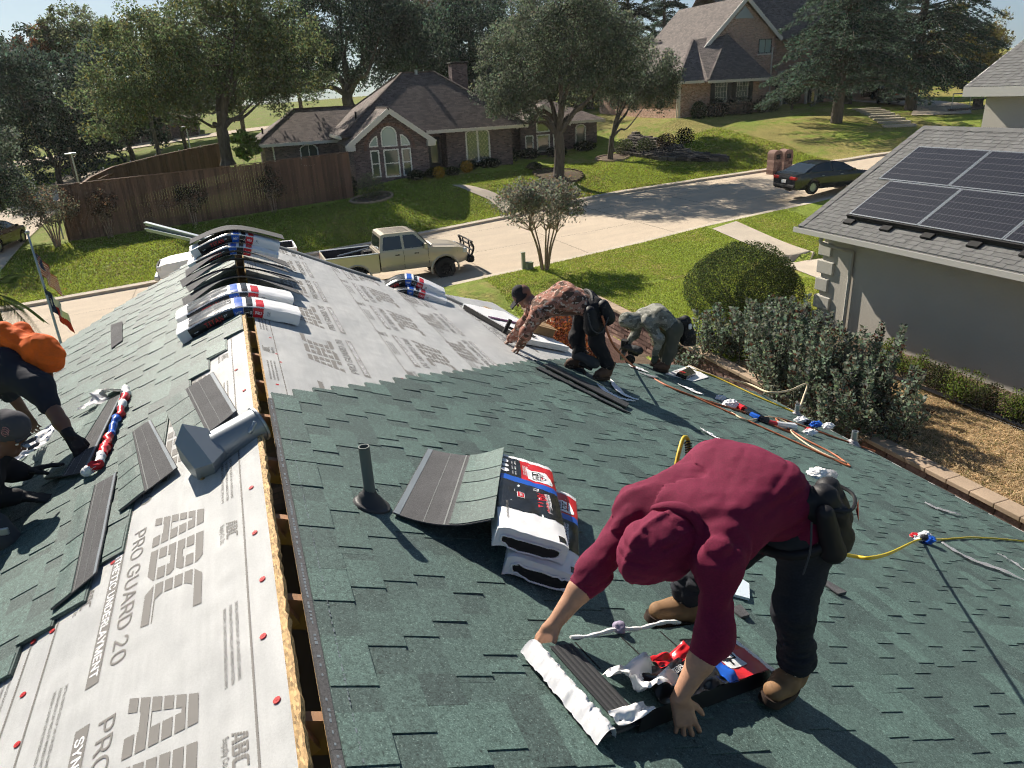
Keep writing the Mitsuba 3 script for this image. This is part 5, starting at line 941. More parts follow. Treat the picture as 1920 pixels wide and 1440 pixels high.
# stacked stone retaining wall on the hill, steps, brick mailbox
g = rng(42); SW = thing('stone_wall', 'dark dry-stacked stone retaining wall stepping down the hill lawn', 'wall'); nrm2 = lambda v: v / np.linalg.norm(v)
mat('mat_stone', proc(lambda p, n, uv: mix((0.035, 0.030, 0.027), (0.17, 0.145, 0.12), uv.x) * (0.5 + 0.9 * fbm(p.x * 7, p.y * 7, p.z * 9, 3))), 0.95)
B0, B1 = curve([[26.8, 50.0, 0], [27.3, 46.6, 0], [28.4, 43.6, 0], [30.2, 41.2, 0]], 30), curve([[29.5, 52.0, 0], [30.1, 48.8, 0], [30.6, 45.6, 0], [31.0, 42.6, 0]], 30)
for i in range(29):
    n = int(np.interp(i, [0, 15, 28], [9, 7, 3]))
    for j in range(n):
        t = j / 8; p = (B0[i] * (1 - t) + B1[i] * t) + [g.uniform(-.06, .06), g.uniform(-.06, .06), 0]; d = nrm2(B0[i + 1] - B0[i]); nn = A([-d[1], d[0], 0]); L = g.uniform(.16, .30); p[2] = gz(p[0], p[1]) - .02 + g.uniform(-.02, .05)
        m = rounded([-L, -.24, -.15], [L, .24, .22], .03, 6); m.vertices += .06 * (mfbm(m.vertices + p, 5, 2)[:, None] - .5); part(SW, 'stone', frame(m, p, d, nn, [0, 0, 1]), 'mat_stone', uv=np.tile([g.uniform(0, 1) ** 1.3, 0], (len(m.vertices), 1)))
g = rng(43); s0, s1 = A([47.228,47.467,4.279]), A([41.966,38.988,3.443]); ST_ = thing('concrete_steps', 'pale concrete garden steps climbing the shaded hill lawn', 'steps'); d = s1 - s0; dxy = A([d[0], d[1], 0]); dxy /= np.linalg.norm(dxy); sd = A([-dxy[1], dxy[0], 0])
for i in range(8):
    p = s0 + d * i / 7.5; p[2] = gz(p[0], p[1]) + .02; part(ST_, 'step', frame(rounded([-.32, -1.0, -.25], [.32, 1.0, .10], .02), p, dxy, sd, [0, 0, 1]), 'mat_kerb')
MB = thing('brick_mailbox', 'pair of brick mailbox pillars with rounded tops at the far kerb', 'mailbox'); mb = A([30.583,36.856,1.667])
for dx, hgt in ((-.38, 1.30), (.38, 1.35)):
    for r in range(8):
        for q in range(2): part(MB, 'brick_course', box([mb[0] + dx - .30 + .305 * q, mb[1] - .3, mb[2] - .1 + .155 * r], [mb[0] + dx + .30 - (.305 if q == 0 else 0) - (.0 if q else .005), mb[1] + .3, mb[2] + .045 + .155 * r]), 'mat_brick_piece', uv=np.tile([g.uniform(0, .9), 0], (8, 1)))
    a = np.linspace(0, np.pi, 9); part(MB, 'rounded_top', facing(Polygon([(mb[0] + dx - .30, mb[2] + 1.13)] + [(mb[0] + dx + .30 * math.cos(t), mb[2] + 1.14 + .22 * math.sin(t)) for t in a]), mb[1] - .3, .6), 'mat_brick_piece', uv=None if False else np.tile([.5, 0], (len(facing(Polygon([(mb[0] + dx - .30, mb[2] + 1.13)] + [(mb[0] + dx + .30 * math.cos(t), mb[2] + 1.14 + .22 * math.sin(t)) for t in a]), mb[1] - .3, .6).vertices), 1)))
    part(MB, 'letter_slot', box([mb[0] + dx - .14, mb[1] - .315, mb[2] + .85], [mb[0] + dx + .14, mb[1] - .295, mb[2] + 1.1]), 'mat_dark')
# ring planters, utility posts, lamp posts
def ring_bed(label, x, y, r, n, g, m='mat_capstone'):
    k = thing('stone_ring', label, 'planter'); z = gz(x, y)
    for i in range(n): a = 2 * np.pi * i / n; part(k, 'edging_stone', frame(rounded([-.0, -math.pi * r / n * .95, -.05], [.13, math.pi * r / n * .95, .12], .02, 6), [x + r * math.cos(a), y + r * math.sin(a), gz(x + r * math.cos(a), y + r * math.sin(a))], [math.cos(a), math.sin(a), 0], [-math.sin(a), math.cos(a), 0], [0, 0, 1]), m)
    part(k, 'soil', tm(np.vstack([[x, y, z + .1]] + [[x + r * math.cos(t), y + r * math.sin(t), gz(x + r * math.cos(t), y + r * math.sin(t)) + .05] for t in np.linspace(0, 2 * np.pi, 25)]), [[0, i, i + 1] for i in range(1, 25)]), 'mat_soil')
ring_bed('stone ring planter with dark mulch round the feathery shrub', *[7.619,44.352,1.439][:2], 1.15, 22, rng(44)); ring_bed('pale stone ring round the smaller live oak', *[25.659,48.518,2.14][:2], 1.1, 20, rng(45)); ring_bed('planted bed round the foot of the large live oak', *[19.763,44.765,1.818][:2], 1.5, 26, rng(46), 'mat_soil')
u = A([10.385,27.131,0.18]); k = thing('utility_marker', 'slender pale green utility post by the kerb next to the crape myrtle', 'utility post'); part(k, 'post', rounded([u[0] - .07, u[1] - .07, u[2] - .1], [u[0] + .07, u[1] + .07, u[2] + .80], .02), 'mat_utility'); part(k, 'cap', rounded([u[0] - .08, u[1] - .08, u[2] + .79], [u[0] + .08, u[1] + .08, u[2] + .85], .02), 'mat_utility'); mat('mat_utility', (.30, .32, .24), .6)
u = A([10.553,26.919,0.18]); k = thing('utility_pedestal', 'short stout green utility pedestal beside the slender post', 'utility box'); part(k, 'box', rounded([u[0] - .13, u[1] - .12, u[2] - .1], [u[0] + .13, u[1] + .12, u[2] + .42], .03), 'mat_pedestal'); part(k, 'lid', rounded([u[0] - .145, u[1] - .135, u[2] + .42], [u[0] + .145, u[1] + .135, u[2] + .47], .02), 'mat_pedestal'); mat('mat_pedestal', (.17, .20, .14), .6)
u = A([10.73,26.291,0.2]); g = rng(47)
for i in range(3): m = trimesh.creation.icosphere(2, .14); m.vertices *= [1.2, 1, .6]; m.vertices *= 1 + .35 * (mfbm(m.vertices + i * 3, 9, 2)[:, None] - .5); m.apply_translation([u[0] + .2 * i, u[1] - .22 - .05 * i, u[2] + .05]); single('rock', m, 'mat_capstone', ('pale rock at the foot of the crape myrtle, left of the three', 'middle one of the three pale rocks under the crape myrtle', 'right one of the three pale rocks under the crape myrtle')[i], 'rock', smooth=60)
for i, (b, t, lb) in enumerate((([-9.036,55.022,2.538], [-9.228,56.378,4.5], 'street lamp on a thin pole above the left end of the fence'), ([-2.459,65.189,2.391], [-2.502,66.956,5.451], 'thin street lamp behind the fence in front of the low dark house'))):
    b, t = A(b), A(t); k = thing('street_lamp', lb, 'lamp post'); part(k, 'pole', tube([[t[0], t[1], gz(t[0], t[1])], [t[0], t[1], (b[2] + t[2]) / 2], t], .05, 8), 'mat_galv'); part(k, 'lamp_head', rounded(t - [.38, .12, .0], t + [.30, .12, .12], .04), 'mat_galv')
# ---------------------------------------------------------------- vehicles
mat('mat_paint_tan', (.45, .40, .32), .32, metallic=.35, clearcoat=.6, clearcoat_gloss=.9); mat('mat_paint_white', (.78, .78, .77), .3, clearcoat=.6); mat('mat_paint_black', (.008, .009, .012), .18, clearcoat=1.0, clearcoat_gloss=.95)
mat('mat_tyre', (.018, .018, .018), .85); mat('mat_glass_dark', (.010, .014, .016), .05, specular=.9); mat('mat_windscreen', (.14, .20, .18), .05, specular=.9); mat('mat_tail_red', (.35, .012, .012), .25); mat('mat_head_glass', (.65, .65, .62), .15); mat('mat_plate', (.7, .7, .68), .4); mat('mat_bed', (.03, .03, .032), .8)
def wheel(k, x, y, z, r, w, lx, spokes=6, rim='mat_dark'):
    prof = A([[r * .60, -w / 2], [r * .93, -w / 2], [r, -w * .36], [r, w * .36], [r * .93, w / 2], [r * .60, w / 2], [r * .60, -w / 2]]); m = trimesh.creation.revolve(prof, sections=30)
    fr = lambda q: lx(frame(q, [x, y, z], [1, 0, 0], [0, 0, 1], [0, 1, 0])); kk = part(k, 'wheel', fr(m), 'mat_tyre', smooth=40)
    sg = -1 if y < 0 else 1; disc = [trimesh.creation.cylinder(r * .2, .06, sections=14, transform=trimesh.transformations.translation_matrix([0, 0, sg * w * .30]))]
    for i in range(spokes): a = 2 * np.pi * i / spokes; q = box([r * .12, -r * .09, -.02], [r * .6, r * .09, .02]); q.apply_translation([0, 0, sg * w * .30]); q.apply_transform(trimesh.transformations.rotation_matrix(a, [0, 0, 1])); disc.append(q)
    disc.append(trimesh.creation.revolve(A([[r * .54, -w * .42], [r * .62, -w * .42], [r * .62, w * .42], [r * .54, w * .42], [r * .54, -w * .42]]), sections=26)); disc.append(trimesh.creation.cylinder(r * .55, .02, sections=22))
    part(kk, 'rim', fr(cat(disc)), rim)
def side_body(poly, hw, tuck, holes=()):   # a body extruded across y from its side outline (x, z), the flanks leaning in above the belt
    m = prism(poly, -hw, hw); v = m.vertices[:, [0, 2, 1]].copy(); f = m.faces[:, ::-1]; m = tm(v, f); v, f = trimesh.remesh.subdivide_to_size(m.vertices, m.faces, .28, max_iter=9); m = tm(v, f); m.vertices[:, 1] *= tuck(m.vertices[:, 0], m.vertices[:, 2]); return m
def pickup(name, label, o, heading, paint, lift=.0, wr=.40, bull=True, z=None):
    k = thing(name, label, 'pickup truck'); sx = heading; lx = lambda m: tm(m.vertices * [sx, sx, 1] + A(o), m.faces)
    L = lift; q = lambda x, zz: (x, zz + L)
    # origin: ground under the middle of the truck, +x to the front; length 5.75
    tuck = lambda x, zz: np.interp(zz - L, [.4, .62, .95, 1.2, 1.5, 1.86], [.95, 1.0, 1.0, .96, .88, .80])
    tuckl = lambda x, zz: np.interp(zz - L, [.4, .62, .95, 1.2], [.95, 1.0, 1.0, .97]) * np.interp(x, [-2.9, -2.7, 2.2, 2.88], [.97, 1, 1, .86])
    arch_ = lambda cx: Point(cx, wr - .02).buffer(wr + .12, 24)
    low = Polygon([q(-2.86, .62), q(-2.85, 1.16), q(-.78, 1.18), q(-.78, 1.20), q(1.18, 1.20), q(1.35, 1.20), q(2.45, 1.08), q(2.74, 1.0), q(2.86, .72), q(2.86, .50), q(2.5, .42), q(-2.3, .42)])
    for cx in (-1.72, 1.86): low = low.difference(arch_(cx))
    cabl = low.intersection(sbox(-.76, 0, 3.2, 3)); bed = low.intersection(sbox(-3.2, 0, -.80, 3))
    part(k, 'body', lx(side_body(cabl, .99, tuckl)), paint, smooth=35)
    cab = Polygon([q(-.74, 1.19), q(-.62, 1.84), q(-.45, 1.88), q(.62, 1.87), q(.78, 1.82), q(1.34, 1.20)]); part(k, 'cab', lx(side_body(cab, .985, tuck)), paint, smooth=35)
    for i in range(5): part(k, 'roof_rib', lx(rounded([-.45, -.5 + .25 * i - .03, 1.875 + L], [.55, -.5 + .25 * i + .03, 1.892 + L], .006, 6)), paint)
    for s in (-1, 1):
        part(k, 'bed_side', lx(side_body(bed, .06, lambda x, zz: 1.0 + 0 * x)).apply_translation([0, sx * s * .93, 0]), paint)
        win = lambda xs: lx(tm(A([[x, s * (.99 * float(tuck(0, zz + L)) + .006), zz + L] for x, zz in xs] + [[x, s * (.99 * float(tuck(0, zz + L)) - .02), zz + L] for x, zz in xs]), [[0, 1, 2], [0, 2, 3], [4, 6, 5], [4, 7, 6], [0, 4, 5], [0, 5, 1], [1, 5, 6], [1, 6, 2], [2, 6, 7], [2, 7, 3], [3, 7, 4], [3, 4, 0]]))
        part(k, 'side_window', win([(-.62, 1.26), (.16, 1.26), (.14, 1.76), (-.52, 1.76)]), 'mat_glass_dark'); part(k, 'side_window', win([(.26, 1.26), (1.16, 1.26), (.70, 1.76), (.25, 1.76)]), 'mat_glass_dark')
        for x in (-.05, .72): part(k, 'door_handle', lx(rounded([x - .09, s * .985 - .02, 1.02 + L], [x + .09, s * .985 + .025, 1.06 + L], .012, 6)), 'mat_dark')
        for x in (-.76, .20, 1.2): part(k, 'door_seam', lx(box([x - .007, s * .992 - .004, .5 + L], [x + .007, s * .992 + .003, 1.19 + L])), 'mat_dark')
        part(k, 'mirror', lx(rounded([1.02, s * 1.0, 1.18 + L], [1.14, s * 1.24, 1.42 + L], .04)), paint); part(k, 'headlight', lx(rounded([2.66, s * .80 - .12, .80 + L], [2.85, s * .80 + .12, 1.0 + L], .05)), 'mat_head_glass'); part(k, 'tail_light', lx(rounded([-2.875, s * .90 - .07, .76 + L], [-2.78, s * .90 + .07, 1.12 + L], .02)), 'mat_tail_red')
        a = np.radians(np.linspace(-12, 192, 22))
        for cx in (-1.72, 1.86): part(k, 'fender_flare', lx(tube(np.stack([cx + (wr + .14) * np.cos(a), 0 * a + s * .97, wr - .02 + (wr + .14) * np.sin(a)], 1), .045, 6)), paint, smooth=50)
        part(k, 'side_trim', lx(box([-.7, s * .995 - .005, .70 + L], [1.25, s * .995 + .012, .75 + L])), paint)
    for cx in (-1.72, 1.86):
        for s in (-1, 1): wheel(k, cx, s * .86, wr, wr, .30, lx)
    part(k, 'tailgate', lx(box([-2.87, -.88, .64 + L], [-2.80, .88, 1.16 + L])), paint); part(k, 'bed_floor', lx(box([-2.8, -.87, .66 + L], [-.80, .87, .72 + L])), 'mat_bed'); part(k, 'bed_front', lx(box([-.84, -.9, .64 + L], [-.78, .9, 1.18 + L])), paint)
    for s in (-1, 1): part(k, 'bed_liner', lx(box([-2.8, s * .87 - .012, .70 + L], [-.84, s * .87 + .012, 1.17 + L])), 'mat_bed'); part(k, 'bed_rail', lx(rounded([-2.84, s * .93 - .08, 1.165 + L], [-.80, s * .93 + .08, 1.20 + L], .015)), 'mat_galv' if bull else paint)
    part(k, 'windscreen', lx(tm(A([[1.32, -.84, 1.215 + L], [1.32, .84, 1.215 + L], [.82, .72, 1.80 + L], [.82, -.72, 1.80 + L]]) + [.035, 0, .02], [[0, 1, 2], [0, 2, 3]])), 'mat_windscreen'); part(k, 'cowl', lx(rounded([1.22, -.84, 1.17 + L], [1.44, .84, 1.225 + L], .02)), 'mat_dark')
    part(k, 'rear_window', lx(tm(A([[-.735, -.75, 1.30 + L], [-.735, .75, 1.30 + L], [-.65, .68, 1.74 + L], [-.65, -.68, 1.74 + L]]) - [.012, 0, 0], [[0, 2, 1], [0, 3, 2]])), 'mat_glass_dark'); part(k, 'hood_bulge', lx(hull([[1.4, -.6, 1.19 + L], [1.4, .6, 1.19 + L], [2.5, .5, 1.06 + L], [2.5, -.5, 1.06 + L], [1.5, -.42, 1.235 + L], [1.5, .42, 1.235 + L], [2.35, .38, 1.13 + L], [2.35, -.38, 1.13 + L]])), paint)
    part(k, 'grille', lx(rounded([2.80, -.62, .72 + L], [2.89, .62, .98 + L], .03)), 'mat_dark'); part(k, 'rear_bumper', lx(rounded([-3.0, -.93, .48 + L], [-2.84, .93, .64 + L], .03)), 'mat_galv'); part(k, 'underbody', lx(box([-2.6, -.6, .38 + L], [2.4, .6, .5 + L])), 'mat_dark')
    if bull:
        part(k, 'front_bumper', lx(rounded([2.82, -1.0, .38 + L], [3.12, 1.0, .66 + L], .08)), 'mat_dark'); bars = [tube(curve([[2.98, s * .9, .6 + L], [3.12, s * .9, .95 + L], [3.02, s * .85, 1.22 + L]], 8), .045, 8) for s in (-1, 1)] + [tube([[3.08, -.9, zz + L], [3.10, 0, zz + L], [3.08, .9, zz + L]], .035, 8) for zz in (.85, 1.03, 1.2)] + [tube([[3.06, y, .6 + L], [3.1, y, .9 + L], [3.06, y, 1.2 + L]], .03, 8) for y in (-.4, .4)]
        part(k, 'grille_guard', lx(cat(bars)), 'mat_dark', smooth=50); part(k, 'bed_tool_pole', lx(cat([cyl([-2.3, -.3, 1.15 + L], [-1.0, .1, 1.24 + L], .03, 8), cyl([-2.2, -.15, 1.12 + L], [-.95, .3, 1.2 + L], .03, 8)])), 'mat_galv'); part(k, 'bed_cargo', lx(cat([rounded([-1.25, -.2, .72 + L], [-.9, .5, 1.18 + L], .05), rounded([-1.5, -.6, .72 + L], [-1.1, -.2, 1.05 + L], .05)])), 'mat_dark')
    else: part(k, 'front_bumper', lx(rounded([2.80, -.95, .42 + L], [3.0, .95, .64 + L], .06)), 'mat_galv')
    return k
pickup('pickup_truck', 'tan lifted pickup truck with black grille guard parked on the street', [5.75, 29.72, -.03], 1, 'mat_paint_tan', lift=.16, wr=.43)
pickup('pickup_truck', 'white pickup truck half hidden behind the shingle bundles on the ridge', [-.62, 34.35, -.13], -1, 'mat_paint_white', lift=.04, wr=.38, bull=False)
def sedan(name, label, o, ang, paint, cat_='car', low=1.0):
    k = thing(name, label, cat_); c, s_ = math.cos(ang), math.sin(ang); Rm = A([[c, -s_, 0], [s_, c, 0], [0, 0, 1]]); lx = lambda m: tm(m.vertices @ Rm.T + A(o), m.faces)
    out = Polygon([(-2.42, .45), (-2.44, .78), (-2.36, .98), (-1.9, 1.04), (1.0, 1.0), (1.9, .88), (2.3, .72), (2.4, .5), (2.3, .25), (-2.3, .25)])
    for cx in (-1.42, 1.42): out = out.difference(Point(cx, .33).buffer(.40, 20))
    tk = lambda x, z: np.interp(z, [.2, .5, .8, 1.0], [.94, 1, 1, .94]) * np.interp(x, [-2.44, -2.1, 1.8, 2.4], [.88, 1, 1, .78]); part(k, 'body', lx(side_body(out, .92, tk)), paint, smooth=40)
    cab = Polygon([(-2.0, 1.0), (-1.2, 1.36), (-.6, 1.45), (.0, 1.44), (.45, 1.34), (1.15, .98)]); tc = lambda x, z: np.interp(z, [.95, 1.45], [.93, .66]); part(k, 'cabin', lx(side_body(cab, .92, tc)), 'mat_glass_dark', smooth=40)
    top = Polygon([(-1.2, 1.355), (-.6, 1.455), (.0, 1.45), (.45, 1.35), (.4, 1.32), (0, 1.40), (-.6, 1.41), (-1.15, 1.32)]); part(k, 'roof', lx(side_body(top, .925, tc)), paint, smooth=40)
    for s in (-1, 1):
        for pl in ([(-2.0, 1.0), (-1.2, 1.36), (-1.08, 1.36), (-1.8, 1.0)], [(.45, 1.35), (1.15, .98), (1.05, .98), (.36, 1.35)], [(-.34, .98), (-.30, 1.42), (-.22, 1.42), (-.26, .98)]): part(k, 'pillar', lx(tm(A([[x, s * (.92 * float(tc(0, z)) + d), z] for d in (.006, -.02) for x, z in pl]), [[0, 1, 2], [0, 2, 3], [4, 6, 5], [4, 7, 6], [0, 4, 5], [0, 5, 1], [2, 6, 7], [2, 7, 3], [1, 5, 6], [1, 6, 2], [3, 7, 4], [3, 4, 0]])), paint)
        part(k, 'tail_light', lx(rounded([-2.45, s * .62 - .22, .72], [-2.28, s * .62 + .22, .88], .04)), 'mat_tail_red'); part(k, 'headlight', lx(rounded([2.12, s * .62 - .18, .62], [2.34, s * .62 + .18, .76], .04)), 'mat_head_glass'); part(k, 'mirror', lx(rounded([.72, s * .92, .98], [.88, s * 1.08, 1.1], .03)), paint)
        for x in (-.9, .2): part(k, 'door_handle', lx(rounded([x - .08, s * .90, .84], [x + .08, s * .935, .87], .01, 6)), 'mat_galv')
        for cx in (-1.42, 1.42): wheel(k, cx, s * .80, .33, .33, .22, lx, 9, 'mat_galv')
    part(k, 'licence_plate', lx(box([-2.46, -.16, .56], [-2.44, .16, .72])), 'mat_plate'); part(k, 'rear_bumper', lx(rounded([-2.46, -.8, .32], [-2.3, .8, .5], .05)), 'mat_dark'); part(k, 'antenna', lx(hull([[-1.2, 0, 1.36], [-.98, .03, 1.4], [-.98, -.03, 1.4], [-1.12, 0, 1.44]])), paint); return k
sedan('parked_car', 'black sedan parked at the near kerb beyond the grey stucco house', [[26.782,30.414,1.28][0] + 1.0, 30.05, zs(29.6)], math.radians(-2), 'mat_paint_black')
sedan('parked_car', 'dark car parked on the side street at the left edge', [-12.3, 46.5, gz(-12.3, 46.5) + .1], math.radians(80), 'mat_paint_black')
hc = A([53.2, 51.5]); sedan('parked_car', 'grey car on the hill driveway under the cedars', [53.6, 51.0, gz(53.6, 51) + .08], math.radians(60), 'mat_metal_grey'); sedan('parked_car', 'dark car farthest up the hill driveway', [57.5, 57.0, gz(57.5, 57) + .08], math.radians(70), 'mat_paint_black')
sedan('parked_car', 'pale car roof showing just over the side street fence', [-8.6, 58.0, gz(-8.6, 58) + .05], math.radians(70), 'mat_paint_white')
k = thing('timber_deck', 'weathered timber terrace with thin metal railing on the hill at right', 'deck'); 
for i in range(3): part(k, 'timber', box([51.0, 43.0 - .5 * i, 3.5 + 0 * i], [57.0, 43.4 - .5 * i, 4.15 - .3 * i]), 'mat_bark')
part(k, 'railing', cat([cyl([51.2, 43.3, 5.2], [56.8, 43.3, 5.1], .035, 8)] + [cyl([x, 43.3, 4.1], [x, 43.3, 5.18], .03, 6) for x in (51.2, 53, 55, 56.8)]), 'mat_galv'); part(k, 'bench_back', cat([box([53.0 + .12 * i, 43.0, 4.15], [53.06 + .12 * i, 43.05, 4.75]) for i in range(9)]), 'mat_bark', kind='stuff')
# ---------------------------------------------------------------- flagpole
fp = A([-5.07,22.366,1.594]); ft = A([-5.436,23.746,4.01]); k = thing('flagpole', 'grey flagpole in our front yard carrying two flags', 'flagpole'); part(k, 'pole', tube([[fp[0], fp[1], -.6], [(fp[0] * .5 + ft[0] * .5), (fp[1] + ft[1]) / 2, (fp[2] + ft[2]) / 2], ft], [.04, .032, .025], 10), 'mat_galv', smooth=50); m = trimesh.creation.icosphere(2, .06); m.apply_translation(ft); part(k, 'finial', m, 'mat_galv', smooth=True)
def flag_pt(top, out, s, t, W_, H_, fold, g):   # s along the fly, t down the hoist: hangs limp in folds
    drop = s * W_ * .86; x = s * W_ * .42; wob = .10 * np.sin(9 * s + 3 * t) * s + .05 * np.sin(17 * s + 6 * t)
    return A(top) + np.stack([out[0] * x + out[1] * wob, out[1] * x - out[0] * wob, -t * H_ - drop], -1)
def flag(name, label, top, out, W_, H_, pieces):
    k = thing(name, label, 'flag')
    for nm, (s0, s1, t0, t1, m) in pieces:
        S, T_ = np.meshgrid(np.linspace(s0, s1, 14), np.linspace(t0, t1, 8), indexing='ij'); P = flag_pt(top, out, S, T_, W_, H_, 0, None); off = A([out[1], -out[0], 0]) * (.004 if nm in ('star', 'canton') else 0); N_ = A([out[1], -out[0], 0]) * .004
        part(k, nm, solid_sheet(P + off + N_, P + off - N_), m, smooth=60)
    return k
mat('mat_flag_blue', (.015, .025, .10), .7); mat('mat_flag_white', (.62, .60, .58), .7)
pd = (ft - fp) / np.linalg.norm(ft - fp); o_ = A([.98, -.2]); tp = fp + pd * np.linalg.norm(ft - fp) * .83
flag('flag', 'limp red and white striped flag with dark blue canton high on the pole', tp, o_, .95, .62, [('stripe', (0, 1, i / 13, (i + 1) / 13, 'mat_red' if i % 2 == 0 else 'mat_flag_white')) for i in range(13)] + [('canton', (0, .4, 0, .54, 'mat_flag_blue'))])
tp2 = fp + pd * np.linalg.norm(ft - fp) * .44; flag('flag', 'limp blue, white and red flag with one white star below the striped flag', tp2, o_, .95, .62, [('hoist_band', (0, .34, 0, 1, 'mat_flag_blue')), ('stripe', (.34, 1, 0, .5, 'mat_flag_white')), ('stripe', (.34, 1, .5, 1, 'mat_red')), ('star', (.10, .24, .36, .62, 'mat_flag_white'))])

# ---------------------------------------------------------------- people
mat('mat_skin', proc(lambda p, n, uv: mi.Color3f(0.40, 0.215, 0.135) * (0.85 + 0.2 * noise(p.x * 45, p.y * 45, p.z * 45) + 0.12 * noise(p.x * 160, p.y * 160, p.z * 160))), .5)
mat('mat_skin_dark', (.15, .075, .048), .5)
def cloth_h(p, n, uv): return noise(p.x * 420, p.y * 420, p.z * 420) * 0.0006 + noise(p.x * 28, p.y * 28, p.z * 28) * 0.004
bumped('mat_maroon', lambda p, n, uv: mi.Color3f(0.130, 0.0050, 0.030) * (0.75 + 0.4 * noise(p.x * 240, p.y * 240, p.z * 240) + 0.15 * noise(p.x * 8, p.y * 8, p.z * 8)), cloth_h, .9, eps=1e-3, sheen=.4)
mat('mat_maroon_dark', (.05, .003, .008), .9)
mat('mat_jeans', proc(lambda p, n, uv: mi.Color3f(0.013, 0.015, 0.020) * (0.5 + 0.6 * noise(p.x * 200, p.y * 200, p.z * 200) + 0.6 * fbm(p.x * 9, p.y * 9, p.z * 9, 2))), .9)
mat('mat_black_cloth', (.011, .011, .014), .85); mat('mat_grey_cloth', (.05, .052, .055), .9); mat('mat_cap', (.055, .055, .062), .9)
mat('mat_leather', proc(lambda p, n, uv: mi.Color3f(0.24, 0.135, 0.065) * (0.55 + 0.6 * fbm(p.x * 30, p.y * 30, p.z * 30, 2))), .75); mat('mat_leather_dark', (.085, .045, .028), .75); mat('mat_sole', (.035, .022, .016), .85)
mat('mat_pouch', (.006, .006, .008), .6); mat('mat_glove', (.010, .010, .011), .6)
bumped('mat_orange', lambda p, n, uv: mi.Color3f(0.66, 0.115, 0.012) * (0.75 + 0.35 * noise(p.x * 12, p.y * 12, p.z * 12) + .15 * noise(p.x * 150, p.y * 150, p.z * 150)), lambda p, n, uv: noise(p.x * 26, p.y * 26, p.z * 26) * .006, .85, eps=2e-3)
def camo(cs, s):
    def fn(p, n, uv):
        a, b, c = noise(p.x * s, p.y * s * 1.6, p.z * s), noise(p.x * s * 1.3 + 9, p.y * s, p.z * s * 1.3), noise(p.x * s * 2.6, p.y * s * 2.6 + 5, p.z * s * 2.6)
        r = mix(cs[0], cs[1], smoothstep(.48, .53, a)); r = mix(r, cs[2], smoothstep(.56, .60, b)); return mix(r, cs[3], smoothstep(.68, .72, c)) * (.8 + .3 * noise(p.x * 150, p.y * 150, p.z * 150))
    return proc(fn)
mat('mat_camo_pink', camo(((.26, .11, .075), (.40, .20, .15), (.09, .05, .035), (.45, .36, .30)), 17), .9); mat('mat_camo_grey', camo(((.18, .18, .155), (.25, .25, .215), (.11, .115, .095), (.30, .295, .26)), 13), .9)
def nrm(v): v = A(v, float); return v / np.linalg.norm(v)
def hand(w, d, back, thumb, curl=.35, s=1.0, spread=.10, th=(.6, .5), tc=.3):
    """a palm, four jointed fingers and a thumb. w wrist, d along the palm, back the back of the hand, thumb = +1 / -1 side of cross(back, d)"""
    d = nrm(d); back = nrm(A(back) - d * (A(back) @ d)); l = np.cross(back, d) * thumb; w = A(w, float); P = []
    rot = lambda v, a: v * math.cos(a) - np.cross(np.cross(v, back), v) * 0 + (-back) * math.sin(a) if False else None
    for i, (off, pl, ls) in enumerate(((.030, .088, (.043, .027, .021)), (.010, .092, (.047, .031, .022)), (-.010, .087, (.044, .028, .021)), (-.028, .078, (.034, .022, .019)))):
        k = w + (d * pl + l * off) * s; root = w + l * off * .55 * s; P.append((root, k, .0155 * s, .0125 * s, .008)); a = A(curl).ravel()[min(i, A(curl).size - 1)]; p = k; ang = 0; fd = nrm(d + l * off * spread / .03)
        for j, L in enumerate(ls):
            ang += a * (.8, 1.15, .8)[j]; v = fd * math.cos(ang) - back * math.sin(ang); q = p + v * L * s; r0 = (.0098, .0090, .0080)[j] * s * (.86 if i == 3 else 1); r1 = (.0090, .0080, .0068)[j] * s * (.86 if i == 3 else 1); P.append((p, q, r0, r1, .003)); p = q
    b0 = w + (d * .022 + l * .022) * s; t1 = b0 + nrm(d * th[0] + l * th[1] - back * .25) * .045 * s; v2 = nrm(d * .9 + l * (th[1] - tc) - back * .35); t2 = t1 + v2 * .033 * s; t3 = t2 + nrm(v2 - l * .25 * tc - back * .2) * .026 * s
    P += [(w, b0, .017 * s, .016 * s, .012), (b0, t1, .0155 * s, .0118 * s, .010), (t1, t2, .0112 * s, .0100 * s, .004), (t2, t3, .0098 * s, .0078 * s, .003)]; return P
def head_prims(c, face, up, s=1.0):
    """skull, jaw, nose, brow, ears; c between the ears, face the way it looks, up the crown"""
    f, u = nrm(face), nrm(up); u = nrm(u - f * (u @ f)); l = np.cross(u, f); c = A(c, float); p = lambda a, b, d: c + (f * a + u * b + l * d) * s
    return [(p(-.025, .045, 0), p(.025, .05, 0), .088 * s, .078 * s, .03), (p(.03, -.02, 0), p(.045, -.075, 0), .062 * s, .040 * s, .03), (p(.03, -.055, .03), p(.06, -.085, 0), .028 * s, .022 * s, .02), (p(.03, -.055, -.03), p(.06, -.085, 0), .028 * s, .022 * s, .02),
            (p(.095, .005, 0), p(.112, -.030, 0), .010 * s, .014 * s, .008), (p(.085, .022, .032), p(.085, .022, -.032), .013 * s, .013 * s, .012), (p(.090, -.062, .016), p(.090, -.062, -.016), .009 * s, .009 * s, .006), (p(-.005, .01, .078), p(-.012, -.025, .076), .016 * s, .010 * s, .006), (p(-.005, .01, -.078), p(-.012, -.025, -.076), .016 * s, .010 * s, .006), (p(-.02, -.02, 0), p(-.05, -.12, 0), .058 * s, .056 * s, .03)]
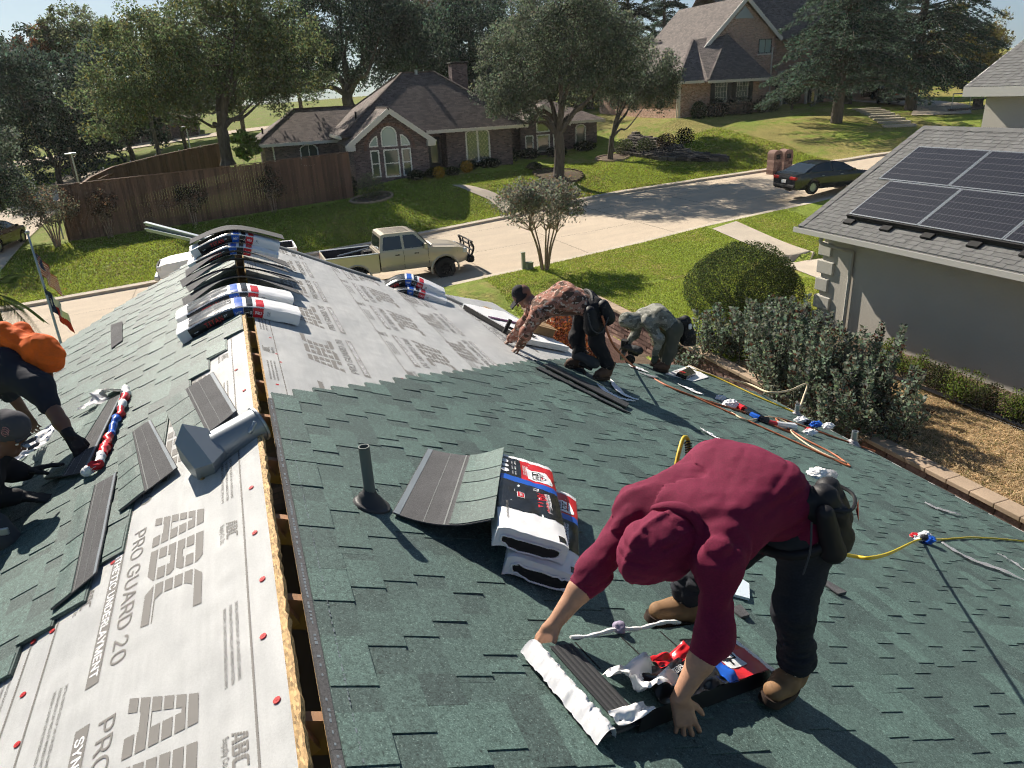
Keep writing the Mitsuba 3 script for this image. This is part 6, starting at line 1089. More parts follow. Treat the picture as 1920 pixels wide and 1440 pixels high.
def eyes(k, c, face, up, s=1.0):
    f, u = nrm(face), nrm(up); u = nrm(u - f * (u @ f)); l = np.cross(u, f); ms = []
    for d in (.032, -.032): m = trimesh.creation.icosphere(1, .011 * s); m.apply_translation(A(c) + (f * .083 + u * .003 + l * d) * s); part(k, 'eye', m, 'mat_white_frame', smooth=True)
def boot(k, ankle, toe, up, mu, ms_, s=1.0, lift=0.0):
    """laced work boot: sole, upper and shaft; toe is the direction on the ground, up the ground's normal"""
    t = nrm(toe); u = nrm(A(up)); t = nrm(t - u * (t @ u)); l = np.cross(u, t); a = A(ankle, float); p = lambda x, y, z: a + (t * x + l * y + u * z) * s
    up_ = body([(p(-.015, 0, .09), p(-.015, 0, -.01), .053 * s, .052 * s), (p(-.03, 0, -.045), p(.06, 0, -.035), .046 * s, .048 * s), (p(.06, .008, -.038), p(.145, .006, -.058), .047 * s, .036 * s), (p(.05, -.012, -.04), p(.14, -.012, -.058), .044 * s, .034 * s)], .0085 * s, .025, cuts=[(p(0, 0, -.085), -u), (p(0, 0, .10), u)])
    part(k, 'boot', up_, mu, smooth=True); o = Point(0, 0).buffer(.046).union(Point(.145, 0).buffer(.047)).convex_hull.union(Point(-.04, 0).buffer(.041)).convex_hull; m = prism(affinity.scale(o, s, s, origin=(0, 0)), -.108 * s, -.078 * s); part(k, 'boot_sole', frame(m, a, t, l, u), ms_)
    for i in range(4): q = p(.045 + .022 * i, 0, .035 - .022 * i); part(k, 'lace', tube([q - l * .03 * s + u * .0, q + u * .016 * s, q + l * .03 * s], .0035 * s, 5), 'mat_pale_hose')
def folds(axis, n, amp, seed, scale=22, stretch=.18):
    ax = nrm(axis)
    def fn(p): q = p - (p @ ax)[:, None] * ax * 0; along = (p @ ax)[:, None] * ax; r = p - along; return amp * (meshkit.fbm((along * 1.0 + r * stretch) * scale, 2, seed) - .5) * 2
    return fn
RN = RP(0, 0, 1) - RP(0, 0, 0); LN = RP(0, 0, 1, -1) - RP(0, 0, 0, -1)
def onR(x, y): return RZ - (x - RX) * 5 / 12
def onL(x, y): return RZ - (RX - x) * 5 / 12

# --- worker in the maroon hoodie, bent over an opened bundle
k = thing('person', 'person in a maroon hoodie and dark jeans bending over an opened shingle bundle', 'person')
l = nrm([.3, -.95, 0]); f = nrm([-.95, -.3, 0]); Hc, Mid, C = A([1.85, 2.03, 5.33]), A([1.72, 2.11, 5.50]), A([1.45, 2.04, 5.45])
hd = A([1.245, 1.985, 5.40]); hf = nrm([-.45, -.1, -.85]); hu = nrm([-.85, -.25, .25])
sN, sF = A([1.395, 1.83, 5.41]), A([1.29, 2.21, 5.44]); eN, eF = A([1.33, 1.735, 5.17]), A([1.06, 2.15, 5.25]); wN, wF = A([1.165, 1.695, 4.985]), A([.868, 2.11, 5.09])
knN, knF = A([1.80, 1.87, 5.00]), A([1.66, 2.25, 4.99]); aN, aF = A([1.845, 1.87, onR(1.845, 0) + .135]), A([1.62, 2.32, onR(1.62, 0) + .135])
arms = [(sN, eN, .050, .044), (eN, eN * .6 + wN * .4, .044, .046), (eN * .6 + wN * .4, wN, .046, .029), (sF, eF, .050, .044), (eF, eF * .65 + wF * .35, .045, .047), (eF * .65 + wF * .35, wF, .047, .029)]
hN = hand(wN, [.10, -.34, -.9], [-.15, -.85, .35], 1, curl=(.34, .30, .32, .36), th=(.75, .75), spread=.30, s=1.06); hF = hand(wF, [-.62, -.35, -.75], [-.45, -.35, .8], -1, curl=(.50, .55, .6, .66), th=(.8, .45), spread=.2, s=1.05)
sk = body(arms + hN + hF + head_prims(hd, hf, hu, .86) + [(hd - hf * .03, C, .055, .07), (C, Hc, .09, .09), (sN, sF, .055, .055), (Hc + l * .08, knN, .055, .045), (knN, aN, .045, .035), (Hc - l * .08, knF, .055, .045), (knF, aF, .045, .035)], .0062, .02); part(k, 'body', sk, 'mat_skin', smooth=True)
tor = [(Hc + l * .09, Mid + l * .12, .120, .128), (Mid + l * .12, C + l * .12, .128, .120), (Hc - l * .09, Mid - l * .13, .120, .130), (Mid - l * .13, C - l * .13, .130, .122), (Mid - l * .06, sF, .11, .078), (Mid + l * .06, sN, .11, .074), (Hc, Mid, .125, .132), (Mid, C, .132, .12), (C + l * .05, sN, .10, .070), (C - l * .05, sF, .10, .074), (C, hd, .10, .085)]
slv = [(sN, eN, .070, .060), (eN, eN * .72 + wN * .28, .060, .053), (sF, eF, .072, .062), (eF, eF * .72 + wF * .28, .062, .055)]
fd1 = folds([-.9, -.1, .1], 0, .014, 3, 26, .22)
def fold_hoodie(p):
    t = np.clip((np.linalg.norm(p - Hc, axis=1) - .12) / .25, 0, 1); u_ = p @ nrm(Mid - Hc); n_ = meshkit.noise(np.stack([u_ * 24, p @ l * 4, p[:, 2] * 5], -1), 5); n2 = meshkit.noise(np.stack([u_ * 11 + p @ l * 9, p @ l * 3, p[:, 2] * 6], -1), 6); r = fd1(p) * (1.0 - .6 * t) * .6 + .020 * np.exp(-((n_ - .5) / .09) ** 2) * (1.1 - t) + .014 * np.exp(-((n2 - .5) / .06) ** 2); q = np.minimum(np.linalg.norm(p - sN, axis=1), np.linalg.norm(p - sF, axis=1)); s = np.exp(-(q / .16) ** 2); return r + s * .011 * np.sin(95 * (p @ nrm([.5, .8, -.3])) + 5 * mnoise(p, 7)) * .6 + .004 * (mfbm(p, 38, 2) - .5)
part(k, 'hoodie', body(tor + slv, .0095, .06, fold_hoodie, cuts=[]), 'mat_maroon', smooth=True)
hood = body([(hd + hu * .055 - hf * .015, hd - hu * .03 - hf * .02, .112, .118), (hd + hu * .085 + hf * .03, hd - hu * .04 + hf * .03, .078, .10), (hd - hu * .05 - hf * .05, C + [-.07, 0, -.035], .112, .085), (hd + hu * .105 + hf * .055, hd + hu * .06 + hf * .07, .035, .05)], .0085, .04, lambda p: .007 * (mfbm(p, 17, 2, 5) - .5) * 2 + .010 * np.exp(-((p - hd) @ l / .012) ** 2) * -1 + .008 * np.exp(-((meshkit.noise(p * [9, 9, 22], 3) - .5) / .07) ** 2), sub=lambda g, d: np.maximum(d, -rc(g, hd + hf * .05, hd + hf * .25, .072, .085)))
part(k, 'hood', hood, 'mat_maroon', smooth=True)
cd = nrm(C - hd); q1 = nrm(np.cross(cd, l)); cc_ = hd + (C - hd) * .50; part(k, 'hood_fold', tube([cc_ + (q1 * math.cos(t) + l * math.sin(t)) * .128 + cd * .02 * math.sin(3 * t) for t in np.linspace(0, 2 * np.pi, 36)], .020 + .006 * np.sin(np.linspace(0, 17, 36)), 8), 'mat_maroon', smooth=60)
seam = [hd + hu * (.172 * math.cos(a)) - hf * (.142 * math.sin(a)) for a in np.linspace(-.25, 1.5, 12)]; part(k, 'hood_seam', tube(seam, .004, 5), 'mat_maroon_dark')
for e, w_, r in ((eN, wN, .054), (eF, wF, .056)): c = e * .72 + w_ * .28; dd = nrm(w_ - e); part(k, 'cuff', tube([c - dd * .035, c, c + dd * .012], [r, r + .002, r - .004], 20, cap=False), 'mat_maroon', smooth=60)
pants = [(Hc + l * .07 + [-.03, 0, .01], Hc - l * .07 + [-.03, 0, .01], .128, .128), (Hc + l * .085 + [.04, 0, -.02], Hc - l * .085 + [.04, 0, -.02], .125, .125), (Hc + l * .09 + [.03, 0, -.04], knN + [0, 0, .03], .112, .080), (knN + [0, 0, .03], aN + [0, 0, .10], .082, .068), (Hc - l * .09 + [.02, 0, -.04], knF, .112, .080), (knF, aF + [0, 0, .10], .082, .068), (aN + [.005, 0, .11], aN + [.0, 0, .075], .074, .079), (aF + [0, 0, .11], aF + [0, 0, .075], .074, .078)]
part(k, 'jeans', body(pants, .0105, .04, lambda p: .016 * np.exp(-((meshkit.noise(p * [9, 9, 26], 4) - .5) / .08) ** 2) * np.clip((5.15 - p[:, 2]) / .15, .25, 1) + .006 * (mfbm(p, 30, 2) - .5), cuts=[]), 'mat_jeans', smooth=True)
boot(k, aN, [-.92, -.38, .25], RN, 'mat_leather', 'mat_sole', 1.0); boot(k, aF, [-.98, .05, .3], RN, 'mat_leather', 'mat_sole', 1.0)
bc = Hc + A([-.03, 0, .03]); ax_ = nrm(Mid - Hc); up2 = nrm(np.cross(l, ax_)); belt = [bc + l * .215 * math.cos(a) + up2 * .150 * math.sin(a) + ax_ * .0 for a in np.linspace(0, 2 * np.pi, 40)]
tb = thing('tool_belt', 'black tool belt with big pouch and red tag on the maroon worker', 'tool belt'); part(tb, 'belt', tube(belt, .022, 8), 'mat_pouch', smooth=50)
pb = A([1.893,1.902,5.444]); part(tb, 'pouch', body([(pb + [.0, -.03, .07], pb + [.03, -.02, -.08], .060, .085), (pb + [.07, .03, .06], pb + [.10, .02, -.07], .05, .075), (pb + [.03, -.07, .02], pb + [.05, -.06, -.10], .04, .06), (pb + [-.06, .0, .05], pb + [.0, 0, -.03], .05, .06)], .009, .03, lambda p: .010 * (mfbm(p, 19, 2, 8) - .5) * 2), 'mat_pouch', smooth=True)
part(tb, 'pouch_rim', tube(curve([pb + [-.03, -.09, .06], pb + [.05, -.11, .05], pb + [.14, -.03, .05], pb + [.13, .08, .06]], 14), .007, 6), 'mat_pouch', smooth=50); part(tb, 'red_tag', hull([pb + [.115, -.075, .045], pb + [.135, -.06, .05], pb + [.135, -.075, -.04], pb + [.125, -.085, -.03], pb + [.13, -.06, .0]]), 'mat_red_wrap')
part(tb, 'flap', body([(pb + [-.05, -.09, .05], pb + [.0, -.10, -.12], .035, .045), (pb + [0, -.10, -.12], pb + [.03, -.07, -.16], .045, .03)], .009, .02), 'mat_pouch', smooth=True); part(tb, 'hanging_cord', tube(curve([pb + [-.12, -.1, .04], pb + [-.14, -.13, -.06], pb + [-.17, -.14, -.15]], 10), .004, 5), 'mat_grey_cloth')

# --- worker in pinkish camouflage, hammer in hand
k = thing('person', 'person in pinkish camouflage shirt, black cap and dark jeans crouching towards the ridge', 'person')
hN, hF, sN, sF, C = A([3.61, 7.30, 4.64]), A([3.64, 7.54, 4.66]), A([3.02, 7.53, 4.60]), A([3.16, 7.86, 4.62]), A([3.12, 7.70, 4.62]); eN, eF, wN, wF = A([2.88, 7.55, 4.40]), A([2.98, 7.92, 4.37]), A([2.84, 7.63, 4.235]), A([2.86, 8.0, 4.20])
kN, kF = A([3.62, 7.21, 4.27]), A([3.50, 7.50, 4.26]); aN, aF = A([3.74, 7.18, onR(3.74, 0) + .15]), A([3.53, 7.46, onR(3.53, 0) + .14]); hd = A([3.02, 7.93, 4.72]); hf, hu = nrm([-.72, .2, -.62]), nrm([-.62, .1, .75]); M_ = (hN + hF) / 2 * .55 + C * .45 + [0, 0, .14]
hP1 = hand(wN, [-.7, .1, -.45], [-.3, 0, .9], 1, curl=.12, s=1.05); hP2 = hand(wF, [-.6, .3, -.5], [-.3, 0, .9], -1, curl=.3, s=1.05)
part(k, 'body', body([(sN, eN, .05, .043), (eN, wN, .043, .030), (sF, eF, .05, .043), (eF, wF, .043, .03), (C, hd, .06, .06), (C, (hN + hF) / 2, .1, .1), (hN, kN, .07, .05), (kN, aN, .05, .04), (hF, kF, .07, .05), (kF, aF, .05, .04), (sN, sF, .06, .06)] + hP1 + hP2 + head_prims(hd, hf, hu, 1.08), .0105, .02), 'mat_skin_dark', smooth=True); eyes(k, hd, hf, hu, 1.08)
l = nrm(hF - hN)
part(k, 'camouflage_shirt', body([(hN + l * .02, M_ - l * .1, .125, .125), (hF - l * .02, M_ + l * .1, .125, .125), (M_ - l * .1, C - l * .1, .125, .115), (M_ + l * .1, C + l * .1, .125, .115), (M_, C, .14, .12), (C, sN, .1, .08), (C, sF, .1, .08), (sN, eN, .085, .068), (eN, wN, .068, .052), (sF, eF, .085, .068), (eF, wF, .068, .052), (C, hd - hu * .1, .09, .07)], .014, .05, lambda p: .016 * (mfbm(p, 13, 2, 2) - .5) * 2), 'mat_camo_pink', smooth=True)
part(k, 'jeans', body([(hN, hF, .135, .135), (hN + [.03, 0, .02], kN, .125, .088), (kN, aN + [0, 0, .06], .09, .078), (hF + [.03, 0, .02], kF, .125, .088), (kF, aF + [0, 0, .06], .09, .078)], .014, .05, lambda p: .014 * (mfbm(p, 13, 2, 4) - .5) * 2), 'mat_black_cloth', smooth=True)
boot(k, aN, [-.85, -.5, .35], RN, 'mat_leather_dark', 'mat_sole', 1.12); boot(k, aF, [-.9, -.3, .35], RN, 'mat_leather_dark', 'mat_sole', 1.12)
part(k, 'cap', body([(hd + hu * .05, hd + hu * .075, .108, .096)], .010, .02, cuts=[(hd + hu * .012 + hf * .03, -hu)]), 'mat_black_cloth', smooth=True); part(k, 'cap_brim', hull([hd + hf * .06 + hu * .04 + l * .07, hd + hf * .06 + hu * .04 - l * .07, hd + hf * .20 + hu * .01 + l * .045, hd + hf * .20 + hu * .01 - l * .045, hd + hf * .06 + hu * .028 + l * .07, hd + hf * .06 + hu * .028 - l * .07, hd + hf * .20 + l * .045, hd + hf * .20 - l * .045]), 'mat_black_cloth')
tb = thing('tool_belt', 'black tool belt with string pouch on the camouflage worker', 'tool belt'); pb = hN + A([-.02, -.14, -.06]); part(tb, 'pouch', body([(pb + [-.08, 0, .08], pb + [-.06, -.02, -.1], .07, .10), (pb + [.10, .02, .12], pb + [.14, 0, -.02], .07, .09)], .013, .03, lambda p: .01 * (mfbm(p, 17, 2) - .5)), 'mat_pouch', smooth=True); part(tb, 'belt', tube([(hN + hF) / 2 + A([-.05, 0, .06]) + l * .20 * math.cos(a) + A([.5, 0, .8]) * .125 * math.sin(a) for a in np.linspace(0, 2 * np.pi, 30)], .025, 8), 'mat_pouch')
part(tb, 'cord', tube(curve([pb + [-.15, -.09, .10], pb + [-.12, -.14, -.08], pb + [.0, -.14, -.13], pb + [.10, -.10, .02]], 16), .008, 5), 'mat_grey_cloth')
hm = thing('hammer', 'black roofing hammer standing on its handle by the hand of the camouflage worker', 'hammer'); h0 = RP(*[3.617,8.489], .06); h1 = RP(*[3.327,8.526], .10); part(hm, 'handle', tube([h0, (h0 + h1) / 2, h1], .016, 8), 'mat_dark'); d = nrm(h1 - h0); n_ = nrm(A([0, 0, 1]) - d * d[2]); part(hm, 'head', hull([h1 + n_ * a + d * b + np.cross(d, n_) * c for a in (-.09, .10) for b in (-.022, .022) for c in (-.018, .018)]), 'mat_dark')

# --- worker in grey camouflage with hood, nail gun in hand
k = thing('person', 'person in grey camouflage hooded shirt bent at the roof edge holding a nail gun', 'person')
hN, hF, sN, sF, hd = A([5.60, 8.68, 3.72]), A([5.64, 8.92, 3.72]), A([5.26, 8.86, 3.82]), A([5.32, 9.18, 3.80]), A([5.08, 9.05, 3.80]); C = (sN + sF) / 2 + [.03, 0, .02]; eN, eF, wN, wF = A([5.36, 8.68, 3.60]), A([5.21, 9.14, 3.55]), A([5.31, 8.72, 3.38]), A([5.09, 9.17, 3.41]); kN, kF = A([5.55, 8.70, 3.38]), A([5.58, 8.95, 3.36]); aN, aF = A([5.50, 8.72, onR(5.5, 0) + .14]), A([5.62, 8.98, onR(5.62, 0) + .14]); hf, hu = nrm([-.5, -.1, -.8]), nrm([-.85, .0, .45]); M_ = (hN + hF) / 2 * .5 + C * .5 + [0, 0, .12]; l = nrm(hF - hN)
part(k, 'body', body([(sN, eN, .05, .043), (eN, wN, .043, .03), (sF, eF, .05, .043), (eF, wF, .043, .03), (C, hd, .06, .06), (C, (hN + hF) / 2, .1, .1), (hN, kN, .07, .05), (kN, aN, .05, .04), (hF, kF, .07, .05), (kF, aF, .05, .04)] + head_prims(hd, hf, hu, 1.05), .012, .02), 'mat_skin_dark', smooth=True); eyes(k, hd, hf, hu, 1.05)
part(k, 'hooded_shirt', body([(hN, M_ - l * .1, .115, .12), (hF, M_ + l * .1, .115, .12), (M_ - l * .1, C - l * .1, .12, .115), (M_ + l * .1, C + l * .1, .12, .115), (M_, C, .13, .12), (C, sN, .1, .08), (C, sF, .1, .08), (sN, eN, .08, .066), (eN, wN, .066, .05), (sF, eF, .08, .062), (eF, wF, .06, .048), (C, hd, .10, .10), (hd + hu * .05, hd - hu * .03, .125, .135)], .015, .05, lambda p: .016 * (mfbm(p, 13, 2, 12) - .5) * 2, sub=lambda g, d: np.maximum(d, -rc(g, hd + hf * .07, hd + hf * .25, .075, .09))), 'mat_camo_grey', smooth=True)
part(k, 'trousers', body([(hN, hF, .125, .125), (hN, kN, .115, .09), (kN, aN + [0, 0, .05], .09, .08), (hF, kF, .115, .09), (kF, aF + [0, 0, .05], .09, .08)], .015, .05, lambda p: .014 * (mfbm(p, 13, 2, 14) - .5) * 2), mat('mat_trousers', (.075, .078, .062), .9) or 'mat_trousers', smooth=True)
for w_, d_, t_ in ((wN, [-.1, 0, -1], 1), (wF, [-.3, 0, -.9], -1)): part(k, 'glove', body([(w_, w_ + A(d_) * .02, .036, .036)] + hand(w_, d_, [-.3, -.9, .1], t_, curl=.5, s=1.15), .011, .02), mat('mat_glove_green', (.035, .05, .045), .8) or 'mat_glove_green', smooth=True)
boot(k, aN, [-.8, -.2, .3], RN, 'mat_leather_dark', 'mat_sole', 1.1); boot(k, aF, [-.8, 0, .3], RN, 'mat_leather_dark', 'mat_sole', 1.1)
tb = thing('tool_belt', 'black tool bag hanging at the back of the grey camouflage worker', 'tool belt'); pb = hN + A([.18, .02, -.03]); part(tb, 'pouch', body([(pb + [0, 0, .10], pb + [.05, 0, -.16], .09, .12), (pb + [.06, -.04, -.10], pb + [.1, -.04, -.22], .09, .06), (pb + [-.14, .0, .10], pb + [0, 0, .1], .07, .07)], .014, .03, lambda p: .012 * (mfbm(p, 15, 2) - .5)), 'mat_pouch', smooth=True); part(tb, 'white_tape', rounded(pb + [-.02, -.14, .02], pb + [.03, -.11, .10], .012), 'mat_white_wrap')
def nailgun(label, o, d, u, s=1.0, coil=True):
    k = thing('nail_gun', label, 'nail gun'); d = nrm(d); u = nrm(A(u) - d * (A(u) @ d)); l = np.cross(u, d); fr = lambda m: frame(tm(m.vertices * s, m.faces), o, d, l, u)
    part(k, 'body', fr(body([([.0, 0, .06], [.16, 0, .06], .040, .042), ([.16, 0, .06], [.20, 0, .06], .05, .05), ([.0, 0, .06], [0, 0, -.09], .026, .018)], .009, .015)), 'mat_grey_cloth', smooth=True); part(k, 'nose', fr(hull([[-.018, -.012, -.13], [.018, .012, -.13], [-.03, -.025, -.03], [.03, .025, -.03], [-.03, .025, -.03], [.03, -.025, -.03]])), 'mat_metal_grey'); part(k, 'cap', fr(cyl([.0, 0, .06], [0, 0, .135], .042, 14)), 'mat_dark')
    part(k, 'handle', fr(rounded([.06, -.016, -.02], [.20, .016, .02], .014)), 'mat_dark')
    if coil: part(k, 'nail_magazine', fr(cyl([.10, -.02, -.09], [.10, .035, -.09], .055, 18)), 'mat_dark')
    return k
nailgun('nail gun in the gloved hand of the grey camouflage worker', A([5.04, 9.17, 3.33]), [.4, -.6, -.1], [0, 0, 1], 1.25)
nailgun('nail gun lying on the shingles at the boots of the camouflage worker', RP(*[3.78,7.422], .10), [.5, -.75, -.25], RN, 1.3)

# --- left slope: worker with the orange head wrap, worker with the grey cap
k = thing('person', 'person with a bright orange head wrap and dark shirt leaning in from the left edge', 'person')
hd = A([-1.40, 5.52, 5.45]); hf, hu = nrm([.50, -.50, -.62]), nrm([.45, -.35, .78]); sN, sF, C = A([-1.40, 5.28, 5.36]), A([-1.72, 5.62, 5.44]), A([-1.62, 5.50, 5.44]); eN, wN = A([-1.315, 5.15, 5.20]), A([-1.245, 5.045, 5.065]); hips = A([-2.15, 6.0, 5.35]); eF, wF = A([-1.70, 5.75, 5.2]), A([-1.66, 5.8, 5.0])
part(k, 'body', body([(sN, eN, .052, .046), (eN, eN * .6 + wN * .4, .046, .047), (eN * .6 + wN * .4, wN, .047, .032), (C, hd, .06, .06), (C, hips, .1, .1), (sN, C, .06, .07), (sF, eF, .05, .044), (eF, wF, .044, .03)] + hand(wN, [.35, -.35, -.75], [.3, -.8, .4], 1, curl=(.25, .2, .2, .25), spread=.25, s=1.0) + hand(wF, [.2, 0, -1], [0, -1, 0], -1, curl=.4) + head_prims(hd, hf, hu, 1.02), .0085, .02), 'mat_skin_dark', smooth=True); eyes(k, hd, hf, hu, 1.02)
part(k, 'shirt', body([(C, hips, .15, .15), (sN * .8 + C * .2, sN, .09, .085), (sN, sN * .35 + eN * .65, .082, .070), (C, sN, .12, .09), (C, sF, .12, .09), (sF, eF, .085, .07), (C, hd - hu * .1, .085, .07)], .012, .04, lambda p: .010 * (mfbm(p, 15, 2, 22) - .5) * 2), mat('mat_navy_shirt', (.016, .019, .028), .9) or 'mat_navy_shirt', smooth=True)
wl_ = nrm(np.cross(hu, hf)); wrap = body([(hd + hu * .075 - hf * .03, hd + hu * .075 + hf * .035, .126, .116), (hd + hu * .03 - hf * .06, hd + hu * .05 - hf * .02, .10, .10), (hd + hu * .05 - wl_ * .075 + hf * .03, hd + hu * .04 + hf * .10, .035, .032), (hd + hu * .09 + hf * .10, hd + hu * .11 + hf * .115, .026, .028), (hd - hf * .06 + hu * .03, hd - hf * .30 - hu * .02 - wl_ * .05, .10, .095)], .0085, .03, lambda p: .009 * np.abs(np.sin(34 * (p @ nrm(hu * .8 + wl_ * .5 + hf * .2)) + 6 * mnoise(p, 9))) + .012 * (mfbm(p, 20, 2) - .5), cuts=[(hd + hu * .022 + hf * .04, -(hu * .9 + hf * .0))])
part(k, 'head_wrap', wrap, 'mat_orange', smooth=True); part(k, 'wrap_tail', body([(hd - hf * .16 + hu * .01, hd - hf * .34 - hu * .06 - wl_ * .06, .06, .09), (hd - hf * .13, hd - hf * .3 - hu * .03 + wl_ * .08, .05, .07)], .010, .03, lambda p: .012 * (mfbm(p, 22, 2) - .5)), 'mat_orange', smooth=True)
part(k, 'glove', body([(wN + (eN - wN) * .22, wN, .040, .036, .01)] + [(a, b, r0 + .0035, r1 + .0032, kk) for a, b, r0, r1, kk in hand(wN, [.35, -.35, -.75], [.3, -.8, .4], 1, curl=(.25, .2, .2, .25), spread=.25, s=1.05)], .0065, .012), 'mat_glove', smooth=True)
part(k, 'trousers', body([(hips + [0, -.12, 0], hips + [0, .12, 0], .14, .14), (hips + [0, -.12, 0], [-2.0, 5.75, onL(-2.0, 0) + .45], .12, .09), ([-2.0, 5.75, onL(-2.0, 0) + .45], [-2.15, 5.8, onL(-2.15, 0) + .14], .09, .075), (hips + [0, .12, 0], [-2.1, 6.25, onL(-2.1, 0) + .45], .12, .09), ([-2.1, 6.25, onL(-2.1, 0) + .45], [-2.25, 6.25, onL(-2.25, 0) + .14], .09, .075)], .016, .04), 'mat_black_cloth', smooth=True)
for a_ in ([-2.15, 5.8, onL(-2.15, 0) + .125], [-2.25, 6.25, onL(-2.25, 0) + .125]): boot(k, a_, [.9, -.3, .3], LN, 'mat_leather_dark', 'mat_sole')
k = thing('person', 'person in a dark grey cap and black gloves kneeling at the lower left edge', 'person')
hd = A([-1.47, 4.70, 5.27]); hf, hu = nrm([.75, -.40, -.45]), nrm([.40, -.15, .88]); sN, sF, C = A([-1.62, 4.40, 5.06]), A([-1.64, 4.82, 5.06]), A([-1.68, 4.61, 5.08]); e1, w1 = A([-1.56, 4.86, 4.98]), A([-1.50, 4.88, 4.945]); e2, w2 = A([-1.62, 4.58, 4.95]), A([-1.47, 4.62, 4.905]); hips = A([-2.25, 4.60, 4.95]); kn = A([-1.60, 4.34, 4.84])
h1 = hand(w1, [.75, .15, .05], [-.1, .3, .95], -1, curl=.12, s=1.1); h2 = hand(w2, [.95, -.1, -.28], [.25, 0, .95], 1, curl=.10, s=1.1)
part(k, 'body', body([(sN, e2, .05, .045), (e2, w2, .045, .032), (sF, e1, .05, .045), (e1, w1, .045, .032), (C, hd, .06, .06), (C, hips, .1, .1)] + h1 + h2 + head_prims(hd, hf, hu, 1.02), .0085, .02), 'mat_skin_dark', smooth=True); eyes(k, hd, hf, hu, 1.02)
part(k, 'shirt', body([(C, hips, .16, .15), (C, sN, .13, .095), (C, sF, .13, .095), (sN, e2, .09, .068), (e2, e2 * .25 + w2 * .75, .066, .054), (sF, e1, .09, .066), (e1, w1, .062, .05), (C, hd - hu * .1, .09, .065)], .012, .04, lambda p: .010 * (mfbm(p, 15, 2, 32) - .5) * 2), 'mat_black_cloth', smooth=True)
for h_, w_, e_ in ((h1, w1, e1), (h2, w2, e2)): part(k, 'glove', body([(w_ + (e_ - w_) * .25, w_, .040, .036, .01)] + [(a, b, r0 + .0035, r1 + .0032, kk) for a, b, r0, r1, kk in h_], .0068, .012), 'mat_glove', smooth=True)
part(k, 'cap', body([(hd + hu * .055 - hf * .01, hd + hu * .075 + hf * .02, .108, .094)], .0085, .02, cuts=[(hd + hu * .008, -hu)]), 'mat_cap', smooth=True); l = nrm(np.cross(hu, hf)); part(k, 'cap_brim', body([(hd + hf * .095 + hu * .035 + l * .05, hd + hf * .095 + hu * .035 - l * .05, .012, .012), (hd + hf * .13 + hu * .025 + l * .05, hd + hf * .13 + hu * .025 - l * .05, .011, .011), (hd + hf * .165 + hu * .012 + l * .035, hd + hf * .165 + hu * .012 - l * .035, .010, .010)], .006, .02), 'mat_cap', smooth=True)
b_ = hd + hf * .15 + hu * .030 - l * .045; part(k, 'brim_sticker', frame(trimesh.creation.cylinder(.019, .003, sections=18), b_, hf, l, hu), 'mat_galv')
for i in range(3): c_ = hd + nrm(-l * .9 + hf * .45 + hu * (.25 + .12 * i)) * .108 + hu * .055; part(k, 'cap_emblem', tube([c_ + hf * .02 * math.cos(t) + hu * .016 * math.sin(t) for t in np.linspace(0, 5.2, 14)], .0022, 5), 'mat_emblem')
mat('mat_emblem', (.42, .20, .19), .7)
part(k, 'trousers', body([(hips, kn, .14, .10), (kn, [-2.1, 4.30, onL(-2.1, 0) + .10], .09, .075), (hips + [0, .2, 0], [-1.75, 4.95, 4.80], .13, .09), ([-1.75, 4.95, 4.80], [-2.2, 4.95, onL(-2.2, 0) + .1], .09, .07)], .014, .04), 'mat_black_cloth', smooth=True); kp = A([-1.472,4.331,4.874]); part(k, 'knee_pad', body([(kn + [.05, -.02, .06], kn + [.10, -.06, -.02], .075, .07)], .012, .02), 'mat_grey_cloth', smooth=True); part(k, 'knee_pad_label', rounded(kn + [.085, -.11, .03], kn + [.14, -.095, .075], .006), 'mat_galv')
boot(k, [-2.15, 4.3, onL(-2.15, 0) + .125], [-.9, -.1, -.3], LN, 'mat_leather_dark', 'mat_sole'); boot(k, [-2.25, 4.95, onL(-2.25, 0) + .125], [-.9, 0, -.3], LN, 'mat_leather_dark', 'mat_sole')

# ---------------------------------------------------------------- shingle bundles in printed wrap
BL, BW, BH = 1.0, .34, .088
def bundle_map(seed, bend=None, H=BH, L=BL, W=BW):
    def f(x, s, lift=0.0):   # x along the length, s across the top (0..1), below 0 and above 1 down the sides
        x, s = np.broadcast_arrays(A(x, float), A(s, float)); ss = np.clip(s, 0, 1); y = (ss - .5) * W; dn = np.maximum(-s, 0) + np.maximum(s - 1, 0); r = .016
        wr = .007 * (mfbm(np.stack([x * 3 + seed, y * 9, x * 0], -1), 3.0, 3, seed) - .5) * 2 + .005 * (mfbm(np.stack([x * 14 + y * 20 + seed, y * 5, x * 0], -1), 1, 2, seed) - .5)
        e = np.minimum(ss, 1 - ss) * W; z = H + .008 - .014 * np.exp(-e / .02) + wr * np.where(dn > 0, .4, 1); z = np.where(dn > 0, z - .004 - dn * H * 1.0, z)
        out = np.where(s < 0, -1, np.where(s > 1, 1, 0)) * (.004 + lift + .006 * np.sin(np.clip(dn, 0, 1) * np.pi) + .004 * (mnoise(np.stack([x * 12, dn * 3 + seed, x * 0], -1), 1.0, seed)))
        return np.stack([x, y + out, z + np.where(dn > 0, 0, lift)], -1) if bend is None else bend(np.stack([x, y + out, z + np.where(dn > 0, 0, lift)], -1))
    return f
def patch(f, x0, x1, s0, s1, lift=.0018, nx=None, ns=None):
    nx = nx or max(3, int((x1 - x0) / .022) + 2); ns = ns or max(3, int((s1 - s0) / .07) + 2); X_, S_ = np.meshgrid(np.linspace(x0, x1, nx), np.linspace(s0, s1, ns), indexing='ij'); return grid_sheet(f(X_, S_, lift))
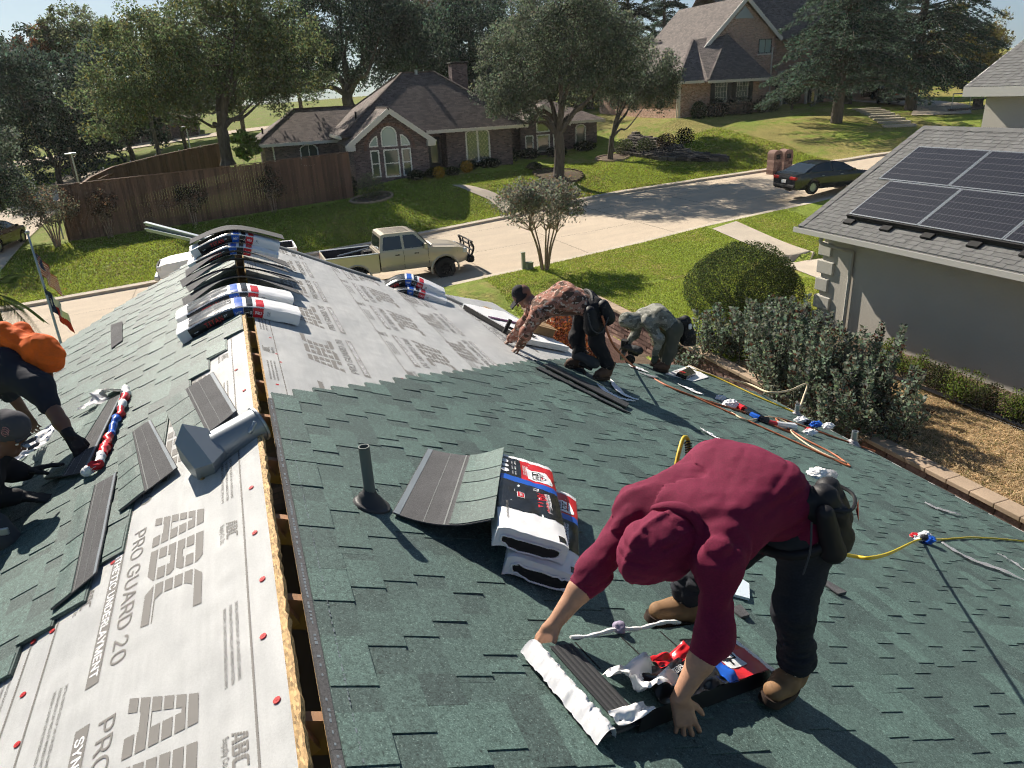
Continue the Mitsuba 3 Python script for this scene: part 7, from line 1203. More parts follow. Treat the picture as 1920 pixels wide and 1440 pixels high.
def poly_patch(f, polys, lift=.003, step=.03):   # polygons in (x, s)
    ms = []
    for q in polys: m = tiled(q, step) if not isinstance(q, trimesh.Trimesh) else q; ms.append(m)
    m = cat(ms); return tm(f(m.vertices[:, 0], m.vertices[:, 1], lift), m.faces)
def text_on(f, s, h, w, x0, s0, mode, lift=.0032, W=BW):
    """mode: 'x' reads along +x on the top, '-x' along -x, 'side' on the near side; h in metres"""
    m = txt(s, h, w, True); x, y = m.vertices[:, 0], m.vertices[:, 1]
    if mode == 'x': X_, S_ = x0 + x, s0 + y / W
    elif mode == '-x': X_, S_ = x0 - x, s0 - y / W
    else: X_, S_ = x0 + x, -(s0 - y) / BH
    return tm(f(X_, S_, lift), m.faces)
def placed_bundle(k, fr, f, top, side, end=True, mouth=True, seed=0):
    g = lambda m: frame(m, *fr)
    T_ = f(*np.meshgrid(np.linspace(0, BL, 46), np.linspace(0, 1, 14), indexing='ij')); B_ = T_.copy(); b0 = f(*np.meshgrid(np.linspace(0, BL, 46), np.linspace(0, 1, 14), indexing='ij'), -BH - .004); B_ = b0
    part(k, 'wrap', g(solid_sheet(T_, B_)), 'mat_white_wrap', smooth=45)
    for nm, x0, x1, s0, s1, m in top + side: part(k, nm, g(patch(f, x0, x1, s0, s1)), m, smooth=True)
HOUSE_ICON = lambda x, s, w, h: [Polygon([(x, s), (x + w, s), (x + w, s + h), (x, s + h)])]
def house_lines(x, s, w, h):   # the little line drawing of a house
    P = [(0, 0, 1, .06), (0, .0, .05, .5), (.95, 0, 1, .5), (.0, .48, 1, .53), (.15, .2, .3, .4), (.38, .2, .53, .4), (.62, .0, .8, .4)]; out = [Polygon([(x + a * w, s + b * h), (x + c * w, s + b * h), (x + c * w, s + d * h), (x + a * w, s + d * h)]) for a, b, c, d in P]
    out.append(Polygon([(x, s + .5 * h), (x + .3 * w, s + .95 * h), (x + .6 * w, s + .6 * h), (x + .75 * w, s + .8 * h), (x + w, s + .5 * h), (x + .95 * w, s + .5 * h), (x + .75 * w, s + .72 * h), (x + .6 * w, s + .52 * h), (x + .3 * w, s + .86 * h), (x + .06 * w, s + .5 * h)]).buffer(0)); return out
def top_print(k, fr, f):   # big face: near end x = 0, far end x = 1
    g = lambda m: frame(m, *fr)
    for nm, x0, x1, s0, s1, m in (('black_panel', .24, .60, 0, 1, 'mat_black_wrap'), ('blue_band', .60, .67, 0, 1, 'mat_blue_wrap'), ('black_panel', .67, .955, 0, .40, 'mat_black_wrap'), ('red_panel', .67, .955, .40, 1, 'mat_red_wrap'), ('black_side', .24, .60, 1, 1.9, 'mat_black_wrap'), ('red_side', .67, .93, 1, 1.9, 'mat_red_wrap'), ('blue_side', .60, .67, 1, 1.9, 'mat_blue_wrap')): part(k, nm, g(patch(f, x0, x1, s0, s1)), m, smooth=True)
    part(k, 'title', g(text_on(f, 'TITAN', .052, .235, .30, .63, 'x')), 'mat_red_wrap'); part(k, 'lettering', g(cat([text_on(f, 'XT', .030, .045, .545, .58, 'x'), text_on(f, 'HEAVYWEIGHT SHINGLES', .022, .25, .30, .76, 'x'), text_on(f, 'HIGH PERFORMANCE ROOFING', .007, .24, .31, .82, 'x')])), 'mat_white_wrap')
    part(k, 'badge', g(poly_patch(f, [sbox(.40, .30, .47, .42)])), 'mat_white_wrap'); part(k, 'badge_face', g(poly_patch(f, [sbox(.405, .31, .465, .41)], .0044)), 'mat_red_wrap'); part(k, 'badge_text', g(text_on(f, 'TAMKO', .014, .045, .412, .34, 'x', .0058)), 'mat_white_wrap')
    part(k, 'picture', g(poly_patch(f, [Polygon([(.70, .52), (.86, .50), (.84, .60), (.86, .86), (.72, .94), (.69, .92)])])), 'mat_white_wrap'); part(k, 'drawing', g(poly_patch(f, [affinity.rotate(q, 0) for q in house_lines(.715, .60, .11, .26)], .0045)), 'mat_dark')
    w_ = [sbox(.71 + .075 * i, .08, .76 + .075 * i, .20) for i in range(3)]; part(k, 'icons', g(poly_patch(f, [Point(.735 + .075 * i, .12).buffer(1).intersection(affinity.scale(Point(.735 + .075 * i, .13).buffer(.026, 8), 1, 2.6)) for i in range(3)])), 'mat_white_wrap'); part(k, 'icon_text', g(cat([text_on(f, t, .007, .05, .705 + .075 * i, .25 + .05 * j, 'x') for i in range(3) for j, t in enumerate(('CLASS 3', 'WIND 160'))])), 'mat_white_wrap')
    part(k, 'fine_print', g(cat([text_on(f, t, .008, .15, .74, .44 + .035 * i, 'x') for i, t in enumerate(('HIGH PERFORMANCE', 'CLASS 3 IMPACT RATED', 'STRONG SEAL'))])), 'mat_white_wrap'); part(k, 'end_print', g(cat([text_on(f, 'ROOFING MATERIALS DEALER', .011, .2, .12, .12 + .55 * i, 'x') for i in range(1)])), 'mat_print')
    part(k, 'end_mark', g(patch(f, .02, .08, .86, .96)), 'mat_black_wrap')
def mouth(k, fr, z0=.012, z1=.07, seed=0):   # the open end of the wrap with the dark shingle edges inside
    a = np.linspace(0, 2 * np.pi, 36, endpoint=False); c = np.abs(np.cos(a)) ** .6 * np.sign(np.cos(a)); s = np.abs(np.sin(a)) ** .8 * np.sign(np.sin(a)); g_ = rng(seed); y = .135 * c * (1 + .04 * g_.normal(size=36)); z = (z0 + z1) / 2 + (z1 - z0) / 2 * s * (1 + .12 * g_.normal(size=36)) + .008 * np.cos(2 * a)
    q = Polygon(np.stack([y, z], 1)).buffer(0); m = prism(q, -.014, .004); m = tm(np.stack([-m.vertices[:, 2] - .002, m.vertices[:, 0], m.vertices[:, 1]], 1), m.faces); part(k, 'opening', frame(m, *fr), 'mat_dark')
    rim = np.stack([0 * a - .008, y * 1.04, z + .0], 1); rim = np.vstack([rim, rim[:1]]); part(k, 'torn_rim', frame(tube(rim, .0045, 6), *fr), 'mat_white_wrap')
def roof_frame(u0, v0, u1, v1, h, side=1):   # origin at (u0, v0), x towards (u1, v1), z along the roof's normal
    o = RP(u0, v0, h, side); x = nrm(RP(u1, v1, h, side) - o); z = nrm(RP(0, 0, 1, side) - RP(0, 0, 0, side)); return o, x, np.cross(z, x), z
k = thing('shingle_bundle', 'upper wrapped bundle of the near stack, its black and red face showing', 'shingle bundle'); f1 = bundle_map(3); fr = roof_frame(1.125, 2.64, 1.475, 3.60, .105)
fr = (fr[0], fr[1], fr[2], fr[3]); flip = lambda f: (lambda x, s, lift=0.0: f(x, 1 - A(s, float), lift)); ff = flip(f1)
placed_bundle(k, fr, f1, [], []); top_print(k, fr, ff); mouth(k, fr, seed=1)
k = thing('shingle_bundle', 'lower wrapped shingle bundle of the near stack, sticking out on the right', 'shingle bundle'); f2 = bundle_map(8); fr = roof_frame(1.18, 2.56, 1.62, 3.47, .008); placed_bundle(k, fr, f2, [], []); top_print(k, fr, flip(f2)); mouth(k, fr, seed=2)

def bend_ridge(t=ST / CT, r=.16, x0=.5, sag=0.0):
    def b(p): d = p[..., 0] - x0; zz = -t * (np.sqrt(d * d + r * r) - r); sl = -t * d / np.sqrt(d * d + r * r); c = 1 / np.sqrt(1 + sl * sl); return np.stack([d * .94 - sl * c * p[..., 2], p[..., 1], zz + c * p[..., 2] - sag * d * d], -1)
    return b
def ridge_bundle(label, v, h, x0=.5, seed=0, skew=0.0, side=True, z0=None, ox=0.0, t=ST / CT, dirv=None):
    k = thing('shingle_bundle', label, 'shingle bundle', 'wrapped bundles bent over the ridge'); f = bundle_map(seed, bend_ridge(t=t, x0=x0)); c, s = math.cos(skew), math.sin(skew); fr = (A([RX + ox, v, (RZ if z0 is None else z0) + h]), A([c, s, 0]), A([-s, c, 0]), A([0, 0, 1.0])); g = lambda m: frame(m, *fr)
    placed_bundle(k, fr, f, [], [])
    for nm, a, b, m in (('black_label', .09, .47, 'mat_black_wrap'), ('blue_label', .47, .545, 'mat_blue_wrap'), ('class_label', .55, .615, 'mat_black_wrap'), ('red_label', .62, .70, 'mat_red_wrap')): part(k, nm, g(patch(f, a, b, -.95, -.03)), m, smooth=True); part(k, nm, g(patch(f, a + .02, b, .02, .92 if nm != 'red_label' else .6)), m, smooth=True)
    part(k, 'title', g(text_on(f, 'TITAN', .040, .16, .22, .062, 'side')), 'mat_red_wrap'); part(k, 'lettering', g(cat([text_on(f, 'XT', .018, .03, .39, .045, 'side'), text_on(f, 'HST', .026, .05, .482, .058, 'side'), text_on(f, 'CLASS', .010, .035, .555, .05, 'side'), text_on(f, '3', .024, .014, .595, .058, 'side'), text_on(f, 'PRO', .026, .055, .632, .058, 'side'), text_on(f, 'TAMKO', .010, .04, .12, .058, 'side')])), 'mat_white_wrap'); part(k, 'small_print', g(cat([text_on(f, t_, .008, .03, .73, .032 + .012 * i, 'side') for i, t_ in enumerate(('WIND', 'RATED', '160'))])), 'mat_print')
    return k
ridge_bundle('front wrapped bundle bent over the ridge, nearest the open slot', 6.58, -.035, .52, 11)
ridge_bundle('second wrapped bundle from the front bent over the ridge, lying just behind the nearest', 6.98, .0, .54, 12, .02)
ridge_bundle('lower one of the two farthest wrapped bundles bent over the ridge', 9.25, .02, .50, 13, -.03)
ridge_bundle('upper one of the two farthest wrapped bundles bent over the ridge', 9.40, .135, .46, 14, .02)
# the small pair at the far rake, bent over the drip edge
q0 = RP(2.28, 10.0, 0)
for i, (h, lb) in enumerate(((.02, 'lower white bundle of the small pair bent over the far rake, before the tan pickup'), (.12, 'upper bundle of the small pair bent over the far rake, before the tan pickup'))): ridge_bundle(lb, q0[1] - .06 + .16 * i, h - .06, .42 + .04 * i, 15 + i, -.20, z0=q0[2], ox=q0[0] - RX + .06 * i, t=.62 if i else .50)
# loose shingles
def loose_shingle(label, a, b, c, d, seed, bow=0.0, grp=None, name='loose_shingle', n_tab=3, lines=True, tone=(.5, .9), th=.006):
    """a-b: the upper edge with the sealant line, d-c: the butt (world points)"""
    k = thing(name, label, 'shingle', grp); g = rng(seed); a, b, c, d = map(lambda q: A(q, float), (a, b, c, d)); n = nrm(np.cross(b - a, d - a)); n = n if n[2] > 0 else -n; W_ = np.linalg.norm(d - a)
    def S(p, q, h=0.0): p, q = np.broadcast_arrays(A(p, float), A(q, float)); P = (a + (b - a) * p[..., None]) * (1 - q[..., None]) + (d + (c - d) * p[..., None]) * q[..., None]; bb = bow * np.sin(np.pi * np.clip(q, 0, 1)) + .004 * (mfbm(np.stack([p * 3 + seed, q * 3, p * 0], -1), 1, 2) - .5) * 2; return P + n * (bb + h)[..., None]
    def sl(p0, p1, q0, q1, h0, h1, mat_, nm, uvt=0.5, np_=14, nq=10):
        X_, Y_ = np.meshgrid(np.linspace(p0, p1, np_), np.linspace(q0, q1, nq), indexing='ij'); T_, B_ = S(X_, Y_, h1 + 0 * X_), S(X_, Y_, h0 + 0 * X_); m = solid_sheet(T_, B_); 
        if np.dot(np.cross(T_[1, 0] - T_[0, 0], T_[0, 1] - T_[0, 0]), n) < 0: m = tm(m.vertices, m.faces[:, ::-1])
        part(k, nm, m, mat_, uv=np.tile([uvt, 0], (len(m.vertices), 1)))
    sl(0, 1, 0, .97, 0, th, 'mat_headlap', 'sheet'); e = [0] + sorted(g.uniform(.15, .9, n_tab - 1)) + [1]; e = np.linspace(0, 1, n_tab + 1) + np.r_[0, g.uniform(-.06, .06, n_tab - 1), 0]
    for i in range(n_tab): sl(e[i] + .006, e[i + 1] - .006, .56, 1.0, th * .3, th + .005, 'mat_shingle', 'tab', g.uniform(*tone), 8, 6)
    sl(0, 1, .01, .07, th, th + .0025, 'mat_sealant', 'sealant_strip')
    if lines: sl(0, 1, .50, .515, th, th + .0015, 'mat_chalk', 'chalk_line'); sl(0, 1, .30, .306, th, th + .0012, 'mat_chalk', 'chalk_line')
    return k
mat('mat_chalk', (.17, .18, .175), .9)
Rl = lambda u, v, h: RP(u, v, h); Ll = lambda u, v, h: RP(u, v, h, -1)
loose_shingle('loose green shingle bent from the near roof up over the edge of the bundle stack', RP(1.03, 3.98, .012), RP(.60, 3.06, .012), RP(.955, 2.74, .205), RP(1.36, 3.66, .215), 1, bow=-.045, n_tab=4)
LS = 'loose shingles laid out beside the underlayment'
loose_shingle('loose shingle on the underlayment, upper one beside the grey flue pipe', RP(*[0.237,5.184], .012, -1), RP(*[0.079,4.214], .014, -1), RP(*[0.422,4.088], .008, -1), RP(*[0.606,5.103], .010, -1), 2, n_tab=4)
loose_shingle('loose shingle lying just left of the upper one, against the bare underlayment', RP(*[0.686,4.928], .012, -1), RP(*[0.443,3.909], .012, -1), RP(*[0.767,3.784], .010, -1), RP(*[0.906,4.855], .010, -1), 3, n_tab=5)
loose_shingle('loose shingle half in the shadow of the two left workers', RP(*[0.848,4.336], .012, -1), RP(*[0.807,3.261], .012, -1), RP(*[1.006,3.161], .012, -1), RP(*[1.089,4.35], .012, -1), 4, n_tab=4)
loose_shingle('unwrapped shingle under the black glove of the head-wrap worker', RP(*[0.977,5.846], .03, -1), RP(*[1.068,4.588], .03, -1), RP(*[1.409,4.903], .02, -1), RP(*[1.182,5.887], .02, -1), 6, n_tab=3)
single('shingle_scrap', onroof(prism(Polygon([[1.498,8.856], [1.349,8.723], [1.227,7.759], [1.335,7.678]]), .006, .014), -1), 'mat_headlap', 'small grey square of shingle lying alone on the far left slope', 'shingle scrap')
single('shingle_scrap', onroof(hexa([[*[3.335,2.89], .005], [*[3.369,2.878], .005], [*[3.42,2.766], .005], [*[3.351,2.763], .005]], [[*[3.335,2.89], .012], [*[3.369,2.878], .030], [*[3.42,2.766], .030], [*[3.351,2.763], .012]]), 1), 'mat_headlap', 'curled shingle scrap right of the maroon worker', 'shingle scrap')
single('shingle_scrap', onroof(hexa([[*[2.267,2.498], .004], [*[2.359,2.522], .004], [*[2.344,2.431], .004], [*[2.289,2.425], .004]], [[*[2.267,2.498], .012], [*[2.359,2.522], .024], [*[2.344,2.431], .024], [*[2.289,2.425], .012]]), 1), 'mat_headlap', 'small shingle scrap between the legs of the maroon worker', 'shingle scrap')
g = rng(61)
def arc_pile(label, v0, v1, h, seed, x0=.5, skew=0.0, m='mat_headlap', L=1.0, r=.22, t=ST / CT, ox=0.0, curl=0.0):   # a bare shingle bent over the ridge
    k = thing('bent_shingle', label, 'shingle'); b = bend_ridge(t=t, r=r, x0=x0); X_, Y_ = np.meshgrid(np.linspace(0, L, 30), np.linspace(0, v1 - v0, 8), indexing='ij'); Z_ = .004 * (mfbm(np.stack([X_ * 4, Y_ * 4 + seed, X_ * 0], -1), 1, 2) - .5) + curl * (1 - Y_ / (v1 - v0)) ** 1.5 * np.exp(-((X_ - x0) / .35) ** 2); c, s = math.cos(skew), math.sin(skew); fr = (A([RX + ox, v0, RZ + h]), A([c, s, 0]), A([-s, c, 0]), A([0, 0, 1.0])); part(k, 'sheet', frame(solid_sheet(b(np.stack([X_, Y_, Z_ + .006], -1)), b(np.stack([X_, Y_, Z_], -1))), *fr), m, smooth=50, uv=None); return k
for i, (v0, v1, h, x0, sk, r, lb) in enumerate(((7.36, 7.76, .03, .52, .10, .34, 'dark loose shingle arched over the ridge right behind the front bundles'), (7.70, 8.08, .055, .47, .16, .42, 'loose shingle arched high over the ridge in the middle of the pile'), (8.00, 8.38, .085, .55, .12, .40, 'loose shingle lying on the middle arch of the ridge pile'), (8.32, 8.72, .11, .52, .06, .36, 'topmost arched shingle of the middle of the ridge pile'), (9.30, 9.66, .26, .48, .0, .26, 'grey shingle laid over the top of the far bundles'))): arc_pile(lb, v0, v1, h, i, x0, sk, r=r, L=1.12, t=.54 if i < 4 else ST / CT, curl=.075 if i < 4 else 0)
# open bundle under the hands of the maroon worker
ob = [A([0.936,2.048]), A([1.022,1.634]), A([2.053,1.962]), A([1.966,2.28])]
k = thing('shingle_bundle', 'opened shingle bundle with torn printed wrap under the hands of the maroon worker', 'shingle bundle')
for j in range(6):
    o = g.uniform(-.008, .008, 2); part(k, 'shingle', onroof(hexa([[*(q + o), .004 + .010 * j] for q in ob], [[*(q + o), .0125 + .010 * j] for q in ob]), 1), 'mat_headlap' if j < 5 else 'mat_shingle', uv=np.tile([.85, 0], (8, 1)))
ou = lambda p, q: (ob[0] + (ob[3] - ob[0]) * p) * (1 - q) + (ob[1] + (ob[2] - ob[1]) * p) * q   # p along the length from the torn end, q across towards the camera
def ob_pt(p, q, h): p, q = np.broadcast_arrays(A(p, float), A(q, float)); P = (ob[0] + (ob[3] - ob[0]) * p[..., None]) * (1 - q[..., None]) + (ob[1] + (ob[2] - ob[1]) * p[..., None]) * q[..., None]; return RP(P[..., 0], P[..., 1], h)
def ob_sheet(p0, p1, q0, q1, hf, n=26, m_=16, th=.0015): X_, Y_ = np.meshgrid(np.linspace(p0, p1, n), np.linspace(q0, q1, m_), indexing='ij'); H_ = hf(X_, Y_); return solid_sheet(ob_pt(X_, Y_, H_ + th)[:, ::-1], ob_pt(X_, Y_, H_)[:, ::-1])
cr = lambda s, a: (lambda X_, Y_: .068 + a * np.abs(mfbm(np.stack([X_ * 7 + s, Y_ * 5, X_ * 0], -1), 1.3, 3, s) - .35))
for i, p in enumerate((.16, .40, .63)): part(k, 'tab_joint', ob_sheet(p, p + .006, .04, .42, lambda X_, Y_: .0629 + 0 * X_, 3, 6), 'mat_dark')
part(k, 'black_wrap', ob_sheet(.27, .66, .55, 1.02, cr(2, .07)), 'mat_black_wrap', smooth=60); part(k, 'red_wrap', ob_sheet(.42, .60, .42, .60, cr(5, .12)), 'mat_red_wrap', smooth=60); part(k, 'blue_wrap', ob_sheet(.66, .735, .50, 1.02, cr(7, .05)), 'mat_blue_wrap', smooth=60); part(k, 'red_wrap', ob_sheet(.73, .955, .42, 1.02, cr(9, .03)), 'mat_red_wrap', smooth=60); part(k, 'picture', ob_sheet(.755, .87, .55, .85, lambda X_, Y_: cr(9, .03)(X_, Y_) + .004, 12, 10), 'mat_white_wrap', smooth=60)
part(k, 'drawing', cat([ob_sheet(.765 + .09 * a, .765 + .09 * c, .58 + .24 * b, .58 + .24 * d, lambda X_, Y_: cr(9, .03)(X_, Y_) + .0065, 4, 4) for a, b, c, d in ((0, 0, 1, .05), (0, .5, 1, .56), (0, 0, .06, .5), (.94, 0, 1, .5), (.2, .15, .35, .4), (.45, .15, .6, .4), (.1, .6, .5, .65), (.3, .65, .4, .95))]), 'mat_dark')
part(k, 'dark_flap', ob_sheet(.66, .96, .26, .42, cr(11, .03)), 'mat_black_wrap', smooth=60); part(k, 'white_end', ob_sheet(.955, 1.06, -.02, 1.06, lambda X_, Y_: .072 - .065 * np.clip((X_ - .985) / .07, 0, 1) + .015 * np.abs(mfbm(np.stack([X_ * 9, Y_ * 4, X_ * 0], -1), 1.5, 2) - .4)), 'mat_white_wrap', smooth=60)
part(k, 'white_roll', ob_sheet(-.05, .035, -.06, 1.04, lambda X_, Y_: .012 + .052 * np.sin(np.clip((X_ + .05) / .085, 0, 1) * np.pi) ** .7 + .030 * np.abs(mfbm(np.stack([X_ * 40, Y_ * 11, X_ * 0], -1), 1.3, 3, 4) - .45), 9, 60), 'mat_white_wrap', smooth=60)
part(k, 'torn_white', ob_sheet(.13, .34, .52, .98, lambda X_, Y_: .072 + .17 * np.clip(mfbm(np.stack([X_ * 9 + 3, Y_ * 6, X_ * 0], -1), 1.2, 3) - .3, 0, 1) + .03 * (Y_ > .8)), 'mat_white_wrap', smooth=60); part(k, 'torn_white', ob_sheet(.02, .20, .90, 1.04, lambda X_, Y_: .06 + .05 * np.abs(mfbm(np.stack([X_ * 12 + 1, Y_ * 9, X_ * 0], -1), 1.2, 2) - .3)), 'mat_white_wrap', smooth=60)
part(k, 'black_layers', ob_sheet(.03, .14, .06, .92, lambda X_, Y_: .064 + .004 * np.abs(np.sin(X_ * 130)), 30, 8), 'mat_rubber'); part(k, 'side_wrap', cat([ob_sheet(.15, .98, 1.015, 1.05, lambda X_, Y_: .075 - .07 * np.clip((Y_ - 1.015) / .035, 0, 1), 30, 6)]), 'mat_black_wrap', smooth=60)
tp_ = [ob_pt(t, -.05 + .02 * math.sin(7 * t), .066 + .008 * math.sin(20 * t)) for t in np.linspace(.16, .80, 30)]; part(k, 'torn_edge', tube(tp_, .006 + .005 * np.abs(np.sin(np.linspace(0, 25, 30))), 6), 'mat_white_wrap'); c_ = ob_pt(.42, -.05, .08); m = trimesh.creation.icosphere(3, .028); m.vertices *= 1 + .6 * (mfbm(m.vertices, 40, 2)[:, None] - .5); m.apply_translation(c_); part(k, 'torn_tuft', m, 'mat_lilac', smooth=40); mat('mat_lilac', (.30, .26, .36), .5)
tx = txt('MANUFACTURED', .026, .22, True); pq = np.stack([.33 + tx.vertices[:, 0] * .86, .80 - tx.vertices[:, 1] * 2.2 - tx.vertices[:, 0] * .5], 1); part(k, 'lettering', tm(ob_pt(pq[:, 0], pq[:, 1], cr(2, .07)(pq[:, 0], pq[:, 1]) + .004), tx.faces), 'mat_white_wrap')
# ---------------------------------------------------------------- pipes through the roof
def vent_pipe(label, px, hgt, r, mat_, boot_r, top_open=True):
    b = RP(px[0], px[1], 0); k = thing('vent_pipe', label, 'vent pipe'); t = b + [0, 0, hgt]; a = np.linspace(0, 2 * np.pi, 25)[:-1]; ring = lambda z, rr: np.stack([b[0] + rr * np.cos(a), b[1] + rr * np.sin(a), np.full(24, b[2] + z)], 1)
    R_ = [ring(-.05, r), ring(hgt, r), ring(hgt, r * .78), ring(hgt - .05, r * .78)]; v = np.vstack(R_); f = []
    for i in range(3): f += [[i * 24 + j, i * 24 + (j + 1) % 24, (i + 1) * 24 + (j + 1) % 24, (i + 1) * 24 + j] for j in range(24)]
    part(k, 'pipe', tm(v, f), mat_, smooth=40); part(k, 'bore', tm(np.vstack([ring(hgt - .05, r * .78), b + [0, 0, hgt - .05]]), [[j, (j + 1) % 24, 24] for j in range(24)]), 'mat_dark')
    o, x, y, z = RF(1); o = RP(px[0], px[1], 0); prof = [(boot_r * 1.25, .004), (boot_r * 1.2, .012), (boot_r * .95, .016), (boot_r * .8, .045), (boot_r * .55, .062), (r * 1.15, .085)]; V = np.vstack([[o + x * (q * math.cos(t) + .0) + y * q * math.sin(t) + z * h + (A([0, 0, 1]) - z) * (h if h > .04 else 0) for t in a] for q, h in prof]); F = []
    for i in range(len(prof) - 1): F += [[i * 24 + j, i * 24 + (j + 1) % 24, (i + 1) * 24 + (j + 1) % 24, (i + 1) * 24 + j] for j in range(24)]
    part(k, 'flashing', tm(V, F), 'mat_rubber' if r > .02 and hgt > .25 else 'mat_lead', smooth=30); return k
vent_pipe('dark plastic vent pipe with rubber boot on the near roof, left of the bundle stack', [0.517,3.144], .315, .0265, 'mat_pvc', .075)
vent_pipe('pale vent pipe near the right eave before the dry grass', [8.156,6.957], .20, .042, 'mat_galv', .085); vent_pipe('short grey vent pipe at the eave before the glossy shrubs', [8.143,8.072], .16, .04, 'mat_galv', .06)
k = thing('flue_pipe', 'grey metal flue pipe with flared square cap leaning over the ridge slot', 'flue pipe'); p0, p1 = A([-0.067,3.893,5.398]), A([-0.315,3.796,5.337]); d = nrm(p1 - p0)
part(k, 'pipe', tube([p0, p0 + (p1 - p0) * .5, p1], .092, 28), 'mat_metal_grey', smooth=50); part(k, 'collar', tube([p1 - d * .012, p1 + d * .004], .097, 28), 'mat_metal_grey', smooth=50); n_ = nrm(A([0, 0, 1]) - d * d[2]); l = np.cross(d, n_)
sq = lambda c, a, rot=.6: [c + (n_ * math.sin(t + rot) + l * math.cos(t + rot)) * a for t in np.arange(4) * np.pi / 2 + np.pi / 4]
c0, c1, c2 = p1 - d * .02, p1 + d * .075, p1 + d * .15; part(k, 'cap', hull(sq(c0, .115) + sq(c1, .20)), 'mat_metal_grey'); part(k, 'cap_end', hull(sq(c1, .20) + sq(c2, .13)), 'mat_metal_grey'); part(k, 'torn_sealant', body([(p0 + d * .05 + (-l * .0 + nrm(A([-.1, -.85, .45]) - d * (A([-.1, -.85, .45]) @ d))) * .088, p0 + d * .09 + nrm(A([-.1, -.9, .2]) - d * (A([-.1, -.9, .2]) @ d)) * .088, .012, .016)], .004, .01, lambda p: .012 * (mfbm(p, 60, 2) - .5)), 'mat_galv', smooth=True)
part(k, 'strap', tube([p0 + d * .012 + (n_ * math.sin(t) + l * math.cos(t)) * .095 for t in np.linspace(0, 2 * np.pi, 30)], .006, 5), 'mat_galv'); part(k, 'foot', beam(p1 + d * .02 - n_ * .1, RP(*[0.315,3.658], -.03, -1), .03, .03), 'mat_osb')
k = thing('metal_strip', 'long grey metal drip edge pieces sticking out past the far end of the ridge', 'metal strips'); 
for i, (a, b) in enumerate((([-1.288,12.36,5.429], [-0.162,11.486,5.118]), ([-1.282,12.27,5.354], [-0.168,11.42,5.091]))): part(k, 'strip', beam(a, b, .07, .02), 'mat_galv'); part(k, 'lip', beam(A(a) - [0, 0, .02], A(b) - [0, 0, .02], .012, .05), 'mat_galv')
k = thing('material_pack', 'flat white wrapped pack with purple strap on the underlayment beyond the camouflage worker', 'wrapped pack'); qa, qb = A([3.115,9.74]), A([3.498,8.224]); dd = (qb - qa) / np.linalg.norm(qb - qa); fr = roof_frame(qa[0], qa[1], qb[0], qb[1], -.005); Lp = np.linalg.norm(qb - qa); W_ = .75
X_, Y_ = np.meshgrid(np.linspace(0, Lp, 40), np.linspace(0, W_, 16), indexing='ij'); Z_ = .07 + .02 * (mfbm(np.stack([X_ * 4, Y_ * 5, X_ * 0], -1), 1.4, 3) - .5); part(k, 'wrap', frame(solid_sheet(np.stack([X_, Y_, Z_], -1), np.stack([X_, Y_, Z_ * 0], -1)), *fr), 'mat_white_wrap', smooth=50); part(k, 'black_edge', frame(box([.05, -.012, .0], [Lp, -.001, .055]), *fr), 'mat_dark'); part(k, 'strap', frame(box([Lp * .42, -.005, .075], [Lp * .47, W_, .085]), *fr), mat('mat_purple', (.10, .035, .09), .5) or 'mat_purple'); part(k, 'lettering', frame(cat([box([Lp * .66, .2 + .06 * i, .082], [Lp * .76, .235 + .06 * i, .0835]) for i in range(3)]), *fr), 'mat_print'); part(k, 'lettering', frame(box([Lp * .80, .12, .08], [Lp * .90, .30, .0835]), *fr), 'mat_dark')
for i, (a, b, lb) in enumerate((([3.553,10.052], [4.059,9.537], 'pale lumber strip beyond the white pack, upper one'), ([3.321,9.512], [3.776,9.063], 'pale lumber strip beyond the white pack, lower one'))): single('lumber_strip', beam(RP(a[0], a[1], .03), RP(b[0], b[1], .03), .06, .03), 'mat_osb', lb, 'lumber')
c_ = RP(*[3.974,8.88], .0); k = thing('cardboard_box', 'small brown cardboard box on the roof under the camouflage worker', 'box'); part(k, 'box', frame(rounded([-.16, -.12, 0], [.16, .12, .20], .006), c_, nrm(RP(1, 0, 0) - RP(0, 0, 0)), A([0, 1, 0]), RN), mat('mat_cardboard', (.26, .165, .085), .85) or 'mat_cardboard'); part(k, 'flap', frame(box([-.16, -.20, .19], [.16, -.12, .195]), c_, nrm(RP(1, 0, 0) - RP(0, 0, 0)), A([0, 1, 0]), RN), 'mat_cardboard')
# ---------------------------------------------------------------- hoses, scraps
def hose(label, pts, r, m, n=120, name='air_hose'): single(name, tube(curve(pts, n), r, 8), m, label, 'hose', smooth=60)
H_ = lambda q, h=.012: RP(q[0], q[1], h)
hose('yellow air hose running from the maroon worker to the right edge of the picture', [A([1.896,1.876,5.304]), A([2.127,1.916,5.16]), A([2.46,2.045,4.989]), H_([5.342,3.736], .05), H_([5.882,3.915]), H_([6.746,4.133]), H_([7.814,4.27]), H_([8.616,4.243])], .008, 'mat_yellow_hose')
hose('yellow hose loop with black spring guard rising behind the back of the maroon worker', [A([1.578,2.416,5.395]), A([1.645,2.484,5.478]), A([1.702,2.537,5.516]), A([1.731,2.542,5.497]), A([1.709,2.499,5.43])], .0095, 'mat_yellow_hose'); k = thing('spring_guard', 'black spiral spring guard on the yellow hose loop', 'hose fitting'); a_, b_ = A([1.73,2.54,5.492]), A([1.709,2.494,5.419]); n_ = 90; t = np.linspace(0, 1, n_); q1 = nrm(np.cross(b_ - a_, [1, 0, 0])); q2 = nrm(np.cross(b_ - a_, q1)); part(k, 'coil', tube(a_ + (b_ - a_) * t[:, None] + .014 * (np.cos(t * 50)[:, None] * q1 + np.sin(t * 50)[:, None] * q2), .004, 6), 'mat_dark')
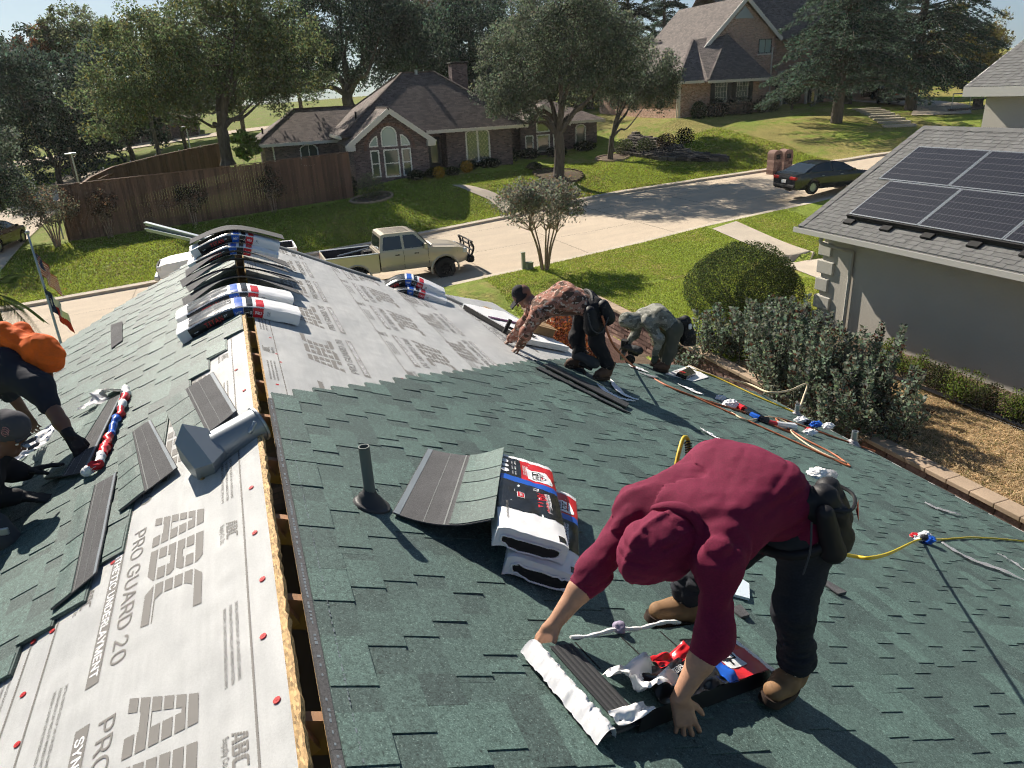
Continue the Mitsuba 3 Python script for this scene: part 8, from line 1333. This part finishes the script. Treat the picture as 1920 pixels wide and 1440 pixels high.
hose('orange air hose leading from the camouflage worker across the far shingles', [A([3.615,7.077,4.622]), A([3.711,7.03,4.32]), A([3.929,7.191,4.073]), H_([5.359,8.471]), H_([5.42,7.727]), H_([5.807,7.397]), H_([6.372,7.241]), H_([6.561,6.87]), H_([6.782,6.704])], .014, 'mat_orange_hose')
hose('orange hose loop lying on the shingles right of the maroon worker', [H_([5.68,7.466]), H_([6.056,6.814]), H_([6.402,6.216]), H_([6.595,5.88]), H_([6.705,5.717]), H_([6.858,6.129]), H_([6.801,6.626]), H_([7.091,7.397]), H_([7.852,7.071]), H_([8.386,6.777])], .012, 'mat_orange_hose')
hose('pale hose looping past the dark wrapper strip on the far shingles', [H_([5.984,7.05], .014), H_([6.056,6.814], .018), H_([6.946,7.347], .02), H_([7.105,7.061], .02), H_([6.738,6.737], .02), H_([6.547,6.227], .02), H_([6.595,5.88], .024), H_([6.779,5.8], .02)], .010, 'mat_pale_hose')
hose('yellowish hose along the far eave and over the glossy shrubs', [H_([7.357,9.913]), H_([7.59,9.529]), H_([8.233,9.38], .05), A([7.232,8.54,2.476]), A([7.677,8.58,2.404]), A([8.083,8.665,2.407]), A([7.931,8.539,2.252]), A([7.622,8.278,2.186])], .016, 'mat_pale_hose'); hose('yellowish hose lying straight along the far eave', [H_([7.09,9.62]), H_([7.578,9.44]), H_([7.836,8.648]), H_([8.138,8.114])], .014, 'mat_yellow_hose')
def crumple(label, c, r, seed, m='mat_white_wrap', flat=.55, extra=(), name='wrap_scrap'):
    k = thing(name, label, 'plastic scrap'); g = rng(seed)
    for i, (off, rr, mm) in enumerate([((0, 0, 0), r, m)] + list(extra)):
        s = trimesh.creation.icosphere(4, 1.0); d = mfbm(s.vertices + seed + i * 3, 2.3, 3, seed) - .5; ridge = np.abs(mfbm(s.vertices + 9 + i, 3.1, 2, seed + 1) - .5); s.vertices *= (1 + 1.0 * d + .9 * ridge)[:, None] * A([1.1, .8, flat]) * rr; s.apply_translation(A(c) + off + [0, 0, rr * flat * .55]); part(k, 'piece', s, mm, smooth=35)
    return k
def film(label, pts, w, seed, m='mat_film', name='plastic_film', amp=.02):
    g = rng(seed); q = curve(pts, 24); t = np.gradient(q, axis=0); n = RN; s = np.cross(n, t); s /= np.linalg.norm(s, axis=1, keepdims=True); ww = w * np.interp(np.linspace(0, 1, 24), [0, .2, .6, 1], [.2, .9, 1, .15]); P = np.stack([q + s * (ww * j)[:, None] + n * (amp * np.abs(mfbm(np.stack([np.arange(24) * .35 + seed, np.full(24, j * 3.), np.zeros(24)], 1), 1, 3) - .4) * 2)[:, None] for j in np.linspace(-.5, .5, 7)], 1); return single(name, solid_sheet(P[:, ::-1] + n * .0012, P[:, ::-1]), m, label, 'plastic scrap', smooth=50)
crumple('crumpled white, red and blue wrap on the yellow hose at right', H_([5.533,3.861], 0), .055, 1, extra=(((.05, -.05, 0), .05, 'mat_blue_wrap'), ((-.02, .03, .02), .035, 'mat_red_wrap'), ((.07, .0, .02), .04, 'mat_white_wrap'), ((.02, -.03, .02), .04, 'mat_black_wrap')))
crumple('white plastic bag behind the tool pouch of the maroon worker', H_([5.539,5.1], 0), .09, 2, extra=(((.12, -.06, 0), .06, 'mat_film'), ((.07, .03, .03), .03, 'mat_black_wrap')))
crumple('small crumpled white and red wrap above the far vent pipe', H_([7.249,6.923], 0), .07, 3, extra=(((.04, .06, .02), .04, 'mat_red_wrap'), ((.07, 0, 0), .05, 'mat_white_wrap')))
crumple('white wrap scrap with blue streak near the far eave', H_([7.694,7.542], 0), .09, 4, extra=(((.12, -.18, 0), .07, 'mat_blue_wrap'), ((.22, -.30, 0), .07, 'mat_white_wrap'), ((.06, -.08, .01), .05, 'mat_black_wrap')))
crumple('torn white scrap at the start of the dark wrapper strip', H_([6.295,7.456], 0), .09, 5, extra=(((.03, .25, 0), .06, 'mat_white_wrap'),))
crumple('crumpled white and black wrap beyond the arm of the head-wrap worker', RP(*[2.26,8.174], 0, -1), .075, 6, extra=(((.03, -.04, .02), .05, 'mat_black_wrap'),))
a_ = [RP(*q, .012) for q in ([6.436,7.63], [6.406,7.316], [6.414,7.019], [6.617,6.931], [7.026,6.989])]
k = thing('wrapper_strip', 'long torn wrapper strip in black, red, blue and white on the far shingles', 'plastic scrap'); cc_ = curve(a_, 40)
for i, m in enumerate(('mat_black_wrap', 'mat_red_wrap', 'mat_black_wrap', 'mat_blue_wrap', 'mat_black_wrap', 'mat_red_wrap', 'mat_white_wrap', 'mat_white_wrap')): seg = cc_[i * 5:i * 5 + 6] if i < 7 else cc_[35:]; part(k, 'segment', tube(seg + RN * .02, np.linspace(.035, .045, len(seg)) * (1 + .3 * math.sin(i * 2.1)), 7), m, smooth=50)
k = thing('wrapper_strip', 'crumpled white, red and blue wrapper along the shingle by the black glove', 'plastic scrap'); cc_ = curve([RP(*q, .035, -1) for q in ([0.951,5.889], [0.941,5.537], [0.958,5.21], [0.973,4.833], [0.991,4.582], [1.079,4.595])], 48); g = rng(15)
for i, m in enumerate(('mat_white_wrap', 'mat_red_wrap', 'mat_white_wrap', 'mat_red_wrap', 'mat_blue_wrap', 'mat_blue_wrap', 'mat_red_wrap', 'mat_red_wrap', 'mat_white_wrap', 'mat_red_wrap', 'mat_white_wrap', 'mat_white_wrap')): seg = cc_[i * 4:i * 4 + 5] if i < 11 else cc_[44:]; seg = seg + g.normal(0, .006, seg.shape); part(k, 'segment', tube(seg, .020 + .008 * np.abs(g.normal(size=len(seg))), 8), m, smooth=50)
film('white wrapper flap folded back from the shingle by the black glove', [RP(*q, .03, -1) for q in ([0.959,5.842], [1.146,6.1], [1.249,6.041], [1.391,6.04])], .16, 21, 'mat_white_wrap', amp=.05); film('torn white film strip left of the black glove', [RP(*q, .02, -1) for q in ([1.592,6.08], [1.645,5.843], [1.737,5.789], [1.819,5.672])], .12, 22, 'mat_white_wrap', amp=.03)
film('thin clear plastic film on the right shingles above the yellow hose', [H_(q) for q in ([6.988,4.914], [7.035,4.795], [7.18,4.75], [7.337,4.72])], .10, 23); film('long clear plastic film running to the right edge below the yellow hose', [H_(q) for q in ([5.821,3.849], [5.835,3.592], [6.05,3.464], [6.228,3.292])], .10, 24); film('second thin strip of clear film at the right edge', [H_(q) for q in ([6.577,3.813], [6.587,3.68], [6.535,3.5])], .04, 25)
film('white strip of wrap half hidden above the back of the maroon worker', [H_(q) for q in ([4.621,5.903], [4.654,5.774], [4.697,5.626])], .06, 26, 'mat_white_wrap'); film('white scrap on the shingles right of the legs of the grey worker', [H_(q) for q in ([5.8,8.016], [5.935,7.813], [6.035,7.723])], .16, 27, 'mat_white_wrap')
film('torn white wrap trailing from the boots of the camouflage worker, right edge', [H_(q) for q in ([4.255,7.289], [4.088,6.766], [4.128,6.565], [4.218,6.546])], .10, 28, 'mat_white_wrap'); film('torn white wrap trailing from the boots of the camouflage worker, left edge', [H_(q) for q in ([3.83,6.846], [3.832,6.57], [3.92,6.419], [4.123,6.462])], .09, 29, 'mat_white_wrap')
film('white wrap pieces between the two far workers', [H_(q) for q in ([5.296,8.549], [5.387,8.442], [5.499,8.326])], .20, 30, 'mat_white_wrap'); film('crumpled film at the feet of the grey camouflage worker', [H_(q) for q in ([5.256,8.217], [5.351,8.096], [5.562,8.183])], .12, 31, 'mat_film')
k = thing('open_wrap', 'square of white underlayment with wrap left open at the far roof corner', 'underlayment scrap'); cq = [[5.969,8.579], [7.402,9.943], [7.316,9.277], [6.484,8.564]]; part(k, 'sheet', onroof(hexa([[*q, .004] for q in cq], [[*q, .012] for q in cq]), 1), 'mat_white_wrap'); cq = [[6.182,8.617], [7.045,9.48], [6.855,9.04], [6.307,8.527]]; part(k, 'bundle_end', onroof(hexa([[*q, .012] for q in cq], [[*q, .06] for q in cq]), 1), 'mat_black_wrap'); m = txt('TITAN', .10, .38, True); oo = RP(*[6.198,8.555], .066); part(k, 'lettering', frame(m, oo, nrm(RP(*[6.861,9.121], 0) - RP(*[6.198,8.555], 0)), nrm(np.cross(RN, RP(*[6.861,9.121], 0) - RP(*[6.198,8.555], 0))), RN), 'mat_red_wrap')
single('white_board', onroof(prism(Polygon([[2.363,2.631], [2.59,2.825], [2.615,2.75], [2.486,2.594]]), .006, .02), 1), mat('mat_pale_blue', (.55, .62, .68), .5) or 'mat_pale_blue', 'pale board end showing between the legs of the maroon worker', 'board')
for i, (ps, lb) in enumerate(((([3.072,6.915], [3.632,5.931], [3.715,5.885], [3.181,7.024]), 'dark shingle strip lying along the far slope, left one of the stack'), (([3.244,7.104], [3.747,6.048], [3.885,6.21], [3.389,7.24]), 'dark shingle strip lying along the far slope, right one of the stack'))): single('shingle_strip', onroof(hexa([[*q, .01 + .012 * i] for q in ps], [[*q, .022 + .012 * i] for q in ps]), 1), 'mat_rubber', lb, 'shingle strip')
# fallen leaves and dust specks on lawns and street, oil marks left out of the roof
def scatter_leaves(n, fn, size, col, seed): g = rng(seed); x, y = fn(g, n); return leaf_mesh(np.stack([x, y, ground(x, y) + .06], 1), size, g, col, .4, .9, .6)
m, cc = scatter_leaves(900, lambda g, n: sized(far_lawn, g, n), .10, (.20, .12, .05), 901); single('fallen_leaves', m, 'mat_leaf_dry', 'scattered brown fallen leaves on the lawn across the street', 'leaves', kind='stuff', color=cc)

# ---------------------------------------------------------------- a little haze in the air
scene['haze_air'] = {'type': 'homogeneous', 'albedo': 0.95, 'sigma_t': 0.0002}
scene['haze'] = {'type': 'cube', 'to_world': T().translate([10, 140, 14]).scale([320, 420, 24]), 'bsdf': {'type': 'null'}, 'interior': {'type': 'ref', 'id': 'haze_air'}}
labels['haze'] = {'kind': 'stuff', 'label': 'thin sunlit haze in the air', 'category': 'haze'}
scene['camera']['medium'] = {'type': 'ref', 'id': 'haze_air'}
